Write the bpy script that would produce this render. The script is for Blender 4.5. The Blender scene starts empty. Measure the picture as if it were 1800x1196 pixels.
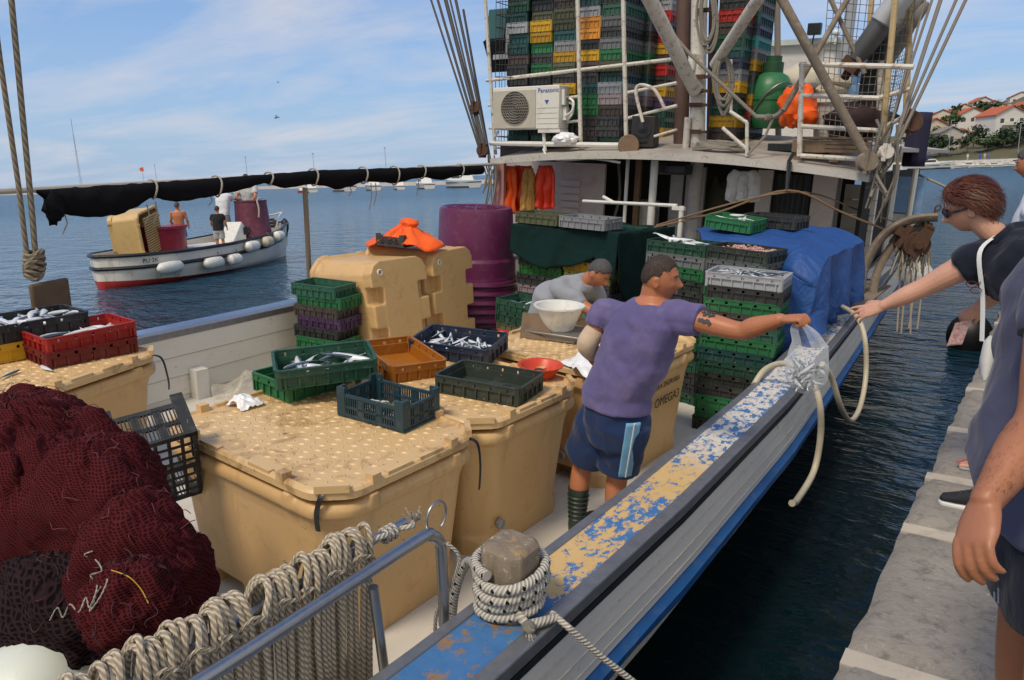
import bpy, math, random
from mathutils import Matrix, Vector, Euler, noise
PI = math.pi
R = math.radians
rnd = random.Random(7)
scene = bpy.context.scene
col = scene.collection

# ------------------------------------------------------------------ camera
CAM = Vector((0.0, 0.0, 2.7)); FPX = 1300.0
YAW, PITCH, ROLL = R(36), R(12.66), R(2.05)
cF = Vector((-math.sin(YAW)*math.cos(PITCH), math.cos(YAW)*math.cos(PITCH), -math.sin(PITCH)))
r0 = Vector((math.cos(YAW), math.sin(YAW), 0)); u0 = r0.cross(cF)
cR = r0*math.cos(ROLL) - u0*math.sin(ROLL); cU = r0*math.sin(ROLL) + u0*math.cos(ROLL)
cam_d = bpy.data.cameras.new('camera'); cam = bpy.data.objects.new('camera', cam_d); col.objects.link(cam)
cam.matrix_world = Matrix(((cR.x, cU.x, -cF.x, CAM.x), (cR.y, cU.y, -cF.y, CAM.y), (cR.z, cU.z, -cF.z, CAM.z), (0, 0, 0, 1)))
cam_d.sensor_width = 36; cam_d.lens = FPX/1800*36; cam_d.clip_start = 0.05; cam_d.clip_end = 9000
scene.camera = cam

# ------------------------------------------------------------------ world and sun
SUN_EL, SUN_AZ = R(56), R(182)          # azimuth clockwise from +Y
w = bpy.data.worlds.new('World'); scene.world = w; w.use_nodes = True
nt = w.node_tree; nt.nodes.clear(); N = nt.nodes.new; L = nt.links.new
sky = N('ShaderNodeTexSky'); sky.sky_type = 'NISHITA'; sky.sun_disc = False
sky.sun_elevation = SUN_EL; sky.sun_rotation = SUN_AZ; sky.air_density = 1.0; sky.dust_density = 1.2; sky.ozone_density = 2.5
tc = N('ShaderNodeTexCoord'); sep = N('ShaderNodeSeparateXYZ'); L(tc.outputs['Generated'], sep.inputs[0])
def wmath(op, a, b=None):
    m = N('ShaderNodeMath'); m.operation = op
    for i, x in enumerate((a, b)):
        if x is None: continue
        if isinstance(x, (int, float)): m.inputs[i].default_value = x
        else: L(x, m.inputs[i])
    return m.outputs[0]
zc = wmath('ADD', wmath('MAXIMUM', sep.outputs[2], 0.0), 0.10)
cmb = N('ShaderNodeCombineXYZ'); L(wmath('DIVIDE', sep.outputs[0], zc), cmb.inputs[0]); L(wmath('DIVIDE', sep.outputs[1], zc), cmb.inputs[1])
mp = N('ShaderNodeMapping'); L(cmb.outputs[0], mp.inputs[0]); mp.inputs['Rotation'].default_value = (0, 0, R(20)); mp.inputs['Scale'].default_value = (.55, 1.0, 1)
ns = N('ShaderNodeTexNoise'); L(mp.outputs[0], ns.inputs['Vector']); ns.inputs['Scale'].default_value = 1.15; ns.inputs['Detail'].default_value = 9; ns.inputs['Roughness'].default_value = .58; ns.inputs['Distortion'].default_value = .35
rp = N('ShaderNodeValToRGB'); L(ns.outputs[0], rp.inputs[0]); rp.color_ramp.elements[0].position = .43; rp.color_ramp.elements[1].position = .72
hz = N('ShaderNodeMapRange'); L(sep.outputs[2], hz.inputs[0]); hz.inputs[1].default_value = 0.0; hz.inputs[2].default_value = .42; hz.inputs[3].default_value = .85; hz.inputs[4].default_value = 0.0
skm = N('ShaderNodeMix'); skm.data_type = 'RGBA'; skm.blend_type = 'MULTIPLY'; skm.inputs[0].default_value = 1
L(sky.outputs[0], skm.inputs[6]); skm.inputs[7].default_value = (.62, 1.12, 1.62, 1)
hzm = N('ShaderNodeMix'); hzm.data_type = 'RGBA'; L(hz.outputs[0], hzm.inputs[0]); L(skm.outputs[2], hzm.inputs[6]); hzm.inputs[7].default_value = (4.6, 5.8, 7.7, 1)
mx = N('ShaderNodeMix'); mx.data_type = 'RGBA'; L(wmath('MULTIPLY', rp.outputs[0], .85), mx.inputs[0]); L(hzm.outputs[2], mx.inputs[6]); mx.inputs[7].default_value = (6.6, 6.8, 7.6, 1)
# unseen bright cloud bank added behind the camera as soft front fill
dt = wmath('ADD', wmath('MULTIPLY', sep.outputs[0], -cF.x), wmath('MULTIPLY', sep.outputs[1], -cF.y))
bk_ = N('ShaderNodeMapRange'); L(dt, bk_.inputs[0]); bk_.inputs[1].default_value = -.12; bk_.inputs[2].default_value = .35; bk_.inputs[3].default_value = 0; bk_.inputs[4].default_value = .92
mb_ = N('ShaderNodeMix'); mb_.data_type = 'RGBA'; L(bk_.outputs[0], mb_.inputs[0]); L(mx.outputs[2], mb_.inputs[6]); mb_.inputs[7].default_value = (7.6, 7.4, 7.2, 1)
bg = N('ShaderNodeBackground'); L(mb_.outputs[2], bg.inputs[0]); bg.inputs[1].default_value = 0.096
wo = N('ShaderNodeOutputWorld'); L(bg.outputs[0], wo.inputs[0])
sd = bpy.data.lights.new('sun', 'SUN'); sd.energy = 2.45; sd.angle = R(14); sd.color = (1, .87, .70)
so = bpy.data.objects.new('sun', sd); col.objects.link(so)
sdir = Vector((math.sin(SUN_AZ)*math.cos(SUN_EL), math.cos(SUN_AZ)*math.cos(SUN_EL), math.sin(SUN_EL)))
so.rotation_euler = (-sdir).to_track_quat('-Z', 'Y').to_euler()
vs = scene.view_settings; scene.display_settings.display_device = 'sRGB'
vs.view_transform = 'Standard'; vs.look = 'None'; vs.exposure = 0.0; vs.gamma = 1

# ------------------------------------------------------------------ ship frame: the moored boat lists 4 degrees towards the quay
HEEL = R(4); PV = Vector((-1.4, 0, 1.2))
HM = Matrix.Translation(PV) @ Matrix.Rotation(HEEL, 4, 'Y') @ Matrix.Translation(-PV)
HI = HM.inverted()
def ray(px, py): return cF*FPX + cR*(px-900) + cU*(598-py)
def _hit(px, py, ax, v, ship):
    d = ray(px, py); o = CAM
    if ship: o = HI @ CAM; d = HI.to_3x3() @ d
    return o + d*((v-o[ax])/d[ax])
def sz(px, py, z): return _hit(px, py, 2, z, True)
def sx(px, py, x): return _hit(px, py, 0, x, True)
def sy(px, py, y): return _hit(px, py, 1, y, True)
def wz(px, py, z): return _hit(px, py, 2, z, False)
def wx(px, py, x): return _hit(px, py, 0, x, False)
def wy(px, py, y): return _hit(px, py, 1, y, False)
def wd(px, py, dist):
    d = ray(px, py); return CAM + d*(dist/math.hypot(d.x, d.y))

# ------------------------------------------------------------------ mesh helpers
def T(x, y=0, z=0, rz=0, rx=0, ry=0, s=1):
    return Matrix.Translation((x, y, z)) @ Euler((rx, ry, rz)).to_matrix().to_4x4() @ Matrix.Diagonal((s, s, s, 1))
class MB:
    def __init__(s): s.v = []; s.f = []; s.uv = {}
    def add(s, vs, fs, M=None, uvs=None):
        b = len(s.v)
        s.v += [tuple(M @ Vector(p)) for p in vs] if M is not None else [tuple(p) for p in vs]
        for i, f in enumerate(fs):
            if uvs: s.uv[len(s.f)] = uvs[i]
            s.f.append([b+k for k in f])
        return s
    def box(s, x0, y0, z0, x1, y1, z1, M=None):
        return s.add([(x0,y0,z0),(x1,y0,z0),(x1,y1,z0),(x0,y1,z0),(x0,y0,z1),(x1,y0,z1),(x1,y1,z1),(x0,y1,z1)],
              [(0,3,2,1),(4,5,6,7),(0,1,5,4),(1,2,6,5),(2,3,7,6),(3,0,4,7)], M)
    def cbox(s, c, d, M=None):
        return s.box(c[0]-d[0]/2, c[1]-d[1]/2, c[2]-d[2]/2, c[0]+d[0]/2, c[1]+d[1]/2, c[2]+d[2]/2, M)
    def bar(s, a, b, wd_, th=None):
        a = Vector(a); b = Vector(b); th = th or wd_
        d = b-a; q = d.to_track_quat('X', 'Z').to_matrix().to_4x4()
        return s.box(0, -wd_/2, -th/2, d.length, wd_/2, th/2, Matrix.Translation(a) @ q)
    def loft(s, rings, cap=True, closed=True, M=None, uv=None):
        n = len(rings[0]); vs = [p for r in rings for p in r]; fs = []; us = []
        for i in range(len(rings)-1):
            for j in range(n if closed else n-1):
                k = (j+1) % n
                fs.append((i*n+j, i*n+k, (i+1)*n+k, (i+1)*n+j))
                if uv: us.append(((j/n, uv[i]), ((j+1)/n, uv[i]), ((j+1)/n, uv[i+1]), (j/n, uv[i+1])))
        if cap:
            fs.append(tuple(reversed(range(n)))); fs.append(tuple((len(rings)-1)*n+j for j in range(n)))
            if uv: us += [[(0, 0)]*n]*2
        return s.add(vs, fs, M, us if uv else None)
    def tube(s, pts, r, n=8, M=None, cap=True, ry=None):
        P = [Vector(p) for p in pts]; m = len(P)
        rr = r if isinstance(r, (list, tuple)) else [r]*m
        t0 = (P[1]-P[0]).normalized(); up = Vector((0, 0, 1)) if abs(t0.z) < .95 else Vector((1, 0, 0))
        nv = (up - t0*up.dot(t0)).normalized(); rings = []; uv = []; ln = 0
        for i in range(m):
            t = (P[min(i+1, m-1)]-P[max(i-1, 0)])
            t = t.normalized() if t.length > 1e-9 else t0
            nv = nv - t*nv.dot(t)
            nv = nv.normalized() if nv.length > 1e-6 else t.orthogonal().normalized()
            b = t.cross(nv)
            if i: ln += (P[i]-P[i-1]).length
            k = rr[i]; a, c_ = (k if isinstance(k, (list, tuple)) else (k, k))
            rings.append([P[i] + nv*(math.cos(2*PI*j/n)*c_) + b*(math.sin(2*PI*j/n)*a) for j in range(n)]); uv.append(ln)
        return s.loft(rings, cap, True, M, uv)
    def lathe(s, prof, n=24, M=None, cap=True):
        return s.loft([[(r*math.cos(2*PI*j/n), r*math.sin(2*PI*j/n), z) for j in range(n)] for r, z in prof], cap, True, M)
    def ell(s, c, r, n=16, m=10, M=None, fn=None):
        vs = []; fs = []
        for i in range(m+1):
            th = PI*i/m
            for j in range(n):
                ph = 2*PI*j/n
                d = Vector((math.sin(th)*math.cos(ph), math.sin(th)*math.sin(ph), math.cos(th)))
                p = Vector((d.x*r[0], d.y*r[1], d.z*r[2]))
                if fn: p = fn(p, d)
                vs.append(Vector(c)+p)
        for i in range(m):
            for j in range(n):
                k = (j+1) % n
                fs.append((i*n+j, (i+1)*n+j, (i+1)*n+k, i*n+k))
        return s.add(vs, fs, M)
    def prism(s, out, z0, z1, M=None):
        n = len(out)
        return s.add([(x, y, z0) for x, y in out]+[(x, y, z1) for x, y in out],
              [tuple(reversed(range(n))), tuple(range(n, 2*n))]+[(j, (j+1) % n, n+(j+1) % n, n+j) for j in range(n)], M)
    def grid(s, fn, nu, nv, M=None):
        vs = [fn(i/nu, j/nv) for i in range(nu+1) for j in range(nv+1)]
        return s.add(vs, [(i*(nv+1)+j, (i+1)*(nv+1)+j, (i+1)*(nv+1)+j+1, i*(nv+1)+j+1) for i in range(nu) for j in range(nv)], M)
    def mesh(s, name, smooth=True, angle=40):
        me = bpy.data.meshes.new(name); me.from_pydata(s.v, [], s.f); me.update()
        if s.uv:
            ul = me.uv_layers.new(name='UVMap')
            for i, us in s.uv.items():
                p = me.polygons[i]
                for k, li in enumerate(p.loop_indices): ul.data[li].uv = us[k]
        if smooth:
            me.polygons.foreach_set('use_smooth', [True]*len(me.polygons))
            me.set_sharp_from_angle(angle=R(angle))
        return me
def spline(pts, n=8):
    P = [Vector(p) for p in pts]; out = []
    for i in range(len(P)-1):
        a = P[max(i-1, 0)]; b = P[i]; c = P[i+1]; d = P[min(i+2, len(P)-1)]
        for k in range(n):
            t = k/n
            out.append(.5*((2*b)+(c-a)*t+(2*a-5*b+4*c-d)*t*t+(-a+3*b-3*c+d)*t**3))
    out.append(P[-1]); return out
def lerp(a, b, t): return a+(b-a)*t
def interp(x, tab):
    if x <= tab[0][0]: return tab[0][1]
    for (a, b), (c, d) in zip(tab, tab[1:]):
        if x <= c: return b+(d-b)*(x-a)/(c-a)
    return tab[-1][1]
def fbm(x, y, z, o=3):
    return noise.fractal(Vector((x, y, z)), 1.0, 2.0, o)

def tag(o, label=None, cat=None, group=None, kind=None):
    for k, v in (('label', label), ('category', cat), ('group', group), ('kind', kind)):
        if v: o[k] = v
    return o
BASE = {}
def thing(name, label, cat, loc=(0, 0, 0), ship=False, rz=0, rx=0, ry=0, group=None):
    o = bpy.data.objects.new(name, None); col.objects.link(o); o.empty_display_size = .1
    m = T(*loc, rz=rz, rx=rx, ry=ry); o.matrix_world = (HM @ m) if ship else m
    BASE[o.name] = m.inverted()
    return tag(o, label, cat, group)
def obj(name, mb, mat, parent=None, off=False, smooth=True, angle=40, bevel=0, label=None, M=None):
    """off=True: the mesh was authored in the frame of the place (ship or world), bring it to the parent's frame"""
    if off and parent:
        B = BASE[parent.name]; mb.v = [tuple(B @ Vector(p)) for p in mb.v]
    me = mb.mesh(name, smooth, angle)
    o = bpy.data.objects.new(name, me); col.objects.link(o)
    if mat: me.materials.append(mat)
    if parent:
        o.parent = parent
        BASE[o.name] = BASE.get(parent.name, Matrix())
    if M is not None: o.matrix_basis = M
    if bevel:
        b = o.modifiers.new('bevel', 'BEVEL'); b.width = bevel; b.segments = 2; b.limit_method = 'ANGLE'; b.angle_limit = R(35)
    if label: o['label'] = label
    return o
def single(name, mb, mat, label, cat, loc=(0, 0, 0), ship=False, rz=0, rx=0, ry=0, group=None, kind=None, off=True, **k):
    """a thing that is one mesh; off: mesh authored in place coordinates, moved to its own base"""
    m = T(*loc, rz=rz, rx=rx, ry=ry)
    if off:
        B = m.inverted(); mb.v = [tuple(B @ Vector(p)) for p in mb.v]
    o = obj(name, mb, mat, **k); o.matrix_world = (HM @ m) if ship else m
    BASE[o.name] = m.inverted()
    return tag(o, label, cat, group, kind)
def inst(name, me, label, cat, M, group=None):
    o = bpy.data.objects.new(name, me); col.objects.link(o); o.matrix_world = M
    return tag(o, label, cat, group)
def copy_tree(o, parent=None):
    c = o.copy(); col.objects.link(c)
    if parent: c.parent = parent
    for ch in list(o.children): copy_tree(ch, c)
    return c

# ------------------------------------------------------------------ materials
class NT:
    def __init__(s, name):
        s.m = bpy.data.materials.new(name); s.m.use_nodes = True; s.t = s.m.node_tree
        s.b = s.t.nodes['Principled BSDF']; s.out = s.t.nodes['Material Output']
        s.tc = s.n('ShaderNodeTexCoord'); s.co = s.tc.outputs['Object']
    def n(s, k): return s.t.nodes.new(k)
    def l(s, a, b): s.t.links.new(a, b)
    def set(s, **k):
        for a, v in k.items(): s.b.inputs[a.replace('_', ' ')].default_value = v
        return s
    def noise(s, scale, detail=4, rough=.55, vec=None, dist=0):
        t = s.n('ShaderNodeTexNoise'); s.l(vec or s.co, t.inputs['Vector']); t.inputs['Scale'].default_value = scale
        t.inputs['Detail'].default_value = detail; t.inputs['Roughness'].default_value = rough; t.inputs['Distortion'].default_value = dist
        return t.outputs[0]
    def voro(s, scale, feat='F1', vec=None):
        t = s.n('ShaderNodeTexVoronoi'); t.feature = feat; s.l(vec or s.co, t.inputs['Vector']); t.inputs['Scale'].default_value = scale
        return t.outputs['Distance']
    def ramp(s, fac, a, b, ca=(0, 0, 0, 1), cb=(1, 1, 1, 1)):
        r = s.n('ShaderNodeValToRGB'); s.l(fac, r.inputs[0]); e = r.color_ramp.elements
        e[0].position = a; e[1].position = b; e[0].color = ca; e[1].color = cb
        return r.outputs[0]
    def mix(s, f, a, b, blend='MIX'):
        m = s.n('ShaderNodeMix'); m.data_type = 'RGBA'; m.blend_type = blend
        for i, x in ((0, f), (6, a), (7, b)):
            if isinstance(x, (int, float)): m.inputs[i].default_value = x
            elif isinstance(x, tuple): m.inputs[i].default_value = x if len(x) == 4 else x+(1,)
            else: s.l(x, m.inputs[i])
        return m.outputs[2]
    def math(s, op, a, b=0):
        m = s.n('ShaderNodeMath'); m.operation = op
        for i, x in enumerate((a, b)):
            if isinstance(x, (int, float)): m.inputs[i].default_value = x
            else: s.l(x, m.inputs[i])
        return m.outputs[0]
    def map(s, sc=(1, 1, 1), rot=(0, 0, 0), vec=None, loc=(0, 0, 0)):
        m = s.n('ShaderNodeMapping'); s.l(vec or s.co, m.inputs[0]); m.inputs['Scale'].default_value = sc; m.inputs['Rotation'].default_value = rot; m.inputs['Location'].default_value = loc
        return m.outputs[0]
    def wave(s, scale, vec=None, dist=0, axis='X', prof='SIN', detail=2):
        t = s.n('ShaderNodeTexWave'); s.l(vec or s.co, t.inputs['Vector']); t.bands_direction = axis; t.wave_profile = prof
        t.inputs['Scale'].default_value = scale; t.inputs['Distortion'].default_value = dist; t.inputs['Detail'].default_value = detail
        return t.outputs['Fac']
    def bump(s, h, strength=.3, dist=.01):
        b = s.n('ShaderNodeBump'); s.l(h, b.inputs['Height']); b.inputs['Strength'].default_value = strength; b.inputs['Distance'].default_value = dist
        if s.b.inputs['Normal'].links: s.l(s.b.inputs['Normal'].links[0].from_socket, b.inputs['Normal'])
        s.l(b.outputs[0], s.b.inputs['Normal']); return s
    def color(s, c): s.l(c, s.b.inputs['Base Color']); return s
    def rough(s, f, a, b):
        m = s.n('ShaderNodeMapRange'); s.l(f, m.inputs[0]); m.inputs[3].default_value = a; m.inputs[4].default_value = b
        s.l(m.outputs[0], s.b.inputs['Roughness']); return s
    def sepxyz(s, vec=None):
        t = s.n('ShaderNodeSeparateXYZ'); s.l(vec or s.co, t.inputs[0]); return t.outputs
def c4(c, k=1): return (c[0]*k, c[1]*k, c[2]*k, 1)
_mc = {}
def M_(name, c, rough=.5, var=.18, scale=6, dirt=None, damt=.5, dscale=9, bump=0, bscale=60, metal=0, spec=.5):
    """painted or plastic or stone surface: mottled base colour, optional dirt patches, optional bump"""
    if name in _mc: return _mc[name]
    t = NT(name); t.set(Metallic=metal, Roughness=rough); t.b.inputs['Specular IOR Level'].default_value = spec
    f = t.noise(scale, 6)
    k = t.mix(f, c4(c, 1-var), c4(c, 1+var))
    if dirt:
        d = t.ramp(t.noise(dscale, 8, .65, dist=.6), .52, .72)
        k = t.mix(t.math('MULTIPLY', d, damt), k, c4(dirt))
    t.color(k); t.rough(t.noise(scale*3, 4), max(rough-.12, .03), min(rough+.14, 1))
    if bump: t.bump(t.noise(bscale, 5), bump, .004)
    _mc[name] = t.m; return t.m
# special materials
def mat_water():
    t = NT('sea water'); t.set(Roughness=.04, IOR=1.33)
    X_ = t.sepxyz()[0]; mr = t.n('ShaderNodeMapRange'); t.l(X_, mr.inputs[0]); mr.inputs[1].default_value = -2.5; mr.inputs[2].default_value = -9; mr.inputs[3].default_value = .16; mr.inputs[4].default_value = 1
    mr2 = t.n('ShaderNodeMapRange'); t.l(t.sepxyz()[1], mr2.inputs[0]); mr2.inputs[1].default_value = 5; mr2.inputs[2].default_value = 26; mr2.inputs[3].default_value = .16; mr2.inputs[4].default_value = 1
    calm = t.math('MAXIMUM', mr.outputs[0], mr2.outputs[0])       # sheltered water between hull and quay
    big = t.noise(.55, 3, .55, vec=t.map((1, 1.8, 1), (0, 0, R(35)))); mid = t.noise(2.2, 3, .55, vec=t.map((1, 2.2, 1), (0, 0, R(25))), dist=.3); sm = t.noise(7, 4, .6, vec=t.map((1, 1.8, 1), (0, 0, R(20))), dist=.4)
    h = t.math('ADD', t.math('ADD', t.math('MULTIPLY', big, .75), t.math('MULTIPLY', mid, .34)), t.math('MULTIPLY', sm, .06))
    t.bump(t.math('MULTIPLY', h, calm), 1.0, .62)
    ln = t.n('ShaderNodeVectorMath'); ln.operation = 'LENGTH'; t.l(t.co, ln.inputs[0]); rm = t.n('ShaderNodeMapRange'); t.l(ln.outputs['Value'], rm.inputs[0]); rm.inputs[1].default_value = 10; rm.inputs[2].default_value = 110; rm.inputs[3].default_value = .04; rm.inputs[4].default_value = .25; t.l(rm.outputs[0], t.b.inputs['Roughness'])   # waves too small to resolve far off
    rc = t.n('ShaderNodeMapRange'); t.l(ln.outputs['Value'], rc.inputs[0]); rc.inputs[1].default_value = 7; rc.inputs[2].default_value = 30     # base colour near-black close by, blue farther out
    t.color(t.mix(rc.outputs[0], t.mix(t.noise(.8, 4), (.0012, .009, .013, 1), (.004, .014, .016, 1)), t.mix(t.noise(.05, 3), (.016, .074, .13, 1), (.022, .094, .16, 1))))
    return t.m
def mat_stone():
    t = NT('quay limestone'); t.set(Roughness=.85)
    a = t.mix(t.noise(2.2, 8, .65), (.17, .15, .13, 1), (.43, .39, .33, 1))
    a = t.mix(t.ramp(t.noise(16, 8, .75, dist=.5), .50, .70), a, (.14, .13, .122, 1))
    a = t.mix(t.ramp(t.noise(34, 5, .7), .62, .74), a, (.47, .44, .39, 1))
    t.color(a); t.bump(t.noise(30, 9, .72), .9, .016); t.bump(t.noise(6, 6), .5, .03)
    return t.m
def mat_gunwale():
    t = NT('peeling gunwale paint'); t.set(Roughness=.6)
    y = t.math('ADD', t.sepxyz()[1], 5.0)      # the boat's base stands at y = 5
    n = t.math('ADD', t.math('MULTIPLY', t.noise(27, 10, .74, vec=t.map((1, .6, 1)), dist=.3), .75), t.math('MULTIPLY', t.noise(3.2, 4), .25))
    blue = t.mix(t.noise(8), (.035, .13, .33, 1), (.07, .21, .45, 1))
    yel = t.mix(t.noise(5), (.58, .37, .13, 1), (.68, .48, .22, 1))
    wht = t.mix(t.noise(9), (.60, .53, .44, 1), (.74, .70, .62, 1))
    mr = t.n('ShaderNodeMapRange'); t.l(y, mr.inputs[0]); mr.inputs[1].default_value = 3.35; mr.inputs[2].default_value = 3.75
    top = t.mix(mr.outputs[0], yel, wht)
    thr = t.n('ShaderNodeMapRange'); t.l(y, thr.inputs[0]); thr.inputs[1].default_value = 1.85; thr.inputs[2].default_value = 2.05; thr.inputs[3].default_value = -.14; thr.inputs[4].default_value = .03
    k = t.mix(t.ramp(t.math('ADD', n, thr.outputs[0]), .50, .515), blue, top)
    wood = t.mix(t.noise(40, 4, .6, vec=t.map((1, .15, 1))), (.16, .10, .06, 1), (.33, .23, .15, 1))
    k = t.mix(t.ramp(t.math('ADD', t.noise(11, 9, .75), t.math('MULTIPLY', thr.outputs[0], -.75)), .645, .66), k, wood)
    t.color(k); t.bump(t.ramp(n, .48, .53), .35, .003); return t.m
def mat_planks(name, c1, c2, dirt, scl=1.0, along='Y'):
    t = NT(name); t.set(Roughness=.55)
    v = t.map((1, .25, 1) if along == 'Y' else (.25, 1, 1))
    k = t.mix(t.noise(7, 8, .65, vec=v), c4(c1), c4(c2))
    k = t.mix(t.ramp(t.noise(13, 9, .75, vec=t.map((1, .6, 1))), .60, .72), k, c4(dirt))
    t.color(k); t.bump(t.noise(25, 6, vec=v), .3, .004); return t.m
def mat_tub(name='beige tub plastic', c=(.61, .395, .175)):
    t = NT(name); t.set(Roughness=.42)
    k = t.mix(t.noise(3, 5), c4(c, .9), c4(c, 1.08))
    k = t.mix(t.math('MULTIPLY', t.ramp(t.noise(7, 9, .7, dist=.8), .55, .75), .4), k, (.27, .15, .05, 1))
    k = t.mix(t.math('MULTIPLY', t.ramp(t.noise(9, 7, .65, vec=t.map((1, 1, .12))), .56, .74), .45), k, (.25, .14, .055, 1))
    k = t.mix(t.math('MULTIPLY', t.ramp(t.noise(16, 8, .8, vec=t.map((1, 1, 5), (R(35), R(20), 0))), .63, .68), .35), k, (.78, .62, .40, 1))
    k = t.mix(t.ramp(t.noise(48, 3, .6), .70, .73), k, (.07, .04, .02, 1))
    t.color(k); t.rough(t.noise(20, 4), .32, .6); t.bump(t.noise(120, 3), .06, .002); return t.m
def mat_lid():
    t = NT('worn tub lid plastic'); t.set(Roughness=.5)
    k = t.mix(t.noise(4, 6), (.60, .395, .175, 1), (.72, .51, .265, 1))
    k = t.mix(t.math('MULTIPLY', t.ramp(t.noise(5, 9, .72, dist=1.2), .50, .66), .75), k, (.27, .14, .05, 1))
    k = t.mix(t.ramp(t.noise(30, 5, .68, dist=.8), .655, .68), k, (.05, .028, .018, 1))
    t.color(k); t.rough(t.noise(16, 4), .28, .6); return t.m
def mat_rope(name, c, tw=95, fleck=False):
    t = NT(name); t.set(Roughness=.9); t.b.inputs['Specular IOR Level'].default_value = .15
    uv = t.tc.outputs['UV']; s = t.sepxyz(uv)
    ph = t.math('ADD', t.math('MULTIPLY', s[1], tw*2*PI), t.math('MULTIPLY', s[0], 3*2*PI))
    wv = t.math('ADD', t.math('MULTIPLY', t.math('SINE', ph), .5), .5)
    k = t.mix(wv, c4(c, .38), c4(c, 1.1)); k = t.mix(t.math('MULTIPLY', t.noise(9, 5), .6), k, c4(c, .6))
    if fleck:
        ph2 = t.math('ADD', t.math('MULTIPLY', s[1], 21*2*PI), t.math('MULTIPLY', s[0], 2*PI))
        ph3 = t.math('SUBTRACT', t.math('MULTIPLY', s[1], 21*2*PI), t.math('MULTIPLY', s[0], 2*2*PI))
        m = t.math('MULTIPLY', t.math('GREATER_THAN', t.math('SINE', ph2), .62), t.math('GREATER_THAN', t.math('SINE', ph3), .55))
        k = t.mix(m, k, (.015, .015, .018, 1))
    t.color(k); t.bump(wv, .8, .004); return t.m
def mat_net(name, c, cell=70, hole=.3):
    t = NT(name); t.set(Roughness=.95); t.b.inputs['Specular IOR Level'].default_value = .08
    wob = t.noise(2.5, 3)
    v = t.n('ShaderNodeVectorMath'); v.operation = 'ADD'
    cb = t.n('ShaderNodeCombineXYZ'); t.l(t.math('MULTIPLY', wob, .07), cb.inputs[0]); t.l(t.math('MULTIPLY', wob, .10), cb.inputs[2]); t.l(t.co, v.inputs[0]); t.l(cb.outputs[0], v.inputs[1])
    a = t.wave(cell/6.28*1.0, vec=v.outputs[0], axis='Z', dist=.35); b = t.wave(cell/6.28*.8, vec=v.outputs[0], axis='DIAGONAL', dist=.35)
    g = t.math('MAXIMUM', a, b)
    k = t.mix(t.ramp(g, .55, .9), c4(c, hole), c4(c, 1.25)); k = t.mix(t.noise(6, 5), k, t.mix(1, k, (.6, .5, .5, 1), 'MULTIPLY'))
    t.color(k); t.bump(g, .6, .003); t.bump(t.noise(7, 4, dist=.6), .6, .025); return t.m
def mat_cloth(name, c, var=.15, weave=500, rough=.9, dirt=None):
    t = NT(name); t.set(Roughness=rough); t.b.inputs['Specular IOR Level'].default_value = .2
    t.b.inputs['Sheen Weight'].default_value = .15
    k = t.mix(t.noise(5, 5), c4(c, 1-var), c4(c, 1+var))
    if dirt: k = t.mix(t.math('MULTIPLY', t.ramp(t.noise(6, 6, .6), .5, .7), .5), k, c4(dirt))
    k = t.mix(t.math('MULTIPLY', t.ramp(t.noise(3, 4, .5), .5, .75), .35), k, c4(c, 1.5)); t.color(k); t.bump(t.noise(weave, 2), .15, .001); t.bump(t.noise(7, 3, .5, vec=t.map((1, 1, .6)), dist=1.2), .45, .03); return t.m
def mat_skin(name, c):
    t = NT(name); t.set(Roughness=.45); t.b.inputs['Subsurface Weight'].default_value = .12
    t.b.inputs['Subsurface Radius'].default_value = (.02, .008, .004); t.b.inputs['Subsurface Scale'].default_value = .3
    k = t.mix(t.noise(14, 6, .6), c4(c, .86), (c[0]*1.12, c[1]*1.06, c[2]*1.04, 1))
    k = t.mix(t.math('MULTIPLY', t.ramp(t.noise(90, 4), .5, .75), .22), k, (c[0]*.85, c[1]*.62, c[2]*.58, 1))
    t.color(k); t.bump(t.noise(220, 4), .12, .002); t.bump(t.noise(45, 4), .12, .004); return t.m
def mat_fish():
    t = NT('silver fish skin'); t.set(Roughness=.3, Metallic=.15)
    s = t.sepxyz()
    k = t.ramp(t.math('ADD', t.math('MULTIPLY', s[2], 26), t.math('ADD', .5, t.math('MULTIPLY', t.noise(60), .12))), .62, .86, (.74, .76, .78, 1), (.07, .11, .135, 1))
    t.color(k); return t.m
def mat_bag():
    t = NT('thin white plastic film'); t.set(Roughness=.55)
    t.b.inputs['Base Color'].default_value = (.80, .84, .88, 1)
    tr = t.n('ShaderNodeBsdfTransparent'); mx_ = t.n('ShaderNodeMixShader')
    lw = t.n('ShaderNodeLayerWeight'); lw.inputs[0].default_value = .35
    f = t.math('ADD', t.math('MULTIPLY', lw.outputs['Facing'], .5), t.math('ADD', .04, t.math('MULTIPLY', t.noise(14, 4), .26)))
    t.l(f, mx_.inputs[0]); t.l(tr.outputs[0], mx_.inputs[1]); t.l(t.b.outputs[0], mx_.inputs[2]); t.l(mx_.outputs[0], t.out.inputs[0])
    t.bump(t.noise(18, 3), .22, .008); return t.m
WATER = mat_water(); STONE = mat_stone(); GUN = mat_gunwale(); TUB = mat_tub(); LID = mat_lid()
HULLG = mat_planks('grey hull paint', (.50, .49, .465), (.66, .65, .62), (.20, .17, .14))
BULW = mat_planks('white bulwark paint', (.62, .59, .52), (.78, .76, .70), (.34, .27, .19))
DECK = mat_planks('stained white deck paint', (.52, .48, .40), (.74, .71, .64), (.24, .19, .13))
BLUEP = M_('blue strake paint', (.010, .080, .25), .45, .3, 9, (.10, .12, .16), .6, 10, .2, 40)
STEELD = M_('dark galvanised edging', (.22, .225, .24), .42, .35, 18, (.30, .31, .33), .22, 60, .1, 90, .55)
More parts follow.
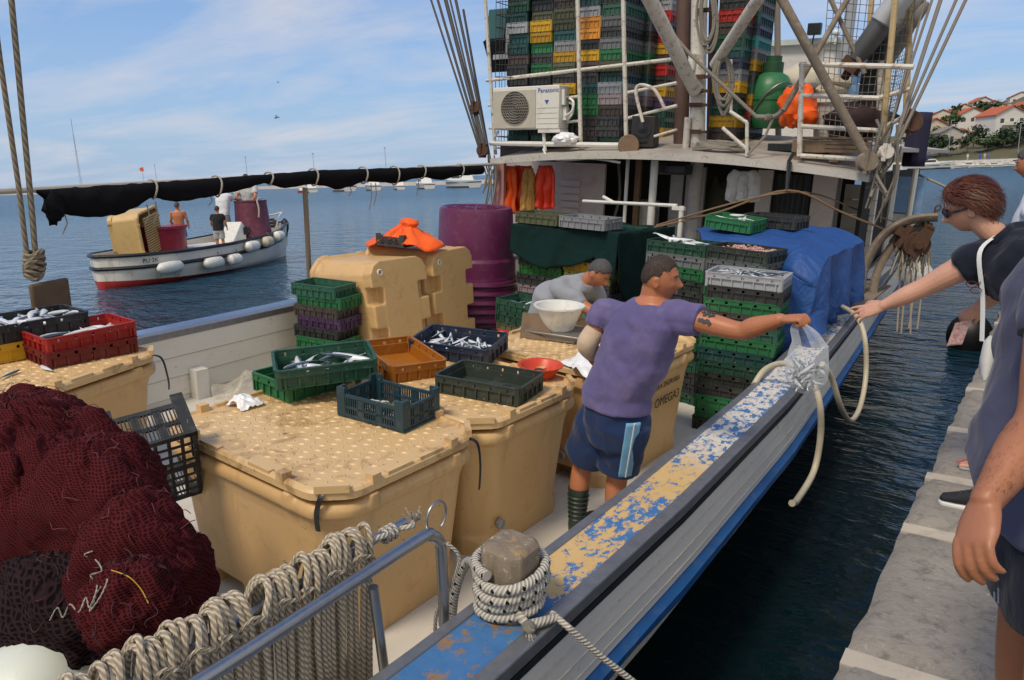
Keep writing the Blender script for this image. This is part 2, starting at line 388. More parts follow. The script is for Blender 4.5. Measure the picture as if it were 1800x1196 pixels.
STEEL = M_('stainless tube', (.40, .405, .41), .34, .12, 20, (.22, .21, .20), .3, 40, 0, 60, 1.0)
RUSTW = M_('white paint bleeding rust', (.62, .59, .52), .55, .12, 9, (.20, .075, .025), 1.0, 13, .2, 50)
RUST = M_('rusty iron', (.10, .05, .03), .8, .5, 25, (.045, .03, .025), .6, 12, .4, 70, .25)
WHITEP = M_('dull white paint', (.68, .67, .63), .5, .08, 5, (.40, .36, .30), .5, 6, .1)
WOOD = M_('weathered wood', (.20, .135, .085), .8, .4, 14, (.09, .065, .05), .6, 10, .4, 40)
WOODG = M_('grey bare timber', (.20, .16, .12), .85, .4, 14, (.44, .40, .35), .5, 11, .5, 40)
DARKIN = M_('dark cabin interior', (.018, .017, .016), .9, .3)  # near-black colour stands in for the shade inside the wheelhouse
BLACKPL = M_('black plastic', (.012, .013, .016), .4, .4, 15, (.07, .07, .08), .3, 40)
ROPEB = mat_rope('hemp rope', (.62, .53, .40), 46); ROPEW = mat_rope('white rope', (.62, .58, .50), 60); ROPEG = mat_rope('grey rope', (.36, .33, .28), 60)
ROPEF = mat_rope('white rope with black flecks', (.66, .63, .56), 70, True); ROPEBIG = mat_rope('thick hanging rope', (.30, .255, .19), 14)
NETM = mat_net('maroon fishing net', (.078, .013, .016), 250, .42); NETK = mat_net('black fishing net', (.024, .014, .017), 150)
NETG = mat_net('dark green shade net', (.012, .040, .038), 160, .45)
ORNG = mat_cloth('orange oilskin', (.86, .115, .012), .12, 300, .45)
FISH = mat_fish(); BAG = mat_bag()
PURP = M_('purple barrel plastic', (.125, .018, .075), .38, .14, 3, (.20, .10, .14), .4, 8)
WHITEPL = M_('white plastic', (.72, .72, .68), .4, .06, 5, (.36, .28, .18), .55, 11)

# ------------------------------------------------------------------ setting: water, quay, far shore
mb = MB().add([(-3500, -300, 0), (2500, -300, 0), (2500, 7500, 0), (-3500, 7500, 0)], [(0, 1, 2, 3)])
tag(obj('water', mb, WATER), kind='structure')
# quay: single blocks of limestone with mortar joints on a core
def qx(y): return interp(y, [(-3, -.46), (2.4, -.44), (3.7, -.42), (6.9, -.37), (12, -.33), (20, -.3)])
core = MB().box(-.30, -4, -2.5, 14, 19, .96)
tag(obj('quay', core, M_('quay mortar', (.46, .41, .33), .95, .15, 5, (.24, .21, .18), .6, 9, .6, 30)), kind='structure')
qr = random.Random(3); qm = MB(); core_ = MB()
rows_y = [-3.0, -1.6, -.3, .9, 2.55, 3.72, 4.45, 5.35, 6.4, 7.7, 9.2, 11, 13, 16, 19]
def qblock(y0, y1, x0f, x1f, z):
    nx, ny = 14, 14
    def fn(u, v):
        y = lerp(y0, y1, v); xa = x0f(y); xb = x1f(y); x = lerp(xa, xb, u)
        e = min(u, 1-u)*(xb-xa); e2 = min(v, 1-v)*(y1-y0); d = min(e, e2)
        zz = z + .012*fbm(x*3, y*3, z*9, 4) - .035*max(0, 1-d/.05)**2
        x += .02*fbm(y*5, z*30, 1.7, 3)*(1 if u < .5 else .4)
        return (x, y+.015*fbm(x*5, y, 9.1, 2), zz)
    qm.grid(fn, nx, ny)
    def side(u, v):
        y = lerp(y0, y1, v); x = x0f(y); 
        return (x + .02*fbm(y*5, z*30, 1.7, 3) + .03*fbm(y*3, u*4, 2, 3)*u*3, y+.015*fbm(x*5, y, 9.1, 2), z-.035-u*3.2)
    qm.grid(lambda u, v: side(1-u, v), 10, 14)
for a, b in zip(rows_y, rows_y[1:]):
    z = 1.0 + qr.uniform(-.012, .012); g = .032
    wq = qr.uniform(.50, .66)
    core_.box(qx(b)-.004, b-.05, .3, qx(b)+5, b+.05, .982)
    core_.box(qx(a)+wq+.005, a, .9, qx(a)+wq+.09, b, .981)
    qblock(a+g, b-g, lambda y: qx(y), lambda y, wq=wq: qx(y)+wq, z)
    z2 = z+qr.uniform(-.01, .01); sh = qr.uniform(.2, .6)
    for k in range(4):
        xo = wq+.07+k*.75
        qblock(a+g, a+(b-a)*sh-g, lambda y, xo=xo: qx(y)+xo, lambda y, xo=xo: qx(y)+xo+.71, z2)
        qblock(a+(b-a)*sh+g, b-g, lambda y, xo=xo: qx(y)+xo, lambda y, xo=xo: qx(y)+xo+.71, z2+.006)
tag(obj('quay_paving', qm, STONE, angle=60), kind='structure')
tag(obj('quay_mortar', core_, M_('quay mortar', (.4, .4, .4))), kind='structure')
# ------------------------------------------------------------------ the moored fishing boat (authored in ship coordinates)
DZ = .45                                     # deck height
def GX(y): return interp(y, [(-2, -1.36), (1.5, -1.25), (3, -1.235), (4.85, -1.27), (6.9, -1.39), (8.7, -1.50), (10.5, -1.61), (12.7, -1.72), (15, -2.1), (18, -3.0), (20, -4.1)])
def PX(y): return interp(y, [(-2, -6.05), (1, -6.4), (4, -6.52), (9, -6.8), (12.7, -6.6), (15, -6.1), (18, -5.1), (20, -4.1)])
def PZ(y): return RZ(y)-.10
def RZ(y): return 1.2 + max(0, y-7)**2*.004
boat = thing('fishing_boat', 'old grey and blue wooden fishing boat moored at the quay, crates stacked on deck', 'fishing boat', (-3.7, 5, 0), True)
ys = [-2+.5*i for i in range(45)]
def B(name, m, mat, par=boat, **k): return obj(name, m, mat, par, off=True, **k)
# hull planks with cream caulked seams
hull = MB(); seam = MB()
prof = [(0, -.09), (.012, -.165), (.022, -.235), (.03, -.30), (.035, -.34)]
for (a, za), (b, zb) in zip(prof, prof[1:]):
    hull.grid(lambda u, v, a=a, b=b, za=za, zb=zb: (GX(ys[0]+22*u)+lerp(a, b, v)-.004*0, ys[0]+22*u, RZ(ys[0]+22*u)+lerp(za-.005, zb+.005, v)), 60, 1)
for x_, z_ in ((.0235, -.235), (.0315, -.30), (.0135, -.165)):
    hh_ = .0035 if z_ < -.2 else .002
    seam.loft([[(GX(y)+x_-.004, y, RZ(y)+z_-hh_), (GX(y)+x_+.0015, y, RZ(y)+z_-hh_+.001*fbm(y*8, z_*50, 1)), (GX(y)+x_+.0015, y, RZ(y)+z_+hh_+.001*fbm(y*9, z_*50, 2)), (GX(y)+x_-.004, y, RZ(y)+z_+hh_)] for y in [-2+22*i/160 for i in range(161)]])
low = [(.035, -.345), (.01, -.43), (-.05, -.62), (-.2, -.9), (-.5, -1.25), (-1.0, -1.6)]
for (a, za), (b, zb) in zip(low, low[1:]):
    hull.grid(lambda u, v, a=a, b=b, za=za, zb=zb: (GX(ys[0]+22*u)+lerp(a, b, v), ys[0]+22*u, RZ(ys[0]+22*u)+lerp(za, zb, v)), 60, 1)
for (a, za), (b, zb) in zip(low+[], low[1:]):
    hull.grid(lambda u, v, a=a, b=b, za=za, zb=zb: (PX(ys[0]+22*u)-lerp(a, b, v), ys[0]+22*u, RZ(ys[0]+22*u)+lerp(za, zb, v)), 60, 1)
hull.grid(lambda u, v: (PX(ys[0]+22*u)-.03*v, ys[0]+22*u, PZ(ys[0]+22*u)-.06-.3*v), 60, 1)
hull.add([(GX(-2), -2, 1.1), (PX(-2), -2, 1.1), (PX(-2)+.5, -2, -.3), (GX(-2)-.5, -2, -.3)], [(0, 1, 2, 3)])
hb = B('hull', hull, HULLG); B('caulked_seam', seam, M_('cream caulk', (.60, .56, .47), .7, .2, 20, (.2, .17, .13), .5, 20), hb)
# rub strake
st = MB(); n = 90
st.loft([[(GX(y)+.030, y, RZ(y)-.342), (GX(y)+.078, y, RZ(y)-.352+.005*fbm(y*4, 1, 1)), (GX(y)+.080+.008*fbm(y*6, 2, 1), y, RZ(y)-.390), (GX(y)+.02, y, RZ(y)-.412)] for y in [-2+22*i/n for i in range(n+1)]])
B('rub_strake', st, BLUEP, hb, angle=30)
# gunwale cap, edging strips, bulwarks
def strip(fx0, fx1, z0, z1, y0=-2, y1=20, n=88):
    m = MB(); Y = [lerp(y0, y1, i/n) for i in range(n+1)]
    m.loft([[(fx0(y), y, RZ(y)+z0), (fx1(y), y, RZ(y)+z0), (fx1(y), y, RZ(y)+z1), (fx0(y), y, RZ(y)+z1)] for y in Y]); return m
gw = B('gunwale', strip(lambda y: GX(y)-.248, lambda y: GX(y)-.050, -.06, -.004), GUN, smooth=False)
B('edge_strip', strip(lambda y: GX(y)-.050, lambda y: GX(y)+.012, -.055, .006), STEELD, gw, bevel=.008, smooth=False)
B('edge_strip', strip(lambda y: GX(y)-.292, lambda y: GX(y)-.248, -.05, .004), STEELD, gw, bevel=.006, smooth=False)
B('rubbing_band', strip(lambda y: GX(y)-.02, lambda y: GX(y)+.012, -.088, -.057), BLACKPL, gw, smooth=False)
ins = MB()
for k in range(4):
    z1 = -.06-.17*k; ins.grid(lambda u, v, z1=z1: (GX(-2+22*u)-.262, -2+22*u, RZ(-2+22*u)+z1-.165*v), 40, 1)
B('bulwark', ins, BULW)
pb = MB()
for k in range(4):
    z1 = -.05-.185*k
    pb.grid(lambda u, v, z1=z1: (PX(-2+22*u)+.27+.012*v, -2+22*u, PZ(-2+22*u)+z1-.178*v), 44, 1)
    pb.grid(lambda u, v, z1=z1: (PX(-2+22*u)+.282-.05*v, -2+22*u, PZ(-2+22*u)+z1-.178), 44, 1)
for y in (-.6, .9, 2.2, 3.62, 5.2, 6.8): pb.box(PX(y)+.285, y-.06, DZ, PX(y)+.40, y+.06, DZ+.28)
pbo = B('bulwark', pb, BULW)
pg = B('gunwale', strip(lambda y: PX(y), lambda y: PX(y)+.17, -.15, -.1), M_('pale blue cap paint', (.17, .27, .44), .5, .2, 8, (.3, .3, .3), .4, 9), smooth=False)
B('edge_strip', strip(lambda y: PX(y)+.17, lambda y: PX(y)+.28, -.155, -.094), STEELD, pg, smooth=False, bevel=.006)
dk = MB(); dk.grid(lambda u, v: (lerp(PX(-2+22*u)+.1, GX(-2+22*u)-.1, v), -2+22*u, DZ+.02*(1-(2*v-1)**2)), 40, 12)
B('deck', dk, DECK)
# worn bollard post on the gunwale
bp = sz(897, 1080, 1.2); bx, by = -1.42, 1.88
bm = MB(); q = .082
def oct_(s, z, c=.35): 
    k = s*c; return [(bx+a, by+b, z) for a, b in ((s, -s+k), (s, s-k), (s-k, s), (-s+k, s), (-s, s-k), (-s, -s+k), (-s+k, -s), (s-k, -s))]
bm.loft([oct_(.085, .9), oct_(.085, 1.37), oct_(.088, 1.43), oct_(.084, 1.445), oct_(.068, 1.462)])
BW = NT('bollard wood'); BW.set(Roughness=.85); gr__ = BW.noise(22, 8, .7, vec=BW.map((1, 1, .18)), dist=.6); kk_ = BW.mix(gr__, (.10, .078, .055, 1), (.36, .29, .21, 1)); kk_ = BW.mix(BW.ramp(BW.noise(26, 7, .75), .58, .66), kk_, (.50, .48, .44, 1)); kk_ = BW.mix(BW.ramp(BW.noise(9, 6, .7), .60, .66), kk_, (.42, .26, .09, 1)); BW.color(kk_); BW.bump(gr__, .9, .012); BW.bump(BW.noise(70, 5), .5, .004)
B('bollard', bm, BW.m, angle=28, bevel=.006)
# ------------------------------------------------------------------ wheelhouse
RY = 8.9
def rzf(x, y=None): return 2.69 - .0234*(x+4.3)**2 + (0 if y is None else .155*min(max(y-8.9, 0), 1.9))
rxl, rxr = sy(864, 281, RY).x, sy(1530, 305, RY).x
rf = MB(); n = 24; X = [lerp(rxl, rxr, i/n) for i in range(n+1)]
rf.loft([[(x, RY, rzf(x)-.05), (x, 10.8, rzf(x, 10.8)-.05), (x, 16, rzf(x, 16)-.05), (x, 16, rzf(x, 16)), (x, 10.8, rzf(x, 10.8)), (x, RY, rzf(x))] for x in X])
wh = MB(); wy_ = 10.3
def panel(m, p0, p1, y=wy_, z0=DZ+.03, z1=2.5, th=.05):
    a = sy(p0, 330, y).x; b = sy(p1, 330, y).x; m.box(a, y, z0, b, y+th, z1)
panel(wh, 868, 1062)
whb = B('wheelhouse', wh, M_('pinkish white cabin paint', (.52, .47, .45), .55, .08, 4, (.28, .22, .19), .5, 6, .1), smooth=False)
for a, b in ((1330, 1356), (1428, 1470)):
    wp = MB(); panel(wp, a, b); B('wall_panel', wp, whb.data.materials[0], whb, smooth=False)
B('roof', rf, mat_planks('roof deck planks', (.34, .29, .25), (.50, .46, .41), (.20, .16, .12)), whb, smooth=False)
fa = MB(); fa.loft([[(x, RY-.03, rzf(x)-.075), (x, RY-.004, rzf(x)-.075), (x, RY-.004, rzf(x)+.012), (x, RY-.03, rzf(x)+.012)] for x in X])
B('roof_edge', fa, M_('chipped roof edge', (.50, .48, .43), .6, .2, 8, (.22, .16, .11), .7, 16, .3, 40), whb, smooth=False)
lv = MB(); a, b = sy(988, 330, wy_).x, sy(1020, 330, wy_).x
for k in range(9): lv.cbox(((a+b)/2, wy_-.012, 1.3+k*.11), (b-a, .02, .085), )
B('louvre', lv, M_('cabin louvre', (.56, .51, .49), .55), whb, smooth=False)
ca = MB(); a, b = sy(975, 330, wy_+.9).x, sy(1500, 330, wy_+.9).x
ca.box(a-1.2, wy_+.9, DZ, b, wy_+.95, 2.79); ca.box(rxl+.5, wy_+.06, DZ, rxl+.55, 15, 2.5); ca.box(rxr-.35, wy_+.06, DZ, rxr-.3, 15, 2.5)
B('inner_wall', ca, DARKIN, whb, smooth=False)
gp = MB()
for a, b in ((1178, 1200), (1205, 1238), (1455, 1478)):
    gp = MB(); panel(gp, a, b, wy_+.15)
    B('door', gp, M_('grey cabin door', (.30, .30, .30), .55, .1, 5, (.16, .14, .12), .5, 8), whb, smooth=False)
p = sy(1120, 330, wy_+.3); B('wooden_post', MB().box(p.x-.05, p.y, DZ, p.x+.04, p.y+.06, 2.6), WOOD, whb, smooth=False)
p = sy(1130, 330, wy_+.45); cbm = MB().box(p.x-.14, p.y, DZ, p.x+.18, p.y+.3, 1.95); B('white_cabinet', cbm, WHITEPL, whb, bevel=.02)
p = sy(1175, 292, RY+.5); B('bulkhead_lamp', MB().box(p.x-.28, p.y, 2.42, p.x+.25, p.y+.3, 2.56), BLACKPL, whb, bevel=.03)
p = sy(1260, 330, wy_+.5); B('hung_oilskin', MB().ell((p.x, p.y, 1.75), (.20, .12, .55), 20, 14, fn=lambda q, d: q*(1+.25*fbm(d.x*2, d.y*2, d.z*2))), M_('dim olive oilskin', (.06, .06, .035), .6), whb)
p = sy(1085, 330, wy_+.4); B('hung_hose', MB().tube(spline([(p.x, p.y, 2.5), (p.x+.06, p.y-.02, 2.0), (p.x-.05, p.y, 1.5), (p.x+.02, p.y, 1.0)], 5), .025, 8), M_('grey hose', (.18, .17, .16), .6), whb)
cu = MB(); a, b = sy(1362, 330, wy_+.2).x, sy(1424, 330, wy_+.2).x
cu.grid(lambda u, v: (lerp(a, b, u), wy_+.2+.02*math.sin(u*40), lerp(1.2, 2.45, v)), 40, 2)
B('curtain', cu, mat_cloth('dim grey curtain', (.055, .065, .07)), whb)
pp = []
for px_, w_ in ((1148, .06), (938+110, .0), ):
    if not w_: continue
    p = sy(px_, 330, RY+.35); m = MB().tube([(p.x, p.y, DZ), (p.x, p.y, 2.6)], w_/2+.02, 12); pp.append(B('post', m, WHITEP, whb))
p = sy(1101, 330, RY+.5); B('post', MB().tube([(p.x, p.y, DZ), (p.x, p.y, 2.6)], .025, 10), WHITEP, whb)
p = sy(1222, 330, RY+.8); B('post', MB().tube([(p.x, p.y, DZ), (p.x, p.y, 2.6)], .085, 14), M_('grey mast foot', (.36, .35, .33), .55, .1, 6, (.2, .15, .1), .5, 9), whb)
p = sy(876, 330, RY+.3); B('post', MB().box(p.x-.1, p.y, DZ, p.x+.1, p.y+.06, 2.55), M_('faded pink post', (.44, .20, .18), .6, .1, 5, (.3, .2, .17), .4, 9), whb)
# white plank side and bow beyond the arch
sw = MB()
for k in range(7): sw.box(-2.35, 10.9+.0*k, .95+k*.2, -1.95, 11.0, 1.14+k*.2)
B('side_wall', sw, BULW, whb, smooth=False)
fx = MB(); fx.box(-1.98, 12.5, 1.9, -1.60, 12.62, 2.42)
B('fore_screen', fx, M_('pale blue paint', (.22, .40, .66), .5, .1, 6, (.6, .6, .58), .5, 4), whb, smooth=False)
fw = MB(); fw.box(-2.02, 12.44, 1.15, -1.58, 12.49, 1.88); fw.tube([(-1.72, 12.3, 1.2), (-1.72, 12.3, 2.55)], .04, 8); fw.tube([(-1.98, 12.3, 1.2), (-1.98, 12.3, 2.6)], .05, 8)
B('fore_post', fw, WHITEP, whb)
# ------------------------------------------------------------------ mast, booms, exhaust pipe
def bl(p0, p1, y0, y1=None): return [sy(*p0, y0), sy(*p1, y0 if y1 is None else y1)]
def ext(a, b, k): return b + (b-a).normalized()*k
my = 9.55
a, b = bl((1228, 245), (1231, 0), my); mast = B('mast', MB().tube([(a.x, a.y, 2.6), ext(a, b, 2.5)], .10, 16), RUSTW)
for z in (2.95, 3.28, 3.45, 3.62, 4.4):
    ft = MB().box(a.x-.13, a.y-.13, z, a.x+.05, a.y-.085, z+.05); ft.box(a.x+.03, a.y-.12, z+.005, a.x+.13, a.y-.06, z+.04); B('mast_fitting', ft, RUST, mast, smooth=False)
lm = MB().lathe([(.05, 0), (.055, .12), (.045, .125), (.05, .2), (.0, .21)], 12, T(a.x-.13, a.y-.12, 3.72)); B('mast_lamp', lm, WHITEP, mast)
tb = MB().tube([(a.x-.12, a.y-.12, 2.75), (a.x-.12, a.y-.12, 3.15)], .045, 10); B('mast_pipe', tb, RUSTW, mast)
a, b = bl((1222, 160), (1140, -5), my-.15, my-1.3); B('boom', MB().tube([a, ext(a, b, 2)], .085, 14), RUSTW)
a, b = bl((1256, 114), (1335, -5), my-.1, my-1.0); B('boom', MB().tube([a, ext(a, b, 2)], .065, 14), RUSTW)
a, b = bl((1199, 245), (1204, 0), my+.25); ex = B('exhaust_pipe', MB().tube([(a.x, a.y, 2.6), ext(a, b, 2)], .10, 16), M_('brown rusted pipe', (.115, .065, .052), .65, .25, 5, (.06, .045, .04), .6, 7))
B('pipe_collar', MB().lathe([(.115, 0), (.115, .03), (.1, .03)], 16, T(a.x, a.y, 2.67)), RUST, ex)
a, b = bl((1252, 245), (1256, 0), my+.5); B('exhaust_pipe', MB().tube([(a.x, a.y, 2.6), ext(a, b, 2)], .06, 12), M_('brown rusted pipe', (.1, .06, .05)))
a, b = bl((1378, 200), (1372, 0), 11.5); B('aerial_post', MB().tube([(a.x, a.y, 2.6), ext(a, b, 2)], .045, 10), M_('grey brown pole', (.22, .19, .15), .7, .2))
a, b = bl((1470, 235), (1498, 0), 11.0); B('aerial_post', MB().tube([(a.x, a.y, 2.6), ext(a, b, 2)], .07, 12), M_('grey steel pole', (.34, .37, .42), .45, .1))
a, b = bl((1532, 292), (1372, -5), RY-.05, RY-.2); B('boom', MB().tube([a, ext(a, b, 1.5)], .05, 10), WOODG)
a, b = bl((1377, 195), (1492, -5), RY+.1, RY+.6); B('boom', MB().tube([a, ext(a, b, 1.5)], .032, 10), WOODG)
a, b = bl((1520, 130), (1458, -5), RY+.6, RY+.6); B('boom', MB().tube([a, ext(a, b, 1.5)], .025, 8), WOODG)
# white cabin on the upper deck
cb = MB(); a = sy(1332, 78, 13.0); b = sy(1482, 68, 13.0)
cb.box(a.x, 13.0, 2.6, b.x, 15, a.z-.05); cab = B('upper_cabin', cb, WHITEP, smooth=False)
cr_ = MB(); cr_.box(a.x-.1, 12.9, a.z-.05, b.x+.1, 15.1, a.z+.03); B('cabin_roof', cr_, M_('pale green roof trim', (.52, .60, .55), .5), cab, smooth=False)
# ------------------------------------------------------------------ crate cage and rails of the upper deck
cy_ = 9.25
def pipe(m, p0, p1, y, r, y1=None, n=8):
    a, b = bl(p0, p1, y, y1); m.tube([a, b], r, n)
cgf = MB()
for p0, p1, r in (((871, 272), (849, -60), .027), ((1021, 262), (1014, -60), .030), ((1101, 250), (1094, -60), .030)): pipe(cgf, p0, p1, cy_, r)
for p0, p1, r in (((855, 142), (1188, 104), .025), ((985, 174), (1017, 170), .022), ((1100, 164), (1190, 146), .022), ((985, 216), (1017, 213), .020), ((1100, 209), (1190, 186), .022), ((1150, 240), (1190, 228), .017), ((858, 186), (872, 185), .016), ((860, 226), (876, 226), .016)): pipe(cgf, p0, p1, cy_+.02, r)
cage = B('crate_cage', cgf, RUSTW)
dp = MB(); pipe(dp, (862, 252), (1108, 256), cy_-.12, .035); p = sy(1108, 256, cy_-.12)
B('handrail', dp, WHITEP, cage)
B('pole_end', MB().lathe([(.02, -.02), (.13, -.02), (.14, 0), (.13, .03), (.0, .035)], 20, Matrix.Translation((p.x, p.y-.05, p.z)) @ Euler((R(90), 0, R(28))).to_matrix().to_4x4()), WOOD, cage)
wm = MB(); A = sy(849, 272, cy_); 
x0_ = sy(871, 150, cy_).x; 
for k in range(13):
    z = 2.7+k*.17; wm.tube([(x0_-.02, cy_+.02, z), (x0_-.04, cy_+1.6, z+.02*math.sin(k))], .006, 4)
    if k < 16: wm.tube([(x0_, cy_+.01, z), (x0_+.32, cy_-.01, z-.02)], .005, 4)
for k in range(10): wm.tube([(x0_-.03, cy_+.05+k*.16, 2.62), (x0_-.05, cy_+.05+k*.16, 4.9)], .006, 4)
for k in range(3): wm.tube([(x0_+.08+k*.1, cy_, 2.7), (x0_+.06+k*.1, cy_, 4.9)], .005, 4)
B('wire_mesh', wm, M_('black wire', (.03, .025, .025), .6), cage)
rl = MB(); ry_ = RY+.12
for p0, p1, r, yy in (((1405, 275), (1410, 110), .03, ry_), ((1544, 250), (1549, 108), .036, ry_+.7), ((1405, 113), (1606, 118), .028, ry_), ((1406, 168), (1546, 173), .026, ry_), ((1406, 222), (1545, 230), .026, ry_), ((1408, 274), (1512, 280), .026, ry_), ((1546, 172), (1606, 155), .026, ry_+.4), ((1546, 228), (1590, 205), .026, ry_+.4)):
    pipe(rl, p0, p1, yy, r)
rail = B('deck_rail', rl, RUSTW)
rl = MB(); pipe(rl, (1313, 215), (1313, 275), RY+.1, .022); pipe(rl, (1313, 216), (1283, 196), RY+.1, .022); B('handrail', rl, RUSTW, rail)
rl = MB(); pipe(rl, (1270, 225), (1312, 262), RY+.1, .022); B('brace', rl, RUSTW, rail)
rl = MB(); pipe(rl, (1285, 105), (1285, 195), my, .02); B('rail_post', rl, RUSTW, rail)
rp_ = MB()
for p0, p1, y in (((1551, 245), (1577, -40), RY+.5), ((1592, 210), (1602, -40), RY+.9), ((1528, 60), (1535, -40), RY+1.5), ((1565, 120), (1612, -40), RY+1.2)): pipe(rp_, p0, p1, y, .033)
B('rail_post', rp_, M_('yellowed rusty pole', (.50, .38, .20), .6, .2, 9, (.22, .08, .03), .9, 10, .2, 50), rail)
def netgrid(m, c00, c10, c01, c11, nu, nv, y0, y1, r=.004):
    P = [sy(*c00, y0), sy(*c10, y1), sy(*c01, y0), sy(*c11, y1)]
    f = lambda u, v: P[0].lerp(P[1], u).lerp(P[2].lerp(P[3], u), v)
    for i in range(nu+1): m.tube([f(i/nu, 0), f(i/nu, .5)+Vector((0, .02, .0)), f(i/nu, 1)], r, 4)
    for j in range(nv+1): m.tube([f(0, j/nv), f(.5, j/nv)-Vector((0, 0, .03)), f(1, j/nv)], r, 4)
wn = MB(); netgrid(wn, (1456, -10), (1610, -10), (1435, 260), (1560, 270), 13, 20, RY+.6, RY+.8)
netgrid(wn, (1560, 100), (1605, 90), (1540, 270), (1560, 260), 12, 26, RY+.5, RY+1.0, .003)
B('safety_net', wn, M_('faded grey twine', (.20, .19, .17), .9), rail)
# mast stays: shrouds of wire and rope on both sides
def stay(p0, p1, y0, y1, r, mat=None, sag=0):
    a, b = bl(p0, p1, y0, y1); e = ext(a, b, 1.5)
    B('shroud', MB().tube([a, b, e], r, 6), mat or M_('tarred wire', (.06, .055, .055), .7))
for p0, p1, r in (((845, 270), (756, -5), .016), ((848, 268), (768, -5), .02), ((851, 262), (782, -5), .03), ((853, 260), (790, -5), .014), ((856, 255), (800, -5), .022), ((862, 285), (838, 150), .02)): stay(p0, p1, RY+.1, RY+.6, r)
for p0, p1, r in (((1555, 300), (1700, -5), .018), ((1548, 305), (1683, -5), .016), ((1560, 290), (1655, -5), .022), ((1540, 300), (1640, -5), .014), ((1550, 280), (1628, -5), .012)): stay(p0, p1, RY, RY+.9, r, M_('grey rope stay', (.20, .175, .15), .9))
# blocks and deadeyes lashed on the shrouds
for px_, py_, y, s, mt in ((1601, 215, RY+.4, .12, RUST), (1524, 285, RY-.1, .11, WOODG), (1556, 268, RY, .08, RUSTW), (835, 190, RY+.2, .08, RUST), (848, 265, RY+.1, .09, RUST)):
    p = sy(px_, py_, y); m = MB().lathe([(.02, -.05), (s*.9, -.05), (s, -.03), (s*.8, 0), (s, .03), (s*.9, .05), (.02, .05)], 20, Matrix.Translation(p) @ Euler((R(80), 0, R(35))).to_matrix().to_4x4())
    m.cbox(p, (.04, .14, s*2.3)); B('pulley_block', m, mt)
# rope tangle lashed at the shroud foot
lt = MB(); lr = random.Random(4)
for k in range(14):
    p0 = sy(lr.uniform(1525, 1590), lr.uniform(200, 300), RY+lr.uniform(-.1, .3)); p1 = sy(lr.uniform(1520, 1560), lr.uniform(310, 400), RY+lr.uniform(-.1, .3))
    lt.tube(spline([p0, p0.lerp(p1, .5)+Vector((lr.uniform(-.12, .12), 0, lr.uniform(-.1, .1))), p1], 5), lr.uniform(.008, .018), 6)
B('lashing', lt, ROPEG)
lt = MB()
for k in range(10):
    p0 = sy(lr.uniform(845, 872), lr.uniform(270, 300), RY+.2); p1 = sy(lr.uniform(848, 868), lr.uniform(330, 372), RY+.2)
    lt.tube(spline([p0, p0.lerp(p1, .5)+Vector((lr.uniform(-.06, .06), 0, 0)), p1], 5), lr.uniform(.008, .016), 6)
B('lashing', lt, ROPEG)
# net hauler: bent timber arch carrying a rusty roller block
ar = MB(); hx = -1.5
pts = spline([sy(1508, 535, 8.9), sy(1520, 470, 9.1), sy(1552, 415, 9.2), sy(1598, 388, 9.3), sy(1648, 382, 9.35)], 6)
ar.tube(pts, [(.05, .085)]*len(pts), 8); pts2 = spline([sy(1532, 535, 9.1), sy(1542, 480, 9.2), sy(1570, 430, 9.3), sy(1605, 404, 9.4), sy(1640, 398, 9.45)], 6)
ar.tube(pts2, [(.03, .045)]*len(pts2), 8); nh = B('net_hauler', ar, WOODG, angle=60)
p = sy(1606, 428, 9.35); rb = MB(); Mr = Matrix.Translation(p) @ Euler((0, R(25), R(20))).to_matrix().to_4x4()
rb.lathe([(.03, -.17), (.135, -.17), (.145, -.14), (.07, -.07), (.06, 0), (.07, .07), (.145, .14), (.135, .17), (.03, .17)], 20, Mr @ Matrix.Rotation(R(90), 4, 'X'))
rb.lathe([(.0, -.26), (.035, -.26), (.035, .26), (.0, .26)], 12, Mr @ Matrix.Rotation(R(90), 4, 'X'))
for s in (-.20, .20):
    rb.prism([(-.05, -.12), (.06, -.13), (.09, .0), (.05, .22), (-.05, .22), (-.09, .02)], s-.010, s+.010, Mr @ Matrix.Rotation(R(90), 4, 'X')); rb.lathe([(.0, s-.035), (.055, s-.035), (.055, s+.035), (.0, s+.035)], 6, Mr @ Matrix.Rotation(R(90), 4, 'X'))
rb.cbox((0, 0, .23), (.08, .44, .03), Mr); rb.cbox((-.16, .02, .02), (.05, .36, .26), Mr); rb.cbox((-.21, -.1, .05), (.10, .08, .10), Mr)
for k in range(4): rb.tube([(.026*math.cos(q*PI/6), .0 if k % 2 else .026*math.sin(q*PI/6)*0, .27+.055*k+.036*math.sin(q*PI/6)) if k % 2 else (0, .026*math.cos(q*PI/6), .27+.055*k+.036*math.sin(q*PI/6)) for q in range(13)], .009, 5, Mr)
B('roller', rb, RUST, nh, angle=30)
fr = MB()
for k in range(60):
    q = p+Vector((lr.uniform(-.14, .18), lr.uniform(-.2, .2), lr.uniform(-.14, .0))); fr.tube([q, q+Vector((lr.uniform(-.06, .06), lr.uniform(-.05, .05), -lr.uniform(.1, .25)))], .008, 5)
for dx in (1582, 1592, 1601, 1611, 1623):
    a = sy(dx, 475, 9.35); b = sy(dx-6+lr.uniform(-8, 8), 585+lr.uniform(-10, 6), 9.35); fr.tube(spline([a, a.lerp(b, .5)+Vector((0, .03, 0)), b], 4), .010, 6)
B('frayed_rope', fr, ROPEB, nh)
wp_ = MB().box(-2.2, 8.55, .46, -1.8, 8.75, 1.75); wp_.box(-2.35, 9.2, .46, -1.75, 9.3, 1.6); wp_.box(-1.98, 7.9, 1.215, -1.46, 9.8, 1.23)
B('timber_bracket', wp_, WOODG, nh, smooth=False)
# white deck plate near the arch
B('cleat_plate', MB().box(-1.86, 9.95, 1.25, -1.66, 11.1, 1.275), WHITEP, smooth=False)
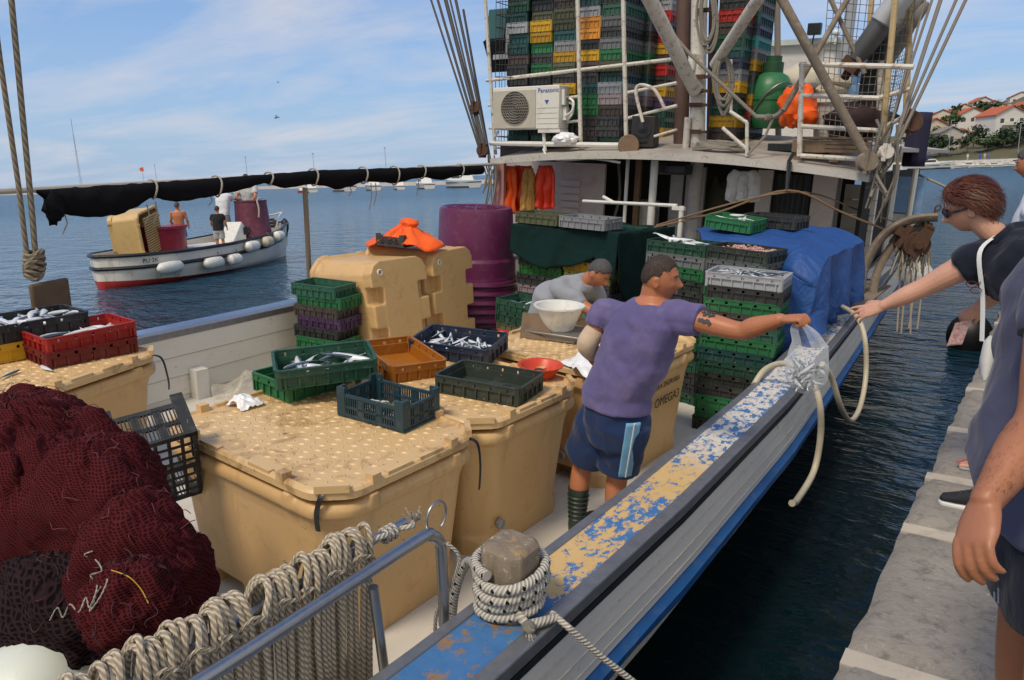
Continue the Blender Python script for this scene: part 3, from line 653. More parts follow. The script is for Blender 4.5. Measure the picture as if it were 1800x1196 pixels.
# stainless rail along the bulwark, two tubes, legs and a ring
ra = MB(); X1 = -1.62
top0 = sx(757, 938, X1); ft0 = sx(778, 1092, X1+.03)
rt = spline([Vector((X1-.02, -.3, 1.49)), Vector((X1-.01, .76, 1.475)), Vector((X1, top0.y-.1, top0.z+.004)), Vector((X1, top0.y-.01, top0.z-.005)), Vector((X1+.004, top0.y+.035, top0.z-.04)), Vector((X1+.01, top0.y+.045, top0.z-.1)), Vector((X1+.03, ft0.y+.01, 1.14))], 8)
srail = B('stainless_rail', MB().tube(rt, .021, 14), STEEL)
g = Vector((X1-.10, 0, 0)); rt2 = [Vector((X1-.12, -.3, 1.50)), Vector((X1-.12, .9, 1.485)), Vector((X1-.10, top0.y-.02, top0.z+.02))]
B('inner_tube', MB().tube(rt2, .016, 12), STEEL, srail)
for y in (1.42, .35): B('rail_leg', MB().tube([(X1-.0, y, 1.44), (X1+.02, y+.02, 1.12)], .017, 10), STEEL, srail)
rg = MB(); p = Vector((X1, top0.y+.03, top0.z+.03)); rg.tube([p+Vector((.0, .05*math.cos(t)-.0, .055*math.sin(t)+.02)) for t in [R(-60+k*15) for k in range(21)]], .005, 8); B('ring', rg, STEEL, srail)
# awning of rolled black netting on a long pole on the port side
aw = -6.55
apole = MB(); a, b = sx(0, 337, aw), sx(850, 290, aw); apole.tube([a+(a-b)*.1, a, b, b+(b-a)*.05], .022, 8); awn = B('awning_pole', apole, M_('grey pole', (.42, .40, .36), .6))
sp_ = sx(536, 330, aw); B('awning_post', MB().tube([(aw, sp_.y, 1.0), (aw, sp_.y, sp_.z)], .028, 10), M_('rusty brown pole', (.22, .17, .12), .6, .2), awn)
bag = MB(); top = [(62, 338+0), (140, 342), (265, 331), (380, 320), (465, 312), (545, 306), (635, 299), (735, 297), (780, 293), (850, 290)]
low_ = [(80, 372), (150, 382), (200, 379), (240, 362), (264, 346), (310, 355), (360, 347), (400, 338), (440, 329), (464, 320), (500, 331), (545, 323), (600, 332), (640, 318), (690, 322), (738, 311), (775, 316), (800, 309), (850, 306)]
def ty(x, tab): return interp(x, tab)
rings = []
xs = [62+i*8.0 for i in range(99)]
for i, x in enumerate(xs):
    t = ty(x, [(62, 335), (140, 330), (265, 322), (465, 309), (560, 301), (735, 296), (850, 292)])-2; b_ = ty(x, low_)+1+2.2*fbm(x*.05, 3, 1)
    if x < 110: b_ = min(b_, t+5+(x-62)*.9)
    P0 = sx(x, t, aw); P1 = sx(x, b_, aw); c = (P0+P1)/2; h = (P0.z-P1.z)/2; wd_ = min(.5*h+.03, .09)
    rings.append([c+Vector((math.cos(a_)*wd_*(1+.25*fbm(x*.03, a_*2, 1)), 0, math.sin(a_)*h*(1+.10*fbm(x*.05, a_*1.5, 4)))) for a_ in [2*PI*k/14 for k in range(14)]])
bag.loft(rings); B('rolled_netting', bag, mat_net('black awning netting', (.012, .013, .016), 200, .5), awn, angle=70)
kn = MB(); p = sx(96, 362, aw+.04)
kn.ell(p, (.07, .08, .11), 18, 12, fn=lambda q, d: q*(1+.35*fbm(d.x*2, d.y*2, d.z*2+3))); kn.ell(p+Vector((0, -.02, -.05)), (.05, .05, .10), 14, 10, fn=lambda q, d: q*(1+.4*fbm(d.x*2, d.y*2+7, d.z*2)))
B('netting_bundle', kn, mat_net('black awning netting b', (.012, .013, .016), 200, .5), awn, angle=70)
for x in (265, 378, 470, 548, 635, 690, 738, 805):
    P0 = sx(x, ty(x, [(62, 335), (140, 330), (265, 322), (465, 309), (560, 301), (735, 296), (850, 292)])-4, aw); P1 = sx(x+5, ty(x, low_)+2, aw); c = (P0+P1)/2; h = (P0.z-P1.z)/2
    ti = MB(); ti.tube([c+Vector((math.cos(k*PI/8)*(min(.5*h+.03, .09)+.012), .012*math.sin(k*PI/4), math.sin(k*PI/8)*(h+.008))) for k in range(17)], .009, 6); B('tie_cord', ti, ROPEW, awn)
for x, y0, y1 in ((258, 360, 395), (273, 355, 393), (370, 345, 362), (113, 375, 412), (616, 330, 345), (652, 322, 370), (660, 322, 362), (735, 315, 344)):
    a, b = sx(x, y0, aw), sx(x-3, y1, aw); B('tie_cord', MB().tube([a, a.lerp(b, .5)+Vector((0, .03, 0)), b], .006, 5), ROPEW, awn)
# thick hoisting ropes, knot and board on the port side
hp = MB(); X2 = -6.35
hp.tube([sx(64, 470, X2), sx(57, 380, X2), sx(20, 0, X2), sx(17, -60, X2)], .020, 10); hp.tube([sx(50, 470, X2-.02), sx(33, 330, X2-.02), sx(0, 105, X2-.02), sx(-14, 0, X2-.02)], .018, 10)
B('hoisting_rope', hp, ROPEBIG)
kn = MB()
for k in range(6):
    p = sx(60, 446+k*8, X2); r_ = .065-.004*abs(k-2); kn.tube([p+Vector((math.cos(t)*r_*.8, math.sin(t)*r_, .018*math.sin(2*t+k))) for t in [2*PI*j/16 for j in range(17)]], .020, 8)
B('rope_knot', kn, ROPEBIG)
bo = MB(); p = sx(90, 527, X2+.02); bo.box(-.02, -.175, -.145, .02, .175, .15, Matrix.Translation(p) @ Euler((0, 0, R(20))).to_matrix().to_4x4())
B('wooden_board', bo, M_('dark stained board', (.115, .075, .045), .75, .4, 10, (.05, .04, .03), .6, 8, .2, 40), bevel=.02)
# ------------------------------------------------------------------ insulated fish tubs
def octo(Lx, Wy, c, z): 
    a, b = Lx/2, Wy/2
    return [(a-c, -b, z), (a, -b+c, z), (a, b-c, z), (a-c, b, z), (-a+c, b, z), (-a, b-c, z), (-a, -b+c, z), (-a+c, -b, z)]
def octo2(Lx, Wy, c, z):       # with eased corners
    o = octo(Lx, Wy, c, z); out = []
    for i in range(8):
        p = Vector(o[i]); a = Vector(o[i-1]); b = Vector(o[(i+1) % 8]); r = c*.33
        out += [p+(a-p).normalized()*r, (p*2+(p+(a-p).normalized()*r)+(p+(b-p).normalized()*r))/4, p+(b-p).normalized()*r]
    return out
def tub_body(Lx, Wy, H, lid=True, rec=True):
    m = MB(); k = .95
    m.loft([octo2(Lx*k-.05, Wy*k-.05, .14, .112), octo2(Lx*k-.04, Wy*k-.04, .14, .16), octo2(Lx-.03, Wy-.03, .13, H-.22), octo2(Lx-.01, Wy-.01, .12, H-.16), octo2(Lx+.05, Wy+.05, .13, H-.135), octo2(Lx+.055, Wy+.055, .13, H-.10), octo2(Lx+.02, Wy+.02, .12, H-.075), octo2(Lx-.04, Wy-.04, .12, H-.07)] + ([] if lid else [octo2(Lx-.10, Wy-.10, .10, H-.08), octo2(Lx-.16, Wy-.16, .09, .25)]))
    # fork openings run in under the base between corner feet and middle feet
    a_, b_ = (Lx*k-.05)/2, (Wy*k-.05)/2; ci = .15
    m.prism([(-a_+.05, -b_+ci), (a_-.05, -b_+ci), (a_, -b_+ci+.05), (a_, b_-ci-.05), (a_-.05, b_-ci), (-a_+.05, b_-ci), (-a_, b_-ci-.05), (-a_, -b_+ci+.05)], 0, .12)
    for sx_ in (-1, 1):
        for sy_ in (-1, 1):
            q = [(sx_*x, sy_*y) for x, y in ((a_-.26, b_-.26), (a_, b_-.26), (a_, b_-.13), (a_-.04, b_-.05), (a_-.13, b_), (a_-.26, b_))]; m.prism(q if sx_*sy_ > 0 else q[::-1], 0, .115)
        m.box(-.12, *sorted((sx_*(b_-ci-.01), sx_*b_))[:1], .002, .12, *sorted((sx_*(b_-ci-.01), sx_*b_))[1:], .115)
    # lugs on the flange
    for fx_ in (-.3, .3):
        for sy_ in (-1, 1): m.cbox((fx_*Lx, sy_*(Wy/2+.012), H-.092), (.055, .05, .075))
    for fy_ in (-.28, .28):
        for sx_ in (-1, 1): m.cbox((sx_*(Lx/2+.012), fy_*Wy, H-.092), (.05, .055, .075))
    return m
def tub_lid(Lx, Wy, H, seed=0):
    m = MB(); a, b = Lx+.05, Wy+.05
    m.loft([octo2(a-.05, b-.05, .13, H-.055), octo2(a, b, .14, H-.045), octo2(a, b, .14, H-.012), octo2(a-.02, b-.02, .135, H), octo2(a-.055, b-.055, .12, H+.004), octo2(a-.075, b-.075, .115, H-.010)])
    lr_ = random.Random(seed)
    for sx_ in (-1, 1):
        for sy_ in (-1, 1):
            m.cbox((0, 0, 0), (.15, .03, .035), Matrix.Translation((sx_*(a/2-.075), sy_*(b/2-.075), H+.008)) @ Matrix.Rotation(-sx_*sy_*R(45), 4, 'Z'))
    for fx_ in (-.27, .27):
        for sy_ in (-1, 1): m.cbox((fx_*Lx, sy_*(b/2-.022), H+.006), (.05, .05, .05)); m.cbox((fx_*Lx*.55, sy_*(b/2-.02), H), (.16, .03, .022))
    for fy_ in (-.26, .26):
        for sx_ in (-1, 1): m.cbox((sx_*(a/2-.022), fy_*Wy, H+.006), (.05, .05, .05)); m.cbox((sx_*(a/2-.02), fy_*Wy*.4, H), (.03, .16, .022))
    nx, ny = int((a-.2)/.062), int((b-.2)/.05)
    for i in range(nx):
        for j in range(ny):
            x = -a/2+.13+(i+.5*(j % 2))*.062; y = -b/2+.12+j*.05; t = R(28) if (i+j) % 2 else R(-28)
            Mx = Matrix.Translation((x, y, H-.0102)) @ Matrix.Rotation(t, 4, 'Z')
            m.add([(-.021, 0, 0), (0, -.007, 0), (.021, 0, 0), (0, .007, 0), (-.009, 0, .0055), (.009, 0, .0055)], [(0, 1, 4), (1, 2, 5), (1, 5, 4), (2, 3, 5), (3, 0, 4), (3, 4, 5)], Mx)
    return m
def strap(m, p):
    pts = spline(p, 6)
    m.tube(pts, [(.014, .004)]*len(pts), 6)
def fish_tub(label, loc, Lx, Wy, H, rz, group='beige insulated fish tubs', lid=True, M=None, plug=()):
    t = thing('fish_tub', label, 'fish tub', loc, True, rz=rz, group=group)
    if M is not None: t.matrix_world = HM @ M
    o = obj('body', tub_body(Lx, Wy, H, lid), TUB, t, angle=180); rm = o.modifiers.new('remesh', 'REMESH'); rm.mode = 'VOXEL'; rm.voxel_size = .011; rm.use_smooth_shade = True; sm_ = o.modifiers.new('smooth', 'SMOOTH'); sm_.factor = .5; sm_.iterations = 3
    if lid: obj('lid', tub_lid(Lx, Wy, H, hash(label) % 99), LID, t, angle=30)
    for (x, y, z, ax) in plug:
        m = MB().lathe([(.033, -.02), (.033, .004), (.026, .008), (.022, -.004), (0, -.004)], 16, Matrix.Translation((x, y, z)) @ (Matrix.Rotation(R(90), 4, 'Y') if ax == 'x' else Matrix.Rotation(R(180), 4, 'X') if ax == 'z' else Matrix.Rotation(R(90), 4, 'X')))
        obj('drain_plug', m, WHITEPL if ax == 'z' else M_('grey plug', (.35, .35, .33), .4), t)
    return t
TH = .88
t1 = fish_tub('closed beige tub with a dirty tread-plate lid, right behind the rope-hung rail', (-3.02, 2.40, DZ), 1.36, 1.0, TH, R(-1.5))
t2 = fish_tub('closed beige tub under the dark olive crate, left of the man in the purple shirt', (-3.02, 3.44, DZ), 1.36, 1.0, TH, R(-1.5), plug=((.66, -.28, .2, 'x'),))
t3 = fish_tub('beige tub lettered in black, between the man in purple and the gunwale', (-2.78, 4.82, DZ), 1.2, 1.3, TH, R(-3), plug=((.2, -.63, .2, 'y'),))
t0 = fish_tub('closed beige tub by the far bulwark with red crates on its lid', (-5.42, 1.95, DZ), 1.25, 1.1, TH, R(16))
for t, pts in ((t1, [(.66, .40, .86), (.72, .42, .84), (.735, .43, .72), (.73, .43, .58)]), (t0, [(.60, .45, .87), (.68, .48, .85), (.70, .5, .7), (.70, .5, .62)])):
    m = MB(); strap(m, pts)
    obj('rubber_latch', m, BLACKPL, t)
m = MB(); strap(m, [(.60, -.47, .885), (.61, -.50, .85), (.60, -.515, .78), (.60, -.51, .70)]); obj('rubber_latch', m, BLACKPL, t1)
def text(parent, body, size, M, mat, name='lettering', ext=.0008, ship=True):
    cu_ = bpy.data.curves.new(name, 'FONT'); cu_.body = body; cu_.size = size; cu_.extrude = ext; cu_.align_x = 'LEFT'
    me = bpy.data.meshes.new_from_object(bpy.data.objects.new('tmp', cu_)); me.name = name
    o = bpy.data.objects.new(name, me); col.objects.link(o); me.materials.append(mat); o.parent = parent; o.matrix_basis = M
    return o
INK = M_('black stencil ink', (.02, .018, .016), .6)
Mt = lambda x, y, z: Matrix.Translation((x, y, z)) @ Matrix.Rotation(R(90), 4, 'Z') @ Matrix.Rotation(R(90+1.6), 4, 'X')
text(t3, 'RIBARSKA ZADRUGA', .056, Mt(.596, -.36+.19, .62), INK); text(t3, 'OMEGA3', .10, Mt(.594, -.02, .48), INK)
def lying(label, cx, cy, rz, ry_=0):
    M = T(cx, cy, DZ, rz=rz) @ Matrix.Rotation(ry_, 4, 'Y') @ Matrix.Translation((0, 0, .632)) @ Matrix.Rotation(R(-90), 4, 'Y')
    return fish_tub(label, (cx, cy, DZ), 1.22, .86, 1.0, 0, lid=False, M=M, plug=((.44, -.26, -.004, 'z'),))
ta = lying('empty beige tub lying on its side, nearer of two, beside the stack of crates', -5.22, 5.44, R(-4), R(-9))
tb_ = lying('empty beige tub lying on its side under the orange jacket, beside the purple barrel', -5.30, 6.30, R(5), R(-4))

# ------------------------------------------------------------------ crates
COLS = dict(g=('dark green', (.012, .085, .050)), G=('green', (.015, .17, .055)), t=('teal', (.010, .085, .085)), k=('charcoal', (.030, .033, .036)), y=('yellow', (.66, .38, .008)), r=('red', (.55, .022, .015)),
            w=('pale grey', (.36, .38, .42)), p=('purple', (.085, .035, .12)), m=('mauve', (.30, .10, .14)), b=('navy blue', (.012, .024, .058)), o=('olive', (.075, .085, .042)), a=('amber', (.60, .25, .02)),
            n=('brown', (.065, .048, .042)), l=('grey', (.13, .145, .15)), e=('bright green', (.035, .26, .045)), v=('lilac grey', (.26, .21, .24)), c=('lime green', (.19, .34, .03)), u=('turquoise', (.02, .19, .20)), R=('dark red', (.22, .012, .014)), O=('orange', (.62, .21, .012)), h=('khaki', (.20, .19, .035)), d=('dark olive', (.022, .034, .026)))
def mat_crate(n, c):
    t = NT('crate plastic '+n); t.set(Roughness=.45); oi = t.n('ShaderNodeObjectInfo'); rv = oi.outputs['Random']
    v = t.n('ShaderNodeVectorMath'); v.operation = 'ADD'; t.l(t.co, v.inputs[0]); cb = t.n('ShaderNodeCombineXYZ'); t.l(t.math('MULTIPLY', rv, 40), cb.inputs[0]); t.l(cb.outputs[0], v.inputs[1]); vv = v.outputs[0]
    k = t.mix(rv, c4(c, .62), (c[0]*1.25+.012, c[1]*1.25+.012, c[2]*1.25+.012, 1)); k = t.mix(t.noise(6, 5, vec=vv), k, t.mix(1, k, (.75, .75, .72, 1), 'MULTIPLY'))
    k = t.mix(t.math('MULTIPLY', t.ramp(t.noise(11, 8, .7, vec=vv, dist=.6), .52, .68), .45), k, (.5*c[0]+.10, .5*c[1]+.095, .5*c[2]+.085, 1))
    k = t.mix(t.math('MULTIPLY', t.ramp(t.noise(45, 4, .6, vec=vv), .68, .72), .6), k, (.45, .45, .43, 1))
    t.color(k); t.rough(t.noise(20, 4, vec=vv), .32, .62); return t.m
CM = {k: mat_crate(n, c) for k, (n, c) in COLS.items()}
_cr = {}
def crate_geo(Lx, Wy, H, kind='std'):
    m = MB(); a, b = Lx/2, Wy/2; th = .012
    if kind in ('std', 'cage'):
        m.box(-a+.012, -b+.012, 0, a-.012, b-.012, .008)
        def wall(axis, s, ln, o):     # wall along its axis, at offset o with outward sign s
            def bx_(u0, u1, z0, z1, d0, d1):
                lo, hi = sorted((s*(o-d0), s*(o-d1)))
                if axis == 'x': m.box(u0, lo, z0, u1, hi, z1)
                else: m.box(lo, u0, z0, hi, u1, z1)
            h = ln/2
            bx_(-h, h, .004, H*.66, .018, .030)                      # main panel
            z0, z1 = (H*.66, H*.85) if kind == 'std' else (H*.86, H*.93); n_ = 5 if axis == 'x' else 3; e = (ln-.0)/n_
            for i in range(n_+1):                                    # posts between slots
                c_ = -h+i*e; w_ = .045 if 0 < i < n_ else .05
                bx_(max(-h, c_-w_), min(h, c_+w_), z0, z1, .006, .018)
            bx_(-h, h, H*.60, H*.72 if kind == 'std' and False else z0, .004, .018)
            bx_(-h, h, z1, H-.006, .004, .016); bx_(-h-.0, h, H-.006, H, 0, .018)
            nr = 7 if axis == 'x' else 5
            for i in range(nr):
                c_ = -h+.03+(ln-.06)*i/(nr-1); bx_(c_-.005, c_+.005, .006, H*.60, .006, .018)
        wall('x', 1, Lx-.05, b); wall('x', -1, Lx-.05, b); wall('y', 1, Wy-.05, a); wall('y', -1, Wy-.05, a)
        for sx_ in (-1, 1):
            for sy_ in (-1, 1):
                P = [(a-.035, b-.004), (a-.012, b-.012), (a-.004, b-.035), (a-.018, b-.036), (a-.036, b-.018)]
                q = [(x*sx_, y*sy_) for x, y in P]
                m.prism(q if sx_*sy_ > 0 else q[::-1], .004, H)
    else:
        for i in range(9): x_ = -a+(2*a-.02)*i/8; m.box(x_, -b, 0, x_+.012 if i % 4 else x_+.03, b, .008)
        for i in range(7): y_ = -b+(2*b-.02)*i/6; m.box(-a, y_, .001, a, y_+.016, .010)
        for axis, o, ln in (('x', b, Lx), ('y', a, Wy)):
            for s in (-1, 1):
                def bx_(u0, u1, z0, z1, d=.014):
                    lo, hi = sorted((s*o, s*(o-d)))
                    if axis == 'x': m.box(u0, lo, z0, u1, hi, z1)
                    else: m.box(lo, u0, z0, hi, u1, z1)
                h = ln/2-.014
                for z0, z1 in ((.01, .022), (H*.38, H*.48), (H*.82, H*.94)): bx_(-h, h, z0, z1)
                nb = int(ln/.017)
                for i in range(1, nb):
                    c_ = -h+2*h*i/nb
                    if i in (nb//3, nb//3+1, nb-nb//3, nb-nb//3-1): bx_(c_-.010, c_+.010, .02, H*.85, .010)
                    else: bx_(c_-.0030, c_+.0030, .02, H*.83, .009)
        for sx_ in (-1, 1):
            for sy_ in (-1, 1):
                m.box(*sorted((sx_*a*1.008, sx_*(a-.055)))[:1], *sorted((sy_*b*1.01, sy_*(b-.016)))[:1], 0, *sorted((sx_*a*1.008, sx_*(a-.055)))[1:], *sorted((sy_*b*1.01, sy_*(b-.016)))[1:], H*1.18)
                m.box(*sorted((sx_*a*1.008, sx_*(a-.016)))[:1], *sorted((sy_*(b-.016), sy_*(b-.055)))[:1], 0, *sorted((sx_*a*1.008, sx_*(a-.016)))[1:], *sorted((sy_*(b-.016), sy_*(b-.055)))[1:], H*1.18)
    return m
def crate_mesh(c, dims, kind='std'):
    key = (c, dims, kind)
    if key not in _cr:
        me = crate_geo(*dims, kind).mesh('fish_crate', False); me.materials.append(CM[c]); _cr[key] = me
    return _cr[key]
STD = (.60, .40, .125)
def crate(c, M, label, dims=STD, kind='std', group=None, ship=True, cat='crate'):
    return inst('fish_crate', crate_mesh(c, dims, kind), label, cat, (HM @ M) if ship else M, group)
def place2(pL, pR, z, W, z2=None):
    """stands a crate by the two lower corners of one side"""
    a = sz(*pL, z); b = sz(*pR, z if z2 is None else z2); d = (b-a); rz = math.atan2(d.y, d.x); c = (a+b)/2 + Vector((-math.sin(rz), math.cos(rz), 0))*W/2
    return c, rz, d.length
# fish
def fish_geo():
    m = MB(); prof_ = [(-.088, .006, .003), (-.07, .010, .005), (-.03, .017, .009), (.01, .019, .0105), (.05, .015, .009), (.075, .009, .006), (.087, .003, .002)]
    m.loft([[(x, w_*math.cos(2*PI*j/8), h*math.sin(2*PI*j/8)) for j in range(8)] for x, h, w_ in prof_])
    m.v = [(x, y, z+.9*abs(x)**2) for x, y, z in m.v]
    m.add([(-.084, .001, .012), (-.114, 0, .026), (-.104, 0, .008), (-.116, 0, -.010), (-.084, .001, .004), (-.084, -.001, .008)], [(0, 1, 2, 5), (5, 2, 3, 4), (2, 1, 0, 4), (2, 4, 3)])
    return m
fm = fish_geo().mesh('fish', True, 60); fm.materials.append(FISH)
fr_ = random.Random(11)
def fish(M, label, group, s=1.0, ship=True):
    # fish lie on their flank: turn the body so that its height axis is horizontal
    return inst('fish', fm, label, 'fish', ((HM @ M) if ship else M) @ Matrix.Diagonal((s, s, s, 1)), group)
def lay_fish(Mc, n, lx, wy, z0, dz, label, group, s=1.0, yaw=None, ship=True):
    for i in range(n):
        x = fr_.uniform(-lx, lx); y = fr_.uniform(-wy, wy); z = z0+dz*i/n+.012*fr_.random()
        a = fr_.uniform(0, 2*PI) if yaw is None else yaw+fr_.gauss(0, .5)
        fish(Mc @ T(x, y, z) @ Euler((R(90)+fr_.gauss(0, .35), fr_.gauss(0, .15), 0)).to_matrix().to_4x4().__rmatmul__(Matrix.Rotation(a, 4, 'Z')) if False else Mc @ T(x, y, z) @ Matrix.Rotation(a, 4, 'Z') @ Matrix.Rotation(fr_.gauss(0, .14), 4, 'Y') @ Matrix.Rotation(R(90 if fr_.random() < .5 else -90)+fr_.gauss(0, .4), 4, 'X'), label, group, s*fr_.uniform(.85, 1.12), ship)
LT = DZ+TH-.005    # lid surface

# crates on the nearest tub
c, rz, ln = place2((512, 749), (640, 700), LT, .0); 
Mg = T(-3.60, 2.80, LT, rz=R(87), rx=0, ry=0); crate('G', Mg, 'empty green crate under the dark green one on the nearest closed tub', (.56, .38, .115))
c, rz, ln = place2((480, 684), (672, 668), LT+.12, .38); Md = T(c.x, c.y, LT+.125, rz=rz, rx=R(3), ry=R(-3)); crate('g', Md, 'dark green crate holding some fish, resting crosswise on an empty green crate', (.58, .38, .118))
lay_fish(Md, 15, .18, .08, .03, .05, 'silver fish lying in the dark green crate on the nearest closed tub', 'fish in the dark green crate', 1.3)
c, rz, ln = place2((697, 788), (590, 752), LT, -.28); Mo = T(-2.86, 2.74, LT, rz=R(4)); crate('b', Mo, 'navy openwork crate with shell scraps on the nearest closed tub', (.46, .31, .14), 'open')
CM['tb'] = mat_crate('blue green', (.008, .042, .062))
_cr[('b', (.46, .31, .14), 'open')].materials[0] = CM['tb']
# scraps in the openwork crate
sm = MB()
for i in range(70):
    p = (fr_.uniform(-.19, .19), fr_.uniform(-.12, .12), .02+fr_.random()*.02); sm.ell(p, (fr_.uniform(.008, .02), fr_.uniform(.004, .009), .005), 6, 4, Matrix.Rotation(fr_.uniform(0, .4), 4, 'Z'))
o = obj('shell_scraps', sm, M_('pale shell scraps', (.50, .50, .46), .5, .4, 30)); o.matrix_world = HM @ Mo; tag(o, 'pale shell and fish scraps strewn in the navy openwork crate', 'scraps', kind='stuff')
wl = MB()
for i in range(9):
    a = 2*PI*i/9; wl.tube(spline([(0, 0, .045), (.03*math.cos(a), .03*math.sin(a), .06), (.07*math.cos(a+.3), .07*math.sin(a+.3), .045+.01*(i % 3))], 4), [.005]*8+[.002], 5)
single('seaweed_tuft', wl, M_('dry olive weed', (.16, .14, .05), .8, .3), 'tuft of yellowish seaweed lying in the navy openwork crate', 'seaweed', off=False).matrix_world = HM @ Mo
c, rz, ln = place2((735, 715), (785, 690), LT, .4)
Mor = T(-3.42, 3.42, LT+.0, rz=R(-22), rx=R(-1), ry=R(3)); crate('O', Mor, 'empty orange crate between the dark green and the navy fish crate', (.58, .40, .125))
Mv = T(-3.30, 3.80, LT+.0, rz=R(8)); 
Mol = T(-2.68, 3.42, LT, rz=R(10)); crate('d', Mol, 'dark olive crate, nearly empty, in front of the red basin', (.58, .38, .112))
for x, y, a, l in ((-.12, -.05, .3, .14), (.10, .04, -.4, .09)):
    single('cloth_scrap', MB().tube(spline([(-l/2, 0, .02), (0, .01, .028), (l/2, -.01, .02)], 5), [(.018, .010)]*11, 8), M_('black rubber glove', (.012, .012, .02), .5), 'black scrap lying in the dark olive crate, %s one' % ('larger' if l > .1 else 'smaller'), 'scrap', off=False).matrix_world = HM @ Mol @ T(x, y, 0, rz=a)
Mna = T(-3.33, 3.92, LT+.015, rz=R(14), rx=R(5)); crate('b', Mna, 'navy blue crate full of small sardines beside the orange crate', (.62, .40, .12))
lay_fish(Mna, 46, .22, .12, .03, .045, 'small silver sardine in the navy blue crate beside the orange crate', 'sardines in the navy crate', .72)
# red basin
p = sz(934, 668, LT); t = thing('basin', 'red plastic basin on the tub lid beside the dark olive crate', 'basin', (p.x, p.y+.1, LT), True)
obj('bowl', MB().lathe([(0, .0), (.09, 0), (.135, .07), (.15, .075), (.15, .082), (.128, .078), (.085, .012), (0, .012)], 28), M_('red orange basin plastic', (.60, .055, .015), .35, .1, 6, (.7, .25, .15), .3, 10), t)
single('fish_guts', MB().ell((0, 0, .03), (.04, .03, .025), 12, 8, fn=lambda q, d: q*(1+.4*fbm(d.x*3, d.y*3, d.z*3))), M_('brown scraps', (.06, .03, .02), .5), 'small brown lump of fish waste in the red basin', 'fish waste', (p.x, p.y+.1, LT), True, off=False)
# knife and paper
p = sz(1030, 655, LT)
bgm = MB(); 
def crumple(cx, cy, cz, rx_, ry_, h, seed, m, n=26):
    m.grid(lambda u, v: (cx+(u-.5)*2*rx_*(1+.25*fbm(v*3, seed, 1)), cy+(v-.5)*2*ry_*(1+.25*fbm(u*3, seed, 5)), cz+max(0, h*(.25+.9*fbm(u*3+seed, v*3, seed, 2)+.6*(1-((2*u-1)**2+(2*v-1)**2)*.8)))), n, n)
crumple(0, 0, .004, .20, .14, .07, 3.3, bgm)
PBAG = M_('crumpled white bag film', (.78, .79, .80), .35, .05, 8)
single('plastic_bag', bgm, PBAG, 'crumpled white plastic bags lying on the tub behind the red basin', 'plastic bag', (p.x-.05, p.y+.1, LT), True, rz=R(-25), off=False)
p = sz(432, 712, LT); bgm = MB(); crumple(0, 0, .004, .085, .07, .05, 8.1, bgm, 18)
single('plastic_bag', bgm, PBAG, 'small crumpled white bag at the lid edge left of the green crate', 'plastic bag', (p.x, p.y, LT), True, off=False)
bgm = MB(); crumple(0, 0, 0, .30, .22, .16, 5.7, bgm, 30); t_ = NT('clear film'); t_.set(Roughness=.3, Alpha=.35); t_.b.inputs['Base Color'].default_value = (.62, .58, .48, 1); t_.bump(t_.noise(14, 5), .6, .02)
p = sz(440, 690, DZ); single('plastic_sheet', bgm, t_.m, 'clear plastic sheet crumpled on deck against the white bulwark', 'plastic sheet', (p.x, p.y, DZ), True, rz=R(70), off=False)

# red, yellow and black crates on the left tub
M0 = T(-5.42, 1.95, DZ, rz=R(16)); zt = LT
c, rz, ln = place2((88, 650), (243, 619), zt, .40); rr = rz
Mr2 = T(c.x, c.y, zt, rz=rz); crate('R', Mr2, 'dark red crate standing on the tub lid under the bright red crate', (.60, .40, .105))
Mr1 = T(c.x-.02, c.y+.01, zt+.098, rz=rz+R(3), ry=R(-1.5)); crate('r', Mr1, 'bright red crate with a few fish, topmost on the left tub', (.60, .40, .105))
lay_fish(Mr1, 9, .2, .10, .02, .05, 'silver fish lying in the bright red crate', 'fish in the red crate', 1.25)
d = Vector((-math.sin(rz), math.cos(rz), 0)); e = Vector((math.cos(rz), math.sin(rz), 0))
q = c-e*.22+d*.36; My = T(q.x, q.y, zt, rz=rz+R(2)); crate('y', My, 'yellow crate behind the red crates, mostly hidden', (.60, .40, .125))
q = q+e*.06; Mk = T(q.x, q.y, zt+.125, rz=rz+R(4)); crate('k', Mk, 'black crate heaped with fish behind the bright red crate', (.60, .40, .125))
lay_fish(Mk, 22, .22, .12, .05, .07, 'silver fish heaped in the black crate behind the red crates', 'fish in the black crate', 1.4)
for k, (px_, py_) in enumerate(((15, 632), (18, 660), (80, 650))):
    p = sz(px_, py_, LT); fish(T(p.x, p.y, LT+.012, rz=1.1+k) @ Matrix.Rotation(R(85), 4, 'X'), 'loose fish lying on the left tub lid beside the yellow crate', 'loose fish on the left tub', .9)
# black openwork crate hanging tilted over the tub's left end
p = sy(270, 800, 1.72)
Mb = T(p.x, p.y, p.z-.02, rz=R(-30)) @ Matrix.Rotation(R(-58), 4, 'Y') @ Matrix.Rotation(R(12), 4, 'X') @ Matrix.Translation((0, 0, -.11))
crate('k', Mb, 'black openwork crate tilted on its side between the maroon net and the tub', (.52, .37, .22), 'open')

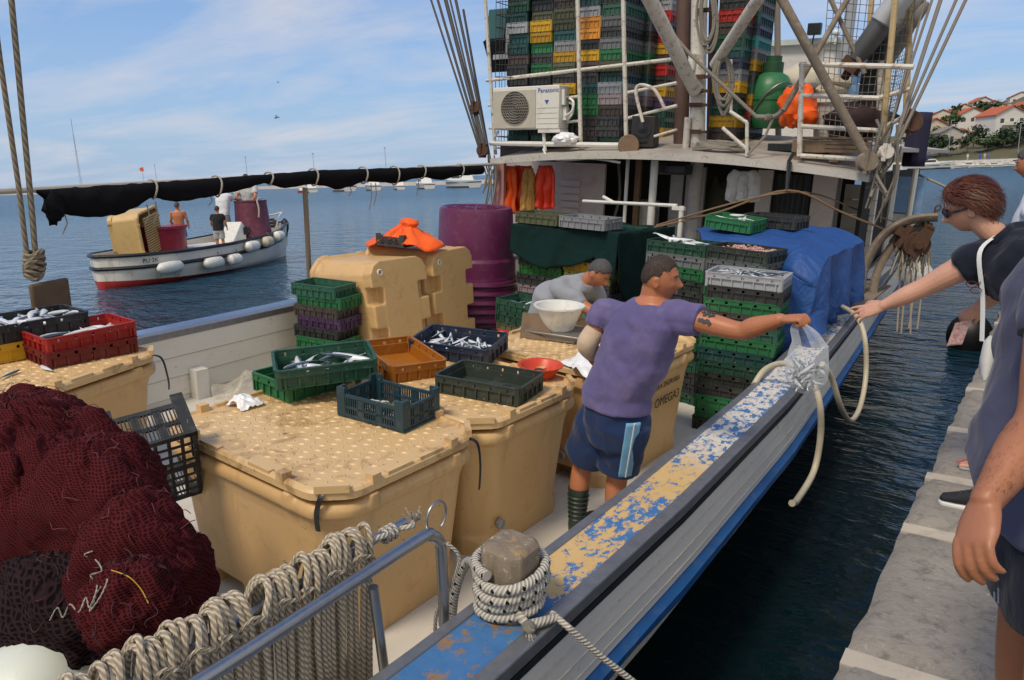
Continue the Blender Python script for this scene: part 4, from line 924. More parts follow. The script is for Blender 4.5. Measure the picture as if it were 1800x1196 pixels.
# stack by the bulwark
def stack(cols, x, y, z0, rz, pitch, dims, group, lab, jit=.012, tilt=(0, 0), ship=True):
    n = len(cols); ws = ['bottom', 'second', 'third', 'fourth', 'fifth', 'sixth', 'seventh', 'eighth', 'ninth', 'tenth', 'eleventh', 'twelfth', 'thirteenth', 'fourteenth', 'fifteenth']
    out = []
    for k, c_ in enumerate(cols[::-1]):
        pos = 'topmost' if k == n-1 else 'lowest' if k == 0 else ws[k]+' from the bottom'
        M = T(x+fr_.gauss(0, jit)+tilt[0]*k*pitch, y+fr_.gauss(0, jit)+tilt[1]*k*pitch, z0+k*pitch, rz=rz+fr_.gauss(0, .012))
        crate(c_, M, '%s crate, %s of %s' % (COLS[c_][0], pos, lab), dims, 'std', group); out.append(M)
    return out
stack('gGnpkGkeG', -5.74, 4.82, DZ, R(10), .105, (.55, .37, .12), 'crates stacked beside the lying tubs', 'the stack in front of the lying tubs', tilt=(-.06, 0))
# black openwork crate and orange jacket on top of the lying tubs
p = sz(692, 432, DZ+1.235); zt2 = p.z; print('jacket', p)
crate('k', T(p.x, p.y+.05, zt2, rz=R(8)), 'black openwork crate under the orange jacket on the lying tubs', (.36, .26, .11), 'open')
jk = MB(); NA = 72
def jring(r):
    out = []
    for k in range(NA):
        a = 2*PI*k/NA; front = math.exp(-((math.atan2(math.sin(a+PI/2-.1), math.cos(a+PI/2-.1)))/.55)**2)      # rucked up over the crate at the front
        Rr = .30*(1+.62*abs(math.cos(a))**3+.22*fbm(math.cos(a)*1.5, math.sin(a)*1.5, 3, 2))*(1-.52*front)
        fold = .020*math.cos(a*9+2.5*fbm(math.cos(a)*2, math.sin(a)*2, 1, 2))*min(1, r*1.6)+.008*math.cos(a*17+3)*r
        h = .235*(1-r)**.8*(1-.25*r)+.10*front*r*(1-.2*r)+fold*(1-.3*r) + .03*fbm(r*3*math.cos(a), r*3*math.sin(a), 6, 3)
        x = Rr*r*math.cos(a)+.06*(1-r); out.append((x, Rr*r*math.sin(a)+.04, max(h, -.02)-.16*max(0, -x-.12)*r-.10*max(0, x-.25)*r+.006))
    return out
jk.loft([jring(r/14) for r in [.25]+list(range(1, 15))], cap=False)
t = thing('jacket', 'orange oilskin jacket thrown over a black crate on the lying tubs', 'jacket', (p.x, p.y+.12, zt2), True, rz=R(4))
o = obj('coat', jk, ORNG, t, angle=80); so_ = o.modifiers.new('solid', 'SOLIDIFY'); so_.thickness = .008
hd = MB(); hd.ell((.07, .05, .235), (.12, .085, .05), 28, 16, fn=lambda q, d: q*(1+.25*fbm(d.x*2, d.y*2, d.z*2+4, 3))); obj('hood', hd, ORNG, t, angle=80)

# nested purple barrels, upside down
pc = sy(836, 480, 7.55); bxx, byy = pc.x, 7.55
zz = DZ
for k in range(6):
    last = k == 5; t = thing('barrel', ('big upside-down purple barrel, top of the nested pile' if last else ['purple barrel nested lowest in the pile, only its rim showing', 'second lowest purple barrel of the nested pile', 'purple barrel third from the bottom of the nested pile', 'purple barrel fourth from the bottom of the nested pile', 'purple barrel directly under the big top one'][k]), 'barrel', (bxx, byy, zz), True, group='nested purple barrels')
    if last:
        b_ = MB(); n = 28; H_ = .96
        b_.loft([[((r_*(1-.012*(j % 2)))*math.cos(2*PI*j/n), r_*(1-.012*(j % 2))*math.sin(2*PI*j/n), z) for j in range(n)] for r_, z in ((.53, .06), (.525, .3), (.50, .34), (.478, H_-.05), (.465, H_-.01), (.44, H_), (.40, H_-.015), (.0, H_-.02))], True)
        obj('drum', b_, PURP, t, angle=25)
        rb_ = MB()
        for j in range(10): rb_.cbox((0, .2, H_-.012), (.02, .38, .014), Matrix.Rotation(2*PI*j/10, 4, 'Z'))
        rb_.lathe([(.12, H_-.02), (.12, H_-.004), (.14, H_-.004), (.14, H_-.02)], 20); rb_.lathe([(.27, H_-.02), (.27, H_-.004), (.29, H_-.004), (.29, H_-.02)], 24)
        obj('base_ribs', rb_, PURP, t, smooth=False)
    obj('rim', MB().lathe([(.50, 0), (.555, 0), (.565, .02), (.555, .055), (.535, .06), (.53, .10), (.50, .11)], 40), PURP, t)
    if not last: obj('drum', MB().lathe([(.52, .05), (.505, .14)], 36, cap=False), PURP, t)
    zz += .115

# teal stack in front of the netted pile, empty green crate on deck
Ms = stack('ggorgGk', -4.30, 6.22, DZ, R(-8), .108, STD, 'crates stacked beside the man in grey', 'the short stack beside the man in grey')
lay_fish(Ms[-1], 7, .18, .1, .03, .06, 'silver fish in the top crate of the short stack by the man in grey', 'fish in the short stack', 1.1)
p = sz(868, 610, DZ); crate('g', T(p.x-.15, p.y+.12, DZ, rz=R(-5)), 'dark green crate alone on deck between barrel pile and short stack', (.4, .3, .13))
Ms = stack('ukGkkg', -3.55, 6.05, DZ, R(-8), .12, STD, 'crates behind the white basin', 'the stack behind the white basin')
lay_fish(Ms[-1], 8, .2, .1, .04, .06, 'silver fish in the turquoise crate behind the white basin', 'fish in the turquoise crate')
# netted pile: front row and side
NY = 7.25
pL = sy(905, 500, NY); pR = sy(1108, 500, NY)
cols_a = ['kgckekvkkGkg', 'kukyhkbkkgkG']
for i, cs in enumerate(cols_a):
    stack(cs, pL.x+.32+i*.66, NY+.22, DZ, 0, .116, (.62, .42, .125), 'crates under the dark green net', 'the %s stack under the green net' % ('left', 'right')[i])
    if i: stack('kgkkgkbkkgkG'[i:]+'k'*i, pL.x+.34+i*.66, NY+.70, DZ, 0, .116, (.62, .42, .125), 'crates under the dark green net', 'the rear %s stack under the green net' % ('left', 'right')[i])
NX0, NX1, NZ = pL.x-.03, pL.x+1.36, DZ+12*.116+.02
ntm = MB()
def drape(u, v):
    # u across, v from the front hem over the top to the back
    x = lerp(NX0-.02, NX1+.02, u); hem = .40 + .10*math.sin(u*PI)*(1 if u < .8 else .4) + .03*math.sin(u*9); hem = hem*interp(u, [(0, .8), (.35, 1.0), (.6, .9), (.8, .62), (1, 1.3)])
    s = v*(hem+1.45); f = .020*fbm(u*7, v*3, 2, 3)
    if s < hem: return (x, NY-.03-.03*(1-s/hem)**2*(1+fbm(u*5, 1, 1))+f*1.3, NZ-(hem-s))
    s -= hem; return (x, NY-.02+s, NZ+.018*fbm(u*5, s*4, 5)-.05*(s/1.4)+f*.4)
ntm.grid(drape, 56, 60)
def sidedrape(u, v):
    y = NY-.03+u*1.5; hem = interp(u, [(0, .55), (.2, .85), (1, .9)]); return (NX1+.02+.03*v+.03*fbm(u*9, v*2, 8, 3), y, NZ-.04*u-hem*v)
ntm.grid(sidedrape, 40, 24)
o = single('net_cover', ntm, NETG, 'dark green shade net draped over a pile of crates below the wheelhouse', 'net cover', (NX0, NY, NZ), True)
so_ = o.modifiers.new('solid', 'SOLIDIFY'); so_.thickness = .006
p = sy(957, 402, NY-.0); crate('o', T(NX0+.33, NY+.17, NZ+.012, rz=R(-2)), 'olive crate, left of two empties on the dark green net', (.62, .42, .125)); crate('w', T(NX0+.97, NY+.12, NZ+.015, rz=R(-3)), 'pale grey crate, right of two empties on the dark green net', (.62, .42, .125))

# right hand stacks with fish, blue tarpaulin
MsR = stack('wkGngGtgdkGGk', -1.98, 5.98, DZ, R(6), .104, (.62, .42, .118), 'crates stacked by the gunwale', 'the stack topped by grey sardines', .006)
lay_fish(MsR[-1], 40, .23, .13, .07, .04, 'small sardine in the grey crate on the gunwale stack', 'sardines in the grey crate', .75)
Ms2 = stack('glGdkkgkGkgkkg', -2.75, 6.5, DZ, R(-6), .106, (.62, .42, .12), 'crates stacked behind the man in purple', 'the stack behind the purple-shirted man', .006)
lay_fish(Ms2[-1], 10, .2, .11, .09, .04, 'large silver fish in the top crate behind the man in purple', 'fish in the crate behind the man', 1.25)
for px_, py_ in ((1295, 505), (1345, 528), (1260, 545), (1350, 560), (1230, 520), (1300, 575)):
    pass
Ms3 = stack('dlkGkkgkGkgkgk', -2.16, 6.42, DZ, R(-9), .107, (.58, .4, .12), 'crates under the crate of shrimps', 'the stack under the shrimps', .006)
Msh = Ms3[-1]
shm = MB()
for i in range(160):
    a = fr_.uniform(0, 6.3); shm.tube([(-.02, 0, 0), (-.007, .008, .004), (.007, .008, .004), (.02, 0, 0)], [.004, .006, .005, .003], 5, Matrix.Translation((fr_.uniform(-.22, .22), fr_.uniform(-.13, .13), .078+.035*i/160)) @ Matrix.Rotation(a, 4, 'Z') @ Matrix.Rotation(fr_.gauss(0, .4), 4, 'X'))
o = obj('shrimp_heap', shm, M_('pink shrimp shell', (.62, .36, .30), .4, .2, 40)); o.matrix_world = HM @ Msh; tag(o, 'heap of pale pink shrimps filling the dark olive crate on the tarpaulin edge', 'shrimps', kind='stuff')
TX0, TX1, TY0, TY1, TZ = -2.95, -1.57, 6.66, 8.2, 2.00
tp = MB()
def tarp(u, v):
    y = lerp(TY0, TY1, v); f = fbm(u*4, v*5, 3, 3) - 2.6*abs(fbm(u*3.2+3, v*4, 1, 2)) - 1.3*abs(fbm(u*6, v*5+2, 4, 2))
    front = max(0, 1-v/.16)
    L1 = TX1-TX0; s = u*(L1+.95)
    edge = TX0 + (.30*(1-min(v/.35, 1))); y -= .5*interp(u, [(0, 0), (.30, .1), (.5, .9), (1, 1)])*max(0, 1-v/.5)*.55
    if s < L1:
        k = s/L1; x = lerp(edge, TX1, k); z = TZ + .02*f + .02*math.sin(v*PI)*math.sin(k*PI) - .13*max(0, k-.80)**1.2*4 + .06*max(0, v-.6) - front**2*(.10+.12*k)
        return (x, y-.03*front, z)
    k = (s-L1)/.95; zt_ = TZ-.08-front**2*.22
    return (TX1+.02+.05*k*(1-v*.5)+.035*fbm(v*5, k*1.5, 6, 3)*k+.075*math.sin(v*13+k*1.5+2*fbm(v*3, k, 2))*k**.7-(.12 if k > .9 else 0)*k, y-.10*front*k, lerp(zt_, 1.215, k)+.01*f)
tp.grid(tarp, 50, 56)
def flap(u, v):
    L1 = TX1-TX0; k = lerp(.50, 1, u); T_ = Vector(tarp(k*L1/(L1+.95), 0)); E_ = Vector(tarp((L1+.95*v*.97)/(L1+.95), 0))
    zb = interp(u, [(0, TZ-.12), (.25, 1.66), (.5, 1.30), (.7, .85), (1, 1.2)]); f = fbm(u*6, v*2, 1, 3)
    P = Vector((T_.x+.05*v*math.sin(u*9), T_.y-.02-.10*v*math.sin(u*3)+(.07*f+.05*math.sin(u*17+v*2))*v, lerp(T_.z, zb, v)))
    w = max(0, (u-.7)/.3)**2; return P.lerp(E_, w)
tp.grid(flap, 40, 40)
TARP = NT('blue tarpaulin'); TARP.set(Roughness=.6)
k_ = TARP.mix(TARP.noise(4, 6), (.008, .050, .21, 1), (.015, .085, .31, 1)); k_ = TARP.mix(TARP.ramp(TARP.noise(12, 9, .7), .66, .75), k_, (.30, .40, .55, 1)); TARP.color(k_); TARP.bump(TARP.noise(3, 4, .5, dist=1.8), .6, .07); TARP.bump(TARP.wave(60, axis='Z'), .06, .002)
o = single('tarpaulin', tp, TARP.m, 'crumpled blue tarpaulin over the crates beside the gunwale', 'tarpaulin', ((TX0+TX1)/2, TY0, 1.6), True)
so_ = o.modifiers.new('solid', 'SOLIDIFY'); so_.thickness = .005
# filler crates under the tarpaulin
Mq = T(-2.55, 7.15, TZ+.0, rz=R(-4)); crate('G', T(-2.55, 7.2, TZ+.02, rz=R(-8), ry=R(3), rx=R(2)), 'green crate of fish standing on top of the blue tarpaulin', (.50, .36, .12))
lay_fish(T(-2.55, 7.2, TZ+.02, rz=R(-8), ry=R(3), rx=R(2)), 9, .15, .09, .07, .05, 'silver fish in the green crate on the blue tarpaulin', 'fish in crate on tarpaulin', 1.1)
crate('k', T(-2.28, 7.62, TZ+.03, rz=R(-8)), 'empty charcoal crate standing on the rear of the blue tarpaulin', (.55, .38, .12))
stack('kgkkgkkGkgkk', -2.62, 7.2, DZ, R(0), .118, (.62, .42, .125), 'crates under the blue tarpaulin', 'the left stack behind, under crate of fish', .004)

# ------------------------------------------------------------------ crates caged on the upper deck
CAGEC = [  # top to bottom, leftmost column first
 'gGkkgtwttnkkkgkwgt', 'kmbtkoyyGkGkkgkGkg', 'kkarknootwyokytggkg', 'otkmttwaakynktGGknk', 'gGwgpkglklGotwvnkkg']
SIDEC = 'gkkwrkrynrnypggyk'
cyf = 9.75; cz0 = 2.75; dm = (.60, .385, .148)
names = ['leftmost', 'second', 'third', 'fourth', 'fifth']
for i, cs in enumerate(CAGEC):
    xa = sy(890+i*40.3, 200, cyf-.3).x; xb = sy(890+(i+1)*40.3, 200, cyf-.3).x
    n_ = len(cs)
    for k, ch in enumerate(cs[::-1]):
        ch = {'O': 'o'}.get(ch, ch)
        M = T((xa+xb)/2+fr_.gauss(0, .010)-.0035*k, cyf+fr_.gauss(0, .018), cz0+k*.143, rz=R(90)+fr_.gauss(0, .012))
        rowtxt = 'at the bottom' if k == 0 else 'at the top' if k == n_-1 else '%d above the bottom' % k
        crate(ch, M, '%s crate %s in the %s column of the cage' % (COLS[ch][0], rowtxt, names[i]), dm, 'cage', 'crates caged on the upper deck')
xr_ = sy(1071, 200, cyf-.3).x
for k, ch in enumerate('gGwgpkglklGotwvnkkg'[::-1]): crate(ch, T(xr_+.06, cyf+.62, cz0+k*.143, rz=R(90)), '%s crate in the second row at the cage right, %s' % (COLS[ch][0], 'lowest' if k == 0 else '%d above the bottom' % k), dm, 'cage', 'crates caged on the upper deck')
xa = sy(1126, 200, cyf+.55).x; xb = sy(1166, 200, cyf+.55).x
for k, ch in enumerate(SIDEC[::-1]):
    crate(ch, T((xa+xb)/2, cyf+.85, cz0+k*.143, rz=R(90)), '%s crate in the column behind the left boom, %s' % (COLS[ch][0], 'lowest' if k == 0 else '%d above the bottom' % k), dm, 'cage', 'crates caged on the upper deck')
xa = sy(1278, 200, cyf+.2).x; xb = sy(1306, 200, cyf+.6).x
for j, cs in enumerate(('kkrngtbwykgynk', 'ygntbulykgyrnky')):
    for k, ch in enumerate(cs[::-1]):
        crate(ch, T((xa, xb)[j], cyf+.35+.3*j, cz0+k*.143, rz=R(90)+fr_.gauss(0, .01)), '%s crate in the %s column between mast and green tank, %s' % (COLS[ch][0], ('near', 'far')[j], 'lowest' if k == 0 else '%d above the bottom' % k), dm, 'cage', 'crates right of the mast')
# loose crates squeezed at the cage's left side
for px_, py_, c_, a, lab in ((872, 45, 't', 100, 'teal crate standing on end at the cage left, uppermost'), (884, 75, 'w', 95, 'pale grey crate on end beside the cage column'), (872, 100, 'k', 62, 'battered grey crate leaning in the cage corner')):
    p = sy(px_, py_, cyf-.15); crate(c_, T(p.x, p.y, p.z, rz=R(90)) @ Matrix.Rotation(R(a), 4, 'Y') @ Matrix.Rotation(0, 4, 'X'), lab, (.5, .36, .13))
# ------------------------------------------------------------------ nets, ropes, buoy, hose
def heap(c, r, seed, fold=.12, freq=2.2, n=72, m_=44, squash=.35):
    m = MB()
    def fn(q, d):
        lo = fbm(d.x*freq*.7+seed, d.y*freq*.7, d.z*freq*.5, 2); rg_ = fbm(d.x*1.3+seed, d.y*1.3, d.z*.7, 2)
        an = math.atan2(d.y, d.x); dn = max(0, 1-abs(d.z))**.5
        cr1 = (1-abs(math.sin(an*3.5+rg_*8+seed)))**3; cr2 = (1-abs(math.sin(an*7+rg_*15+d.z*2)))**3; cr3 = (1-abs(math.sin(rg_*11+d.z*4)))**4
        f = 1 + fold*lo - dn*(.085*cr1+.05*cr2) - .05*cr3 + dn*.5*(.030*math.sin(an*9+rg_*9+seed) + .022*math.sin(an*21+rg_*14+d.z*3) + .010*math.sin(an*43+rg_*20)) + .012*math.sin(rg_*24) + .012*fbm(d.x*9, d.y*9, d.z*5+seed, 2)
        q = q*f
        if q.z < -r[2]*squash: q.z = -r[2]*squash
        return q
    m.ell(c, r, n, m_, fn=fn); return m
pN = sy(60, 880, 1.05)
netp = thing('fishing_net', 'big heap of maroon fishing net piled at the near left of the deck', 'fishing net', (pN.x, pN.y, DZ), True)
obj('net_heap', heap(sy(45, 905, 1.15), (.56, .38, .52), 2.0, .16, 2.0, 120, 60), NETM, netp, off=True, angle=80)
obj('net_fold', heap(sy(120, 815, 1.30), (.27, .24, .24), 6.0, .2, 2), NETM, netp, off=True, angle=80)
obj('net_fold', heap(sy(185, 900, 1.22), (.26, .26, .30), 9.0, .2, 2), NETM, netp, off=True, angle=80)
obj('net_fold', heap(sy(240, 1000, 1.12), (.18, .22, .28), 4.0, .2, 2), NETM, netp, off=True, angle=80)
obj('net_fold', heap(sy(70, 740, 1.40), (.30, .2, .16), 12.0, .2, 2), NETM, netp, off=True, angle=80)
obj('net_fold', heap(sy(285, 1040, 1.16), (.15, .2, .24), 22.0, .2, 2), NETM, netp, off=True, angle=80)
bk = thing('fishing_net', 'black fishing net spilling out under the maroon heap behind the white buoy', 'fishing net', tuple(sy(120, 1060, .95)), True)
obj('net_heap', heap(sy(110, 1065, .98), (.34, .22, .20), 15.0, .2, 3), NETK, bk, off=True, angle=80)
obj('net_fold', heap(sy(235, 1070, .98), (.13, .16, .16), 18.0, .2, 3), NETM, bk, off=True, angle=80)
tw = random.Random(77); twm = MB(); twk = MB()
for o_ in [c for c in list(netp.children)+list(bk.children)]:
    vs_ = o_.data.vertices; nv_ = len(vs_); B_ = BASE[netp.name] @ BASE[o_.parent.name].inverted()
    for k in range(46):
        v_ = vs_[tw.randrange(nv_)]; 
        if v_.normal.z < -.2: continue
        a = v_.co.copy(); n_ = v_.normal; t_ = n_.orthogonal().normalized(); t_ = (Matrix.Rotation(tw.uniform(0, 6.28), 3, n_) @ t_); b = n_.cross(t_); l = tw.uniform(.03, .09)
        P_ = [a+n_*.002, a+t_*l*.35+b*l*tw.uniform(-.3, .3)+n_*.012, a+t_*l*.7+b*l*tw.uniform(-.4, .4)+n_*.010, a+t_*l-n_*.004]
        (twm if o_.parent is netp else twk).tube(spline([B_ @ p_ for p_ in P_] if o_.parent is netp else P_, 4), .0016, 4)
tag(obj('loose_twine', twm, M_('maroon twine', (.12, .03, .035), .9), netp), kind='stuff'); tag(obj('loose_twine', twk, M_('dark maroon twine', (.06, .018, .022), .9), bk), kind='stuff')
dg_ = bpy.context.evaluated_depsgraph_get()
def on_net(px_, py_, lift=.004):
    h = scene.ray_cast(dg_, CAM, ray(px_, py_).normalized())
    return HI @ (h[1]+h[2]*lift)
cd = MB()
pts = [on_net(x, y) for x, y in ((88, 1092), (100, 1070), (112, 1085), (125, 1062), (140, 1075), (152, 1050), (160, 1068), (172, 1030), (160, 1010), (178, 1005), (168, 985), (150, 975), (165, 968))]
cd.tube(spline(pts, 6), .0024, 6); pts = [on_net(x, y) for x, y in ((165, 1050), (188, 1020), (180, 1045), (160, 1075), (168, 1050))]; cd.tube(spline(pts, 6), .0024, 6)
single('cord', cd, ROPEW, 'loose tangle of thin white cord lying on the black net', 'cord', tuple(pts[0]), True)
yc = MB(); yc.tube(spline([on_net(x, y) for x, y in ((195, 1004), (225, 1015), (248, 1035), (262, 1060))], 6), .0018, 6)
single('cord', yc, M_('yellow cord', (.55, .33, .04), .8), 'short yellow line along the edge of the maroon net fold', 'cord', tuple(on_net(225, 1015)), True)
gp_ = sy(292, 905, 1.3); single('net_float', MB().ell(gp_, (.05, .05, .05), 16, 10), M_('green float', (.015, .20, .11), .4), 'green float showing between the maroon net and the tub', 'float', tuple(gp_), True)
b0 = sy(62, 1222, .80); t = thing('buoy', 'big round white mooring buoy in the bottom left corner', 'buoy', (b0.x, b0.y, b0.z), True)
obj('ball', MB().ell((0, 0, 0), (.205, .205, .195), 40, 24), M_('chalky white buoy', (.66, .70, .62), .45, .05, 4, (.50, .36, .14), .5, 5), t)
obj('rope_eye', MB().lathe([(.03, .19), (.045, .2), (.045, .235), (.03, .25), (.0, .25)], 14, Matrix.Rotation(R(140), 4, 'X')), M_('blue buoy eye', (.02, .1, .35), .4), t)
# rope hanks hung over the inner rail tube
hr = random.Random(21)
def hank(y0, y1, n, label):
    t = thing('rope_hank', label, 'rope hank', (X1-.12, (y0+y1)/2, 1.49), True, group='rope hanks over the rail')
    m = MB()
    for k in range(n):
        y = lerp(y0, y1, (k+.5)/n)+hr.gauss(0, .004); w_ = .042+.012*hr.random(); h = .055+.02*hr.random()+.012*math.sin(k*1.3); lean = hr.gauss(.01, .012)
        zb1 = 1.0-hr.random()*.08; zb2 = .95-hr.random()*.1; xc = X1-.125+hr.gauss(0, .006)
        pts = [(xc+w_*.7, y+hr.gauss(0, .012), zb1), (xc+w_*.9, y+hr.gauss(0, .006), 1.28), (xc+w_, y, 1.47), (xc+w_*.75, y+lean, 1.505+h*.75), (xc, y+lean*1.5, 1.51+h), (xc-w_*.8, y+lean, 1.50+h*.6), (xc-w_*1.2, y, 1.43), (xc-w_*1.25, y+hr.gauss(0, .01), 1.25), (xc-w_, y+hr.gauss(0, .015), zb2)]
        m.tube(spline(pts, 5), .0092+.001*hr.random(), 7)
    obj('rope_loops', m, ROPEB, t, off=True)
    m = MB()
    for s in range(2):
        m.tube(spline([(X1-.125+.055*(1-2*abs((k/8)-.5)*0)+.012*math.sin(k*2+s), lerp(y0, y1, k/8), 1.49+.018*math.sin(k*2.1+s)+.015*s) for k in range(9)], 4), .005, 6)
    for k in range(7):
        a = Vector((X1-.10+hr.gauss(0, .02), lerp(y0, y1, hr.random()), 1.545)); m.tube([a, a+Vector((hr.gauss(0, .015), hr.gauss(0, .02), .02+.02*hr.random()))], .0022, 4)
    obj('binding_twine', m, ROPEB, t, off=True)
hank(1.20, 1.50, 13, 'hank of old rope loops on the rail nearest the steel ring')
hank(.93, 1.20, 11, 'hank of old rope loops hung at the middle of the rail')
hank(.68, .93, 11, 'hank of old rope loops with frayed ends lower on the rail')
hank(.40, .68, 12, 'hank of old rope loops at the bottom edge beside the white buoy')
m = MB(); pts = [Vector((X1-.10, 1.50, 1.53)), Vector((X1-.08, 1.56, 1.53)), Vector((X1-.10, 1.62, 1.515)), Vector((X1-.06, 1.66, 1.525)), Vector((X1-.09, 1.70, 1.51))]
m.tube(spline(pts, 5), .010, 8)
for k in range(26):
    a = pts[-1]; m.tube([a, a+Vector((hr.gauss(0, .022), hr.gauss(.012, .02), .012+.03*hr.random()))], .002, 4)
for k in range(3):
    z = 1.515; m.tube([(X1-.10+.022*math.cos(q*PI/5), 1.57+k*.02, z+.022*math.sin(q*PI/5)) for q in range(11)], .008, 6)
single('knotted_rope_end', m, ROPEW, 'knotted frayed rope end tied to the rail beside the ring', 'rope end', tuple(pts[0]), True)
m = MB(); a = Vector((X1+.03, top0.y+.05, top0.z-.05)); m.tube(spline([a, a+Vector((.03, .03, -.06)), a+Vector((.0, .02, -.18)), a+Vector((-.03, -.02, -.27)), a+Vector((-.03, -.03, -.40))], 6), .007, 6)
single('cord', m, ROPEW, 'white cord hanging down from the steel ring of the rail', 'cord', tuple(a), True)
# rope turns around the bollard and the mooring line
t = thing('mooring_rope', 'thick white rope flecked with black wound round the wooden bollard', 'mooring rope', (bx, by, 1.21), True)
m = MB(); pts = []
for k in range(84):
    a = R(-150)+k*2*PI/20; r_ = .108+.014*math.sin(k*.9)*.4+(.012 if k > 40 else 0); pts.append((bx+r_*math.cos(a), by+r_*math.sin(a), 1.225+k/84*.165+.012*math.sin(a*1.0+.5)))
m.tube(spline(pts, 3), .0185, 10); obj('turns', m, ROPEF, t, off=True)
m = MB(); a = Vector(pts[-1]); tail = [Vector((bx-.06, by-.10, 1.345)), Vector((bx-.15, by-.02, 1.33)), Vector((bx-.22, by+.02, 1.27)), Vector((bx-.27, by+.02, 1.12)), Vector((bx-.30, by+.03, .9)), Vector((bx-.33, by, .7))]
m.tube(spline(tail, 6), .018, 10); obj('tail', m, ROPEF, t, off=True)
m = MB(); a = Vector((bx+.09, by-.07, 1.245)); e1 = HI @ wz(1115, 1200, .95)
m.tube([a, a+Vector((.05, -.02, -.01)), sz(978, 1086, 1.226)], [.017, .02, .014], 10); eg_ = sz(1000, 1104, 1.222); m.tube([sz(970, 1078, 1.228), eg_, eg_.lerp(e1, .5)+Vector((0, 0, -.006)), e1, e1+(e1-eg_)*.6], .0115, 8); obj('mooring_line', m, ROPEW, t, off=True)
m = MB(); k0 = a+Vector((.055, -.02, -.012)); m.ell(k0, (.026, .022, .024), 10, 8)
for k in range(30): m.tube([k0, k0+Vector((hr.gauss(.012, .015), hr.gauss(-.01, .018), -.02-.05*hr.random()))], .0025, 4)
obj('frayed_knot', m, ROPEW, t, off=True)
# cream hose over the gunwale
HOSE = M_('cream rubber hose', (.50, .45, .33), .45, .12, 6, (.30, .24, .16), .4, 12)
m = MB(); gl = lambda p, x: sx(p[0], p[1], x)
hp_ = [sx(1300, 720, -1.62), sx(1318, 690, -1.58), sx(1345, 650, -1.52), sx(1385, 640, -1.36), sx(1425, 668, -1.17), sx(1441, 712, -1.08), sx(1442, 770, -1.06), sx(1430, 830, -1.06), sx(1402, 878, -1.06), sx(1392, 885, -1.06)]
m.tube(spline(hp_, 8), .021, 12); t = thing('hose', 'cream hose hanging over the gunwale and trailing down to the water', 'hose', tuple(hp_[3]), True); obj('hose_end', m, HOSE, t, off=True)
m = MB(); hp2 = [sx(1445, 640, -1.20), sx(1462, 665, -1.15), sx(1478, 715, -1.09), sx(1495, 740, -1.08), sx(1512, 715, -1.09), sx(1522, 660, -1.12), sx(1520, 595, -1.18), sx(1505, 556, -1.30), sx(1478, 538, -1.5)]
m.tube(spline(hp2, 8), .021, 12); obj('hose_loop', m, HOSE, t, off=True)
# thin lines over the stacks
m = MB(); a = sy(1150, 400, 8.3); b = sy(1385, 335, 8.7); c_ = sy(1575, 412, 9.3); m.tube(spline([a, a.lerp(b, .5)+Vector((0, 0, -.03)), b, b.lerp(c_, .5), c_], 6), .012, 6); b2 = b+Vector((0, .02, -.02)); c2 = sx(1600, 400, -1.75); m.tube(spline([a+Vector((0, .05, .02)), b2, b2.lerp(c2, .5)+Vector((0, 0, .03)), c2], 6), .010, 6)
single('hauling_line', m, M_('brown hemp line', (.20, .13, .08), .9), 'brown hauling lines stretched from the stacks to the net hauler', 'rope', tuple(b), True)
m = MB(); a, b = sy(1386, 285, RY-.06), sy(1383, 336, 8.7); m.tube([a, b], .02, 6); m.tube([a+Vector((.03, 0, 0)), b], .012, 6); m.tube([a, a+Vector((.04, .02, .1))], .02, 6)
single('strap', m, BLACKPL, 'black strap holding the hauling lines under the roof edge', 'strap', tuple(a), True)

# fenders
def fender_ball(px_, py_, x, r, label, mat, name='fender', eye=None):
    p = sx(px_, py_, x); t = thing(name, label, 'fender', tuple(p), True)
    obj('ball', MB().ell((0, 0, 0), (r, r, r*1.08), 28, 18), mat, t)
    obj('rope_eye', MB().lathe([(r*.3, r*.95), (r*.32, r*1.2), (r*.18, r*1.32), (0, r*1.34)], 14), eye or mat, t)
fender_ball(1606, 490, -1.52, .27, 'white ball fender with blue cap hanging under the net hauler', WHITEPL, eye=M_('blue cap', (.02, .06, .5), .4))
p = wz(1702, 610, .0); t = thing('fender', 'big black ball fender floating at the quay edge below the outstretched arm', 'fender', (p.x, p.y, .16))
obj('ball', MB().ell((0, 0, 0), (.30, .30, .34), 28, 18), M_('black rubber fender', (.012, .012, .014), .45, .3, 6), t); obj('rope_eye', MB().lathe([(.08, .31), (.09, .38), (.05, .42), (0, .42)], 14), BLACKPL, t)

# ------------------------------------------------------------------ gear on the upper deck
UZ = lambda x, y=9.3: rzf(x, y)+.006
# air conditioner outdoor unit
a = sy(868, 155, 9.0); b = sy(980, 146, 9.0); lo = sy(885, 229, 9.0); Wd = (b-a).length; Hh = a.z-lo.z
t = thing('air_conditioner', 'white air conditioner outdoor unit hung on the crate cage', 'air conditioner', (a.x, 9.0, lo.z), True, rz=R(4), ry=-R(1.5))
obj('casing', MB().box(0, 0, 0, Wd, .30, Hh), M_('cream white enamel', (.70, .69, .63), .4, .05, 4, (.45, .40, .3), .4, 6), t, bevel=.012)
gcx = Wd*.38; gr_ = MB(); gr_.box(.02, -.012, .02, Wd*.66, -.001, Hh-.05); obj('grille_panel', gr_, M_('pale grille frame', (.48, .45, .37), .5), t, smooth=False)
fan = MB().lathe([(0, 0), (Hh*.38, 0)], 32, Matrix.Translation((Wd*.35, -.0135, Hh*.5)) @ Matrix.Rotation(R(90), 4, 'X'), cap=False)
fan.loft([[(Wd*.35+r_*math.cos(2*PI*j/32), -.014, Hh*.5+r_*math.sin(2*PI*j/32)) for j in range(32)] for r_ in (.001, Hh*.39)], False)
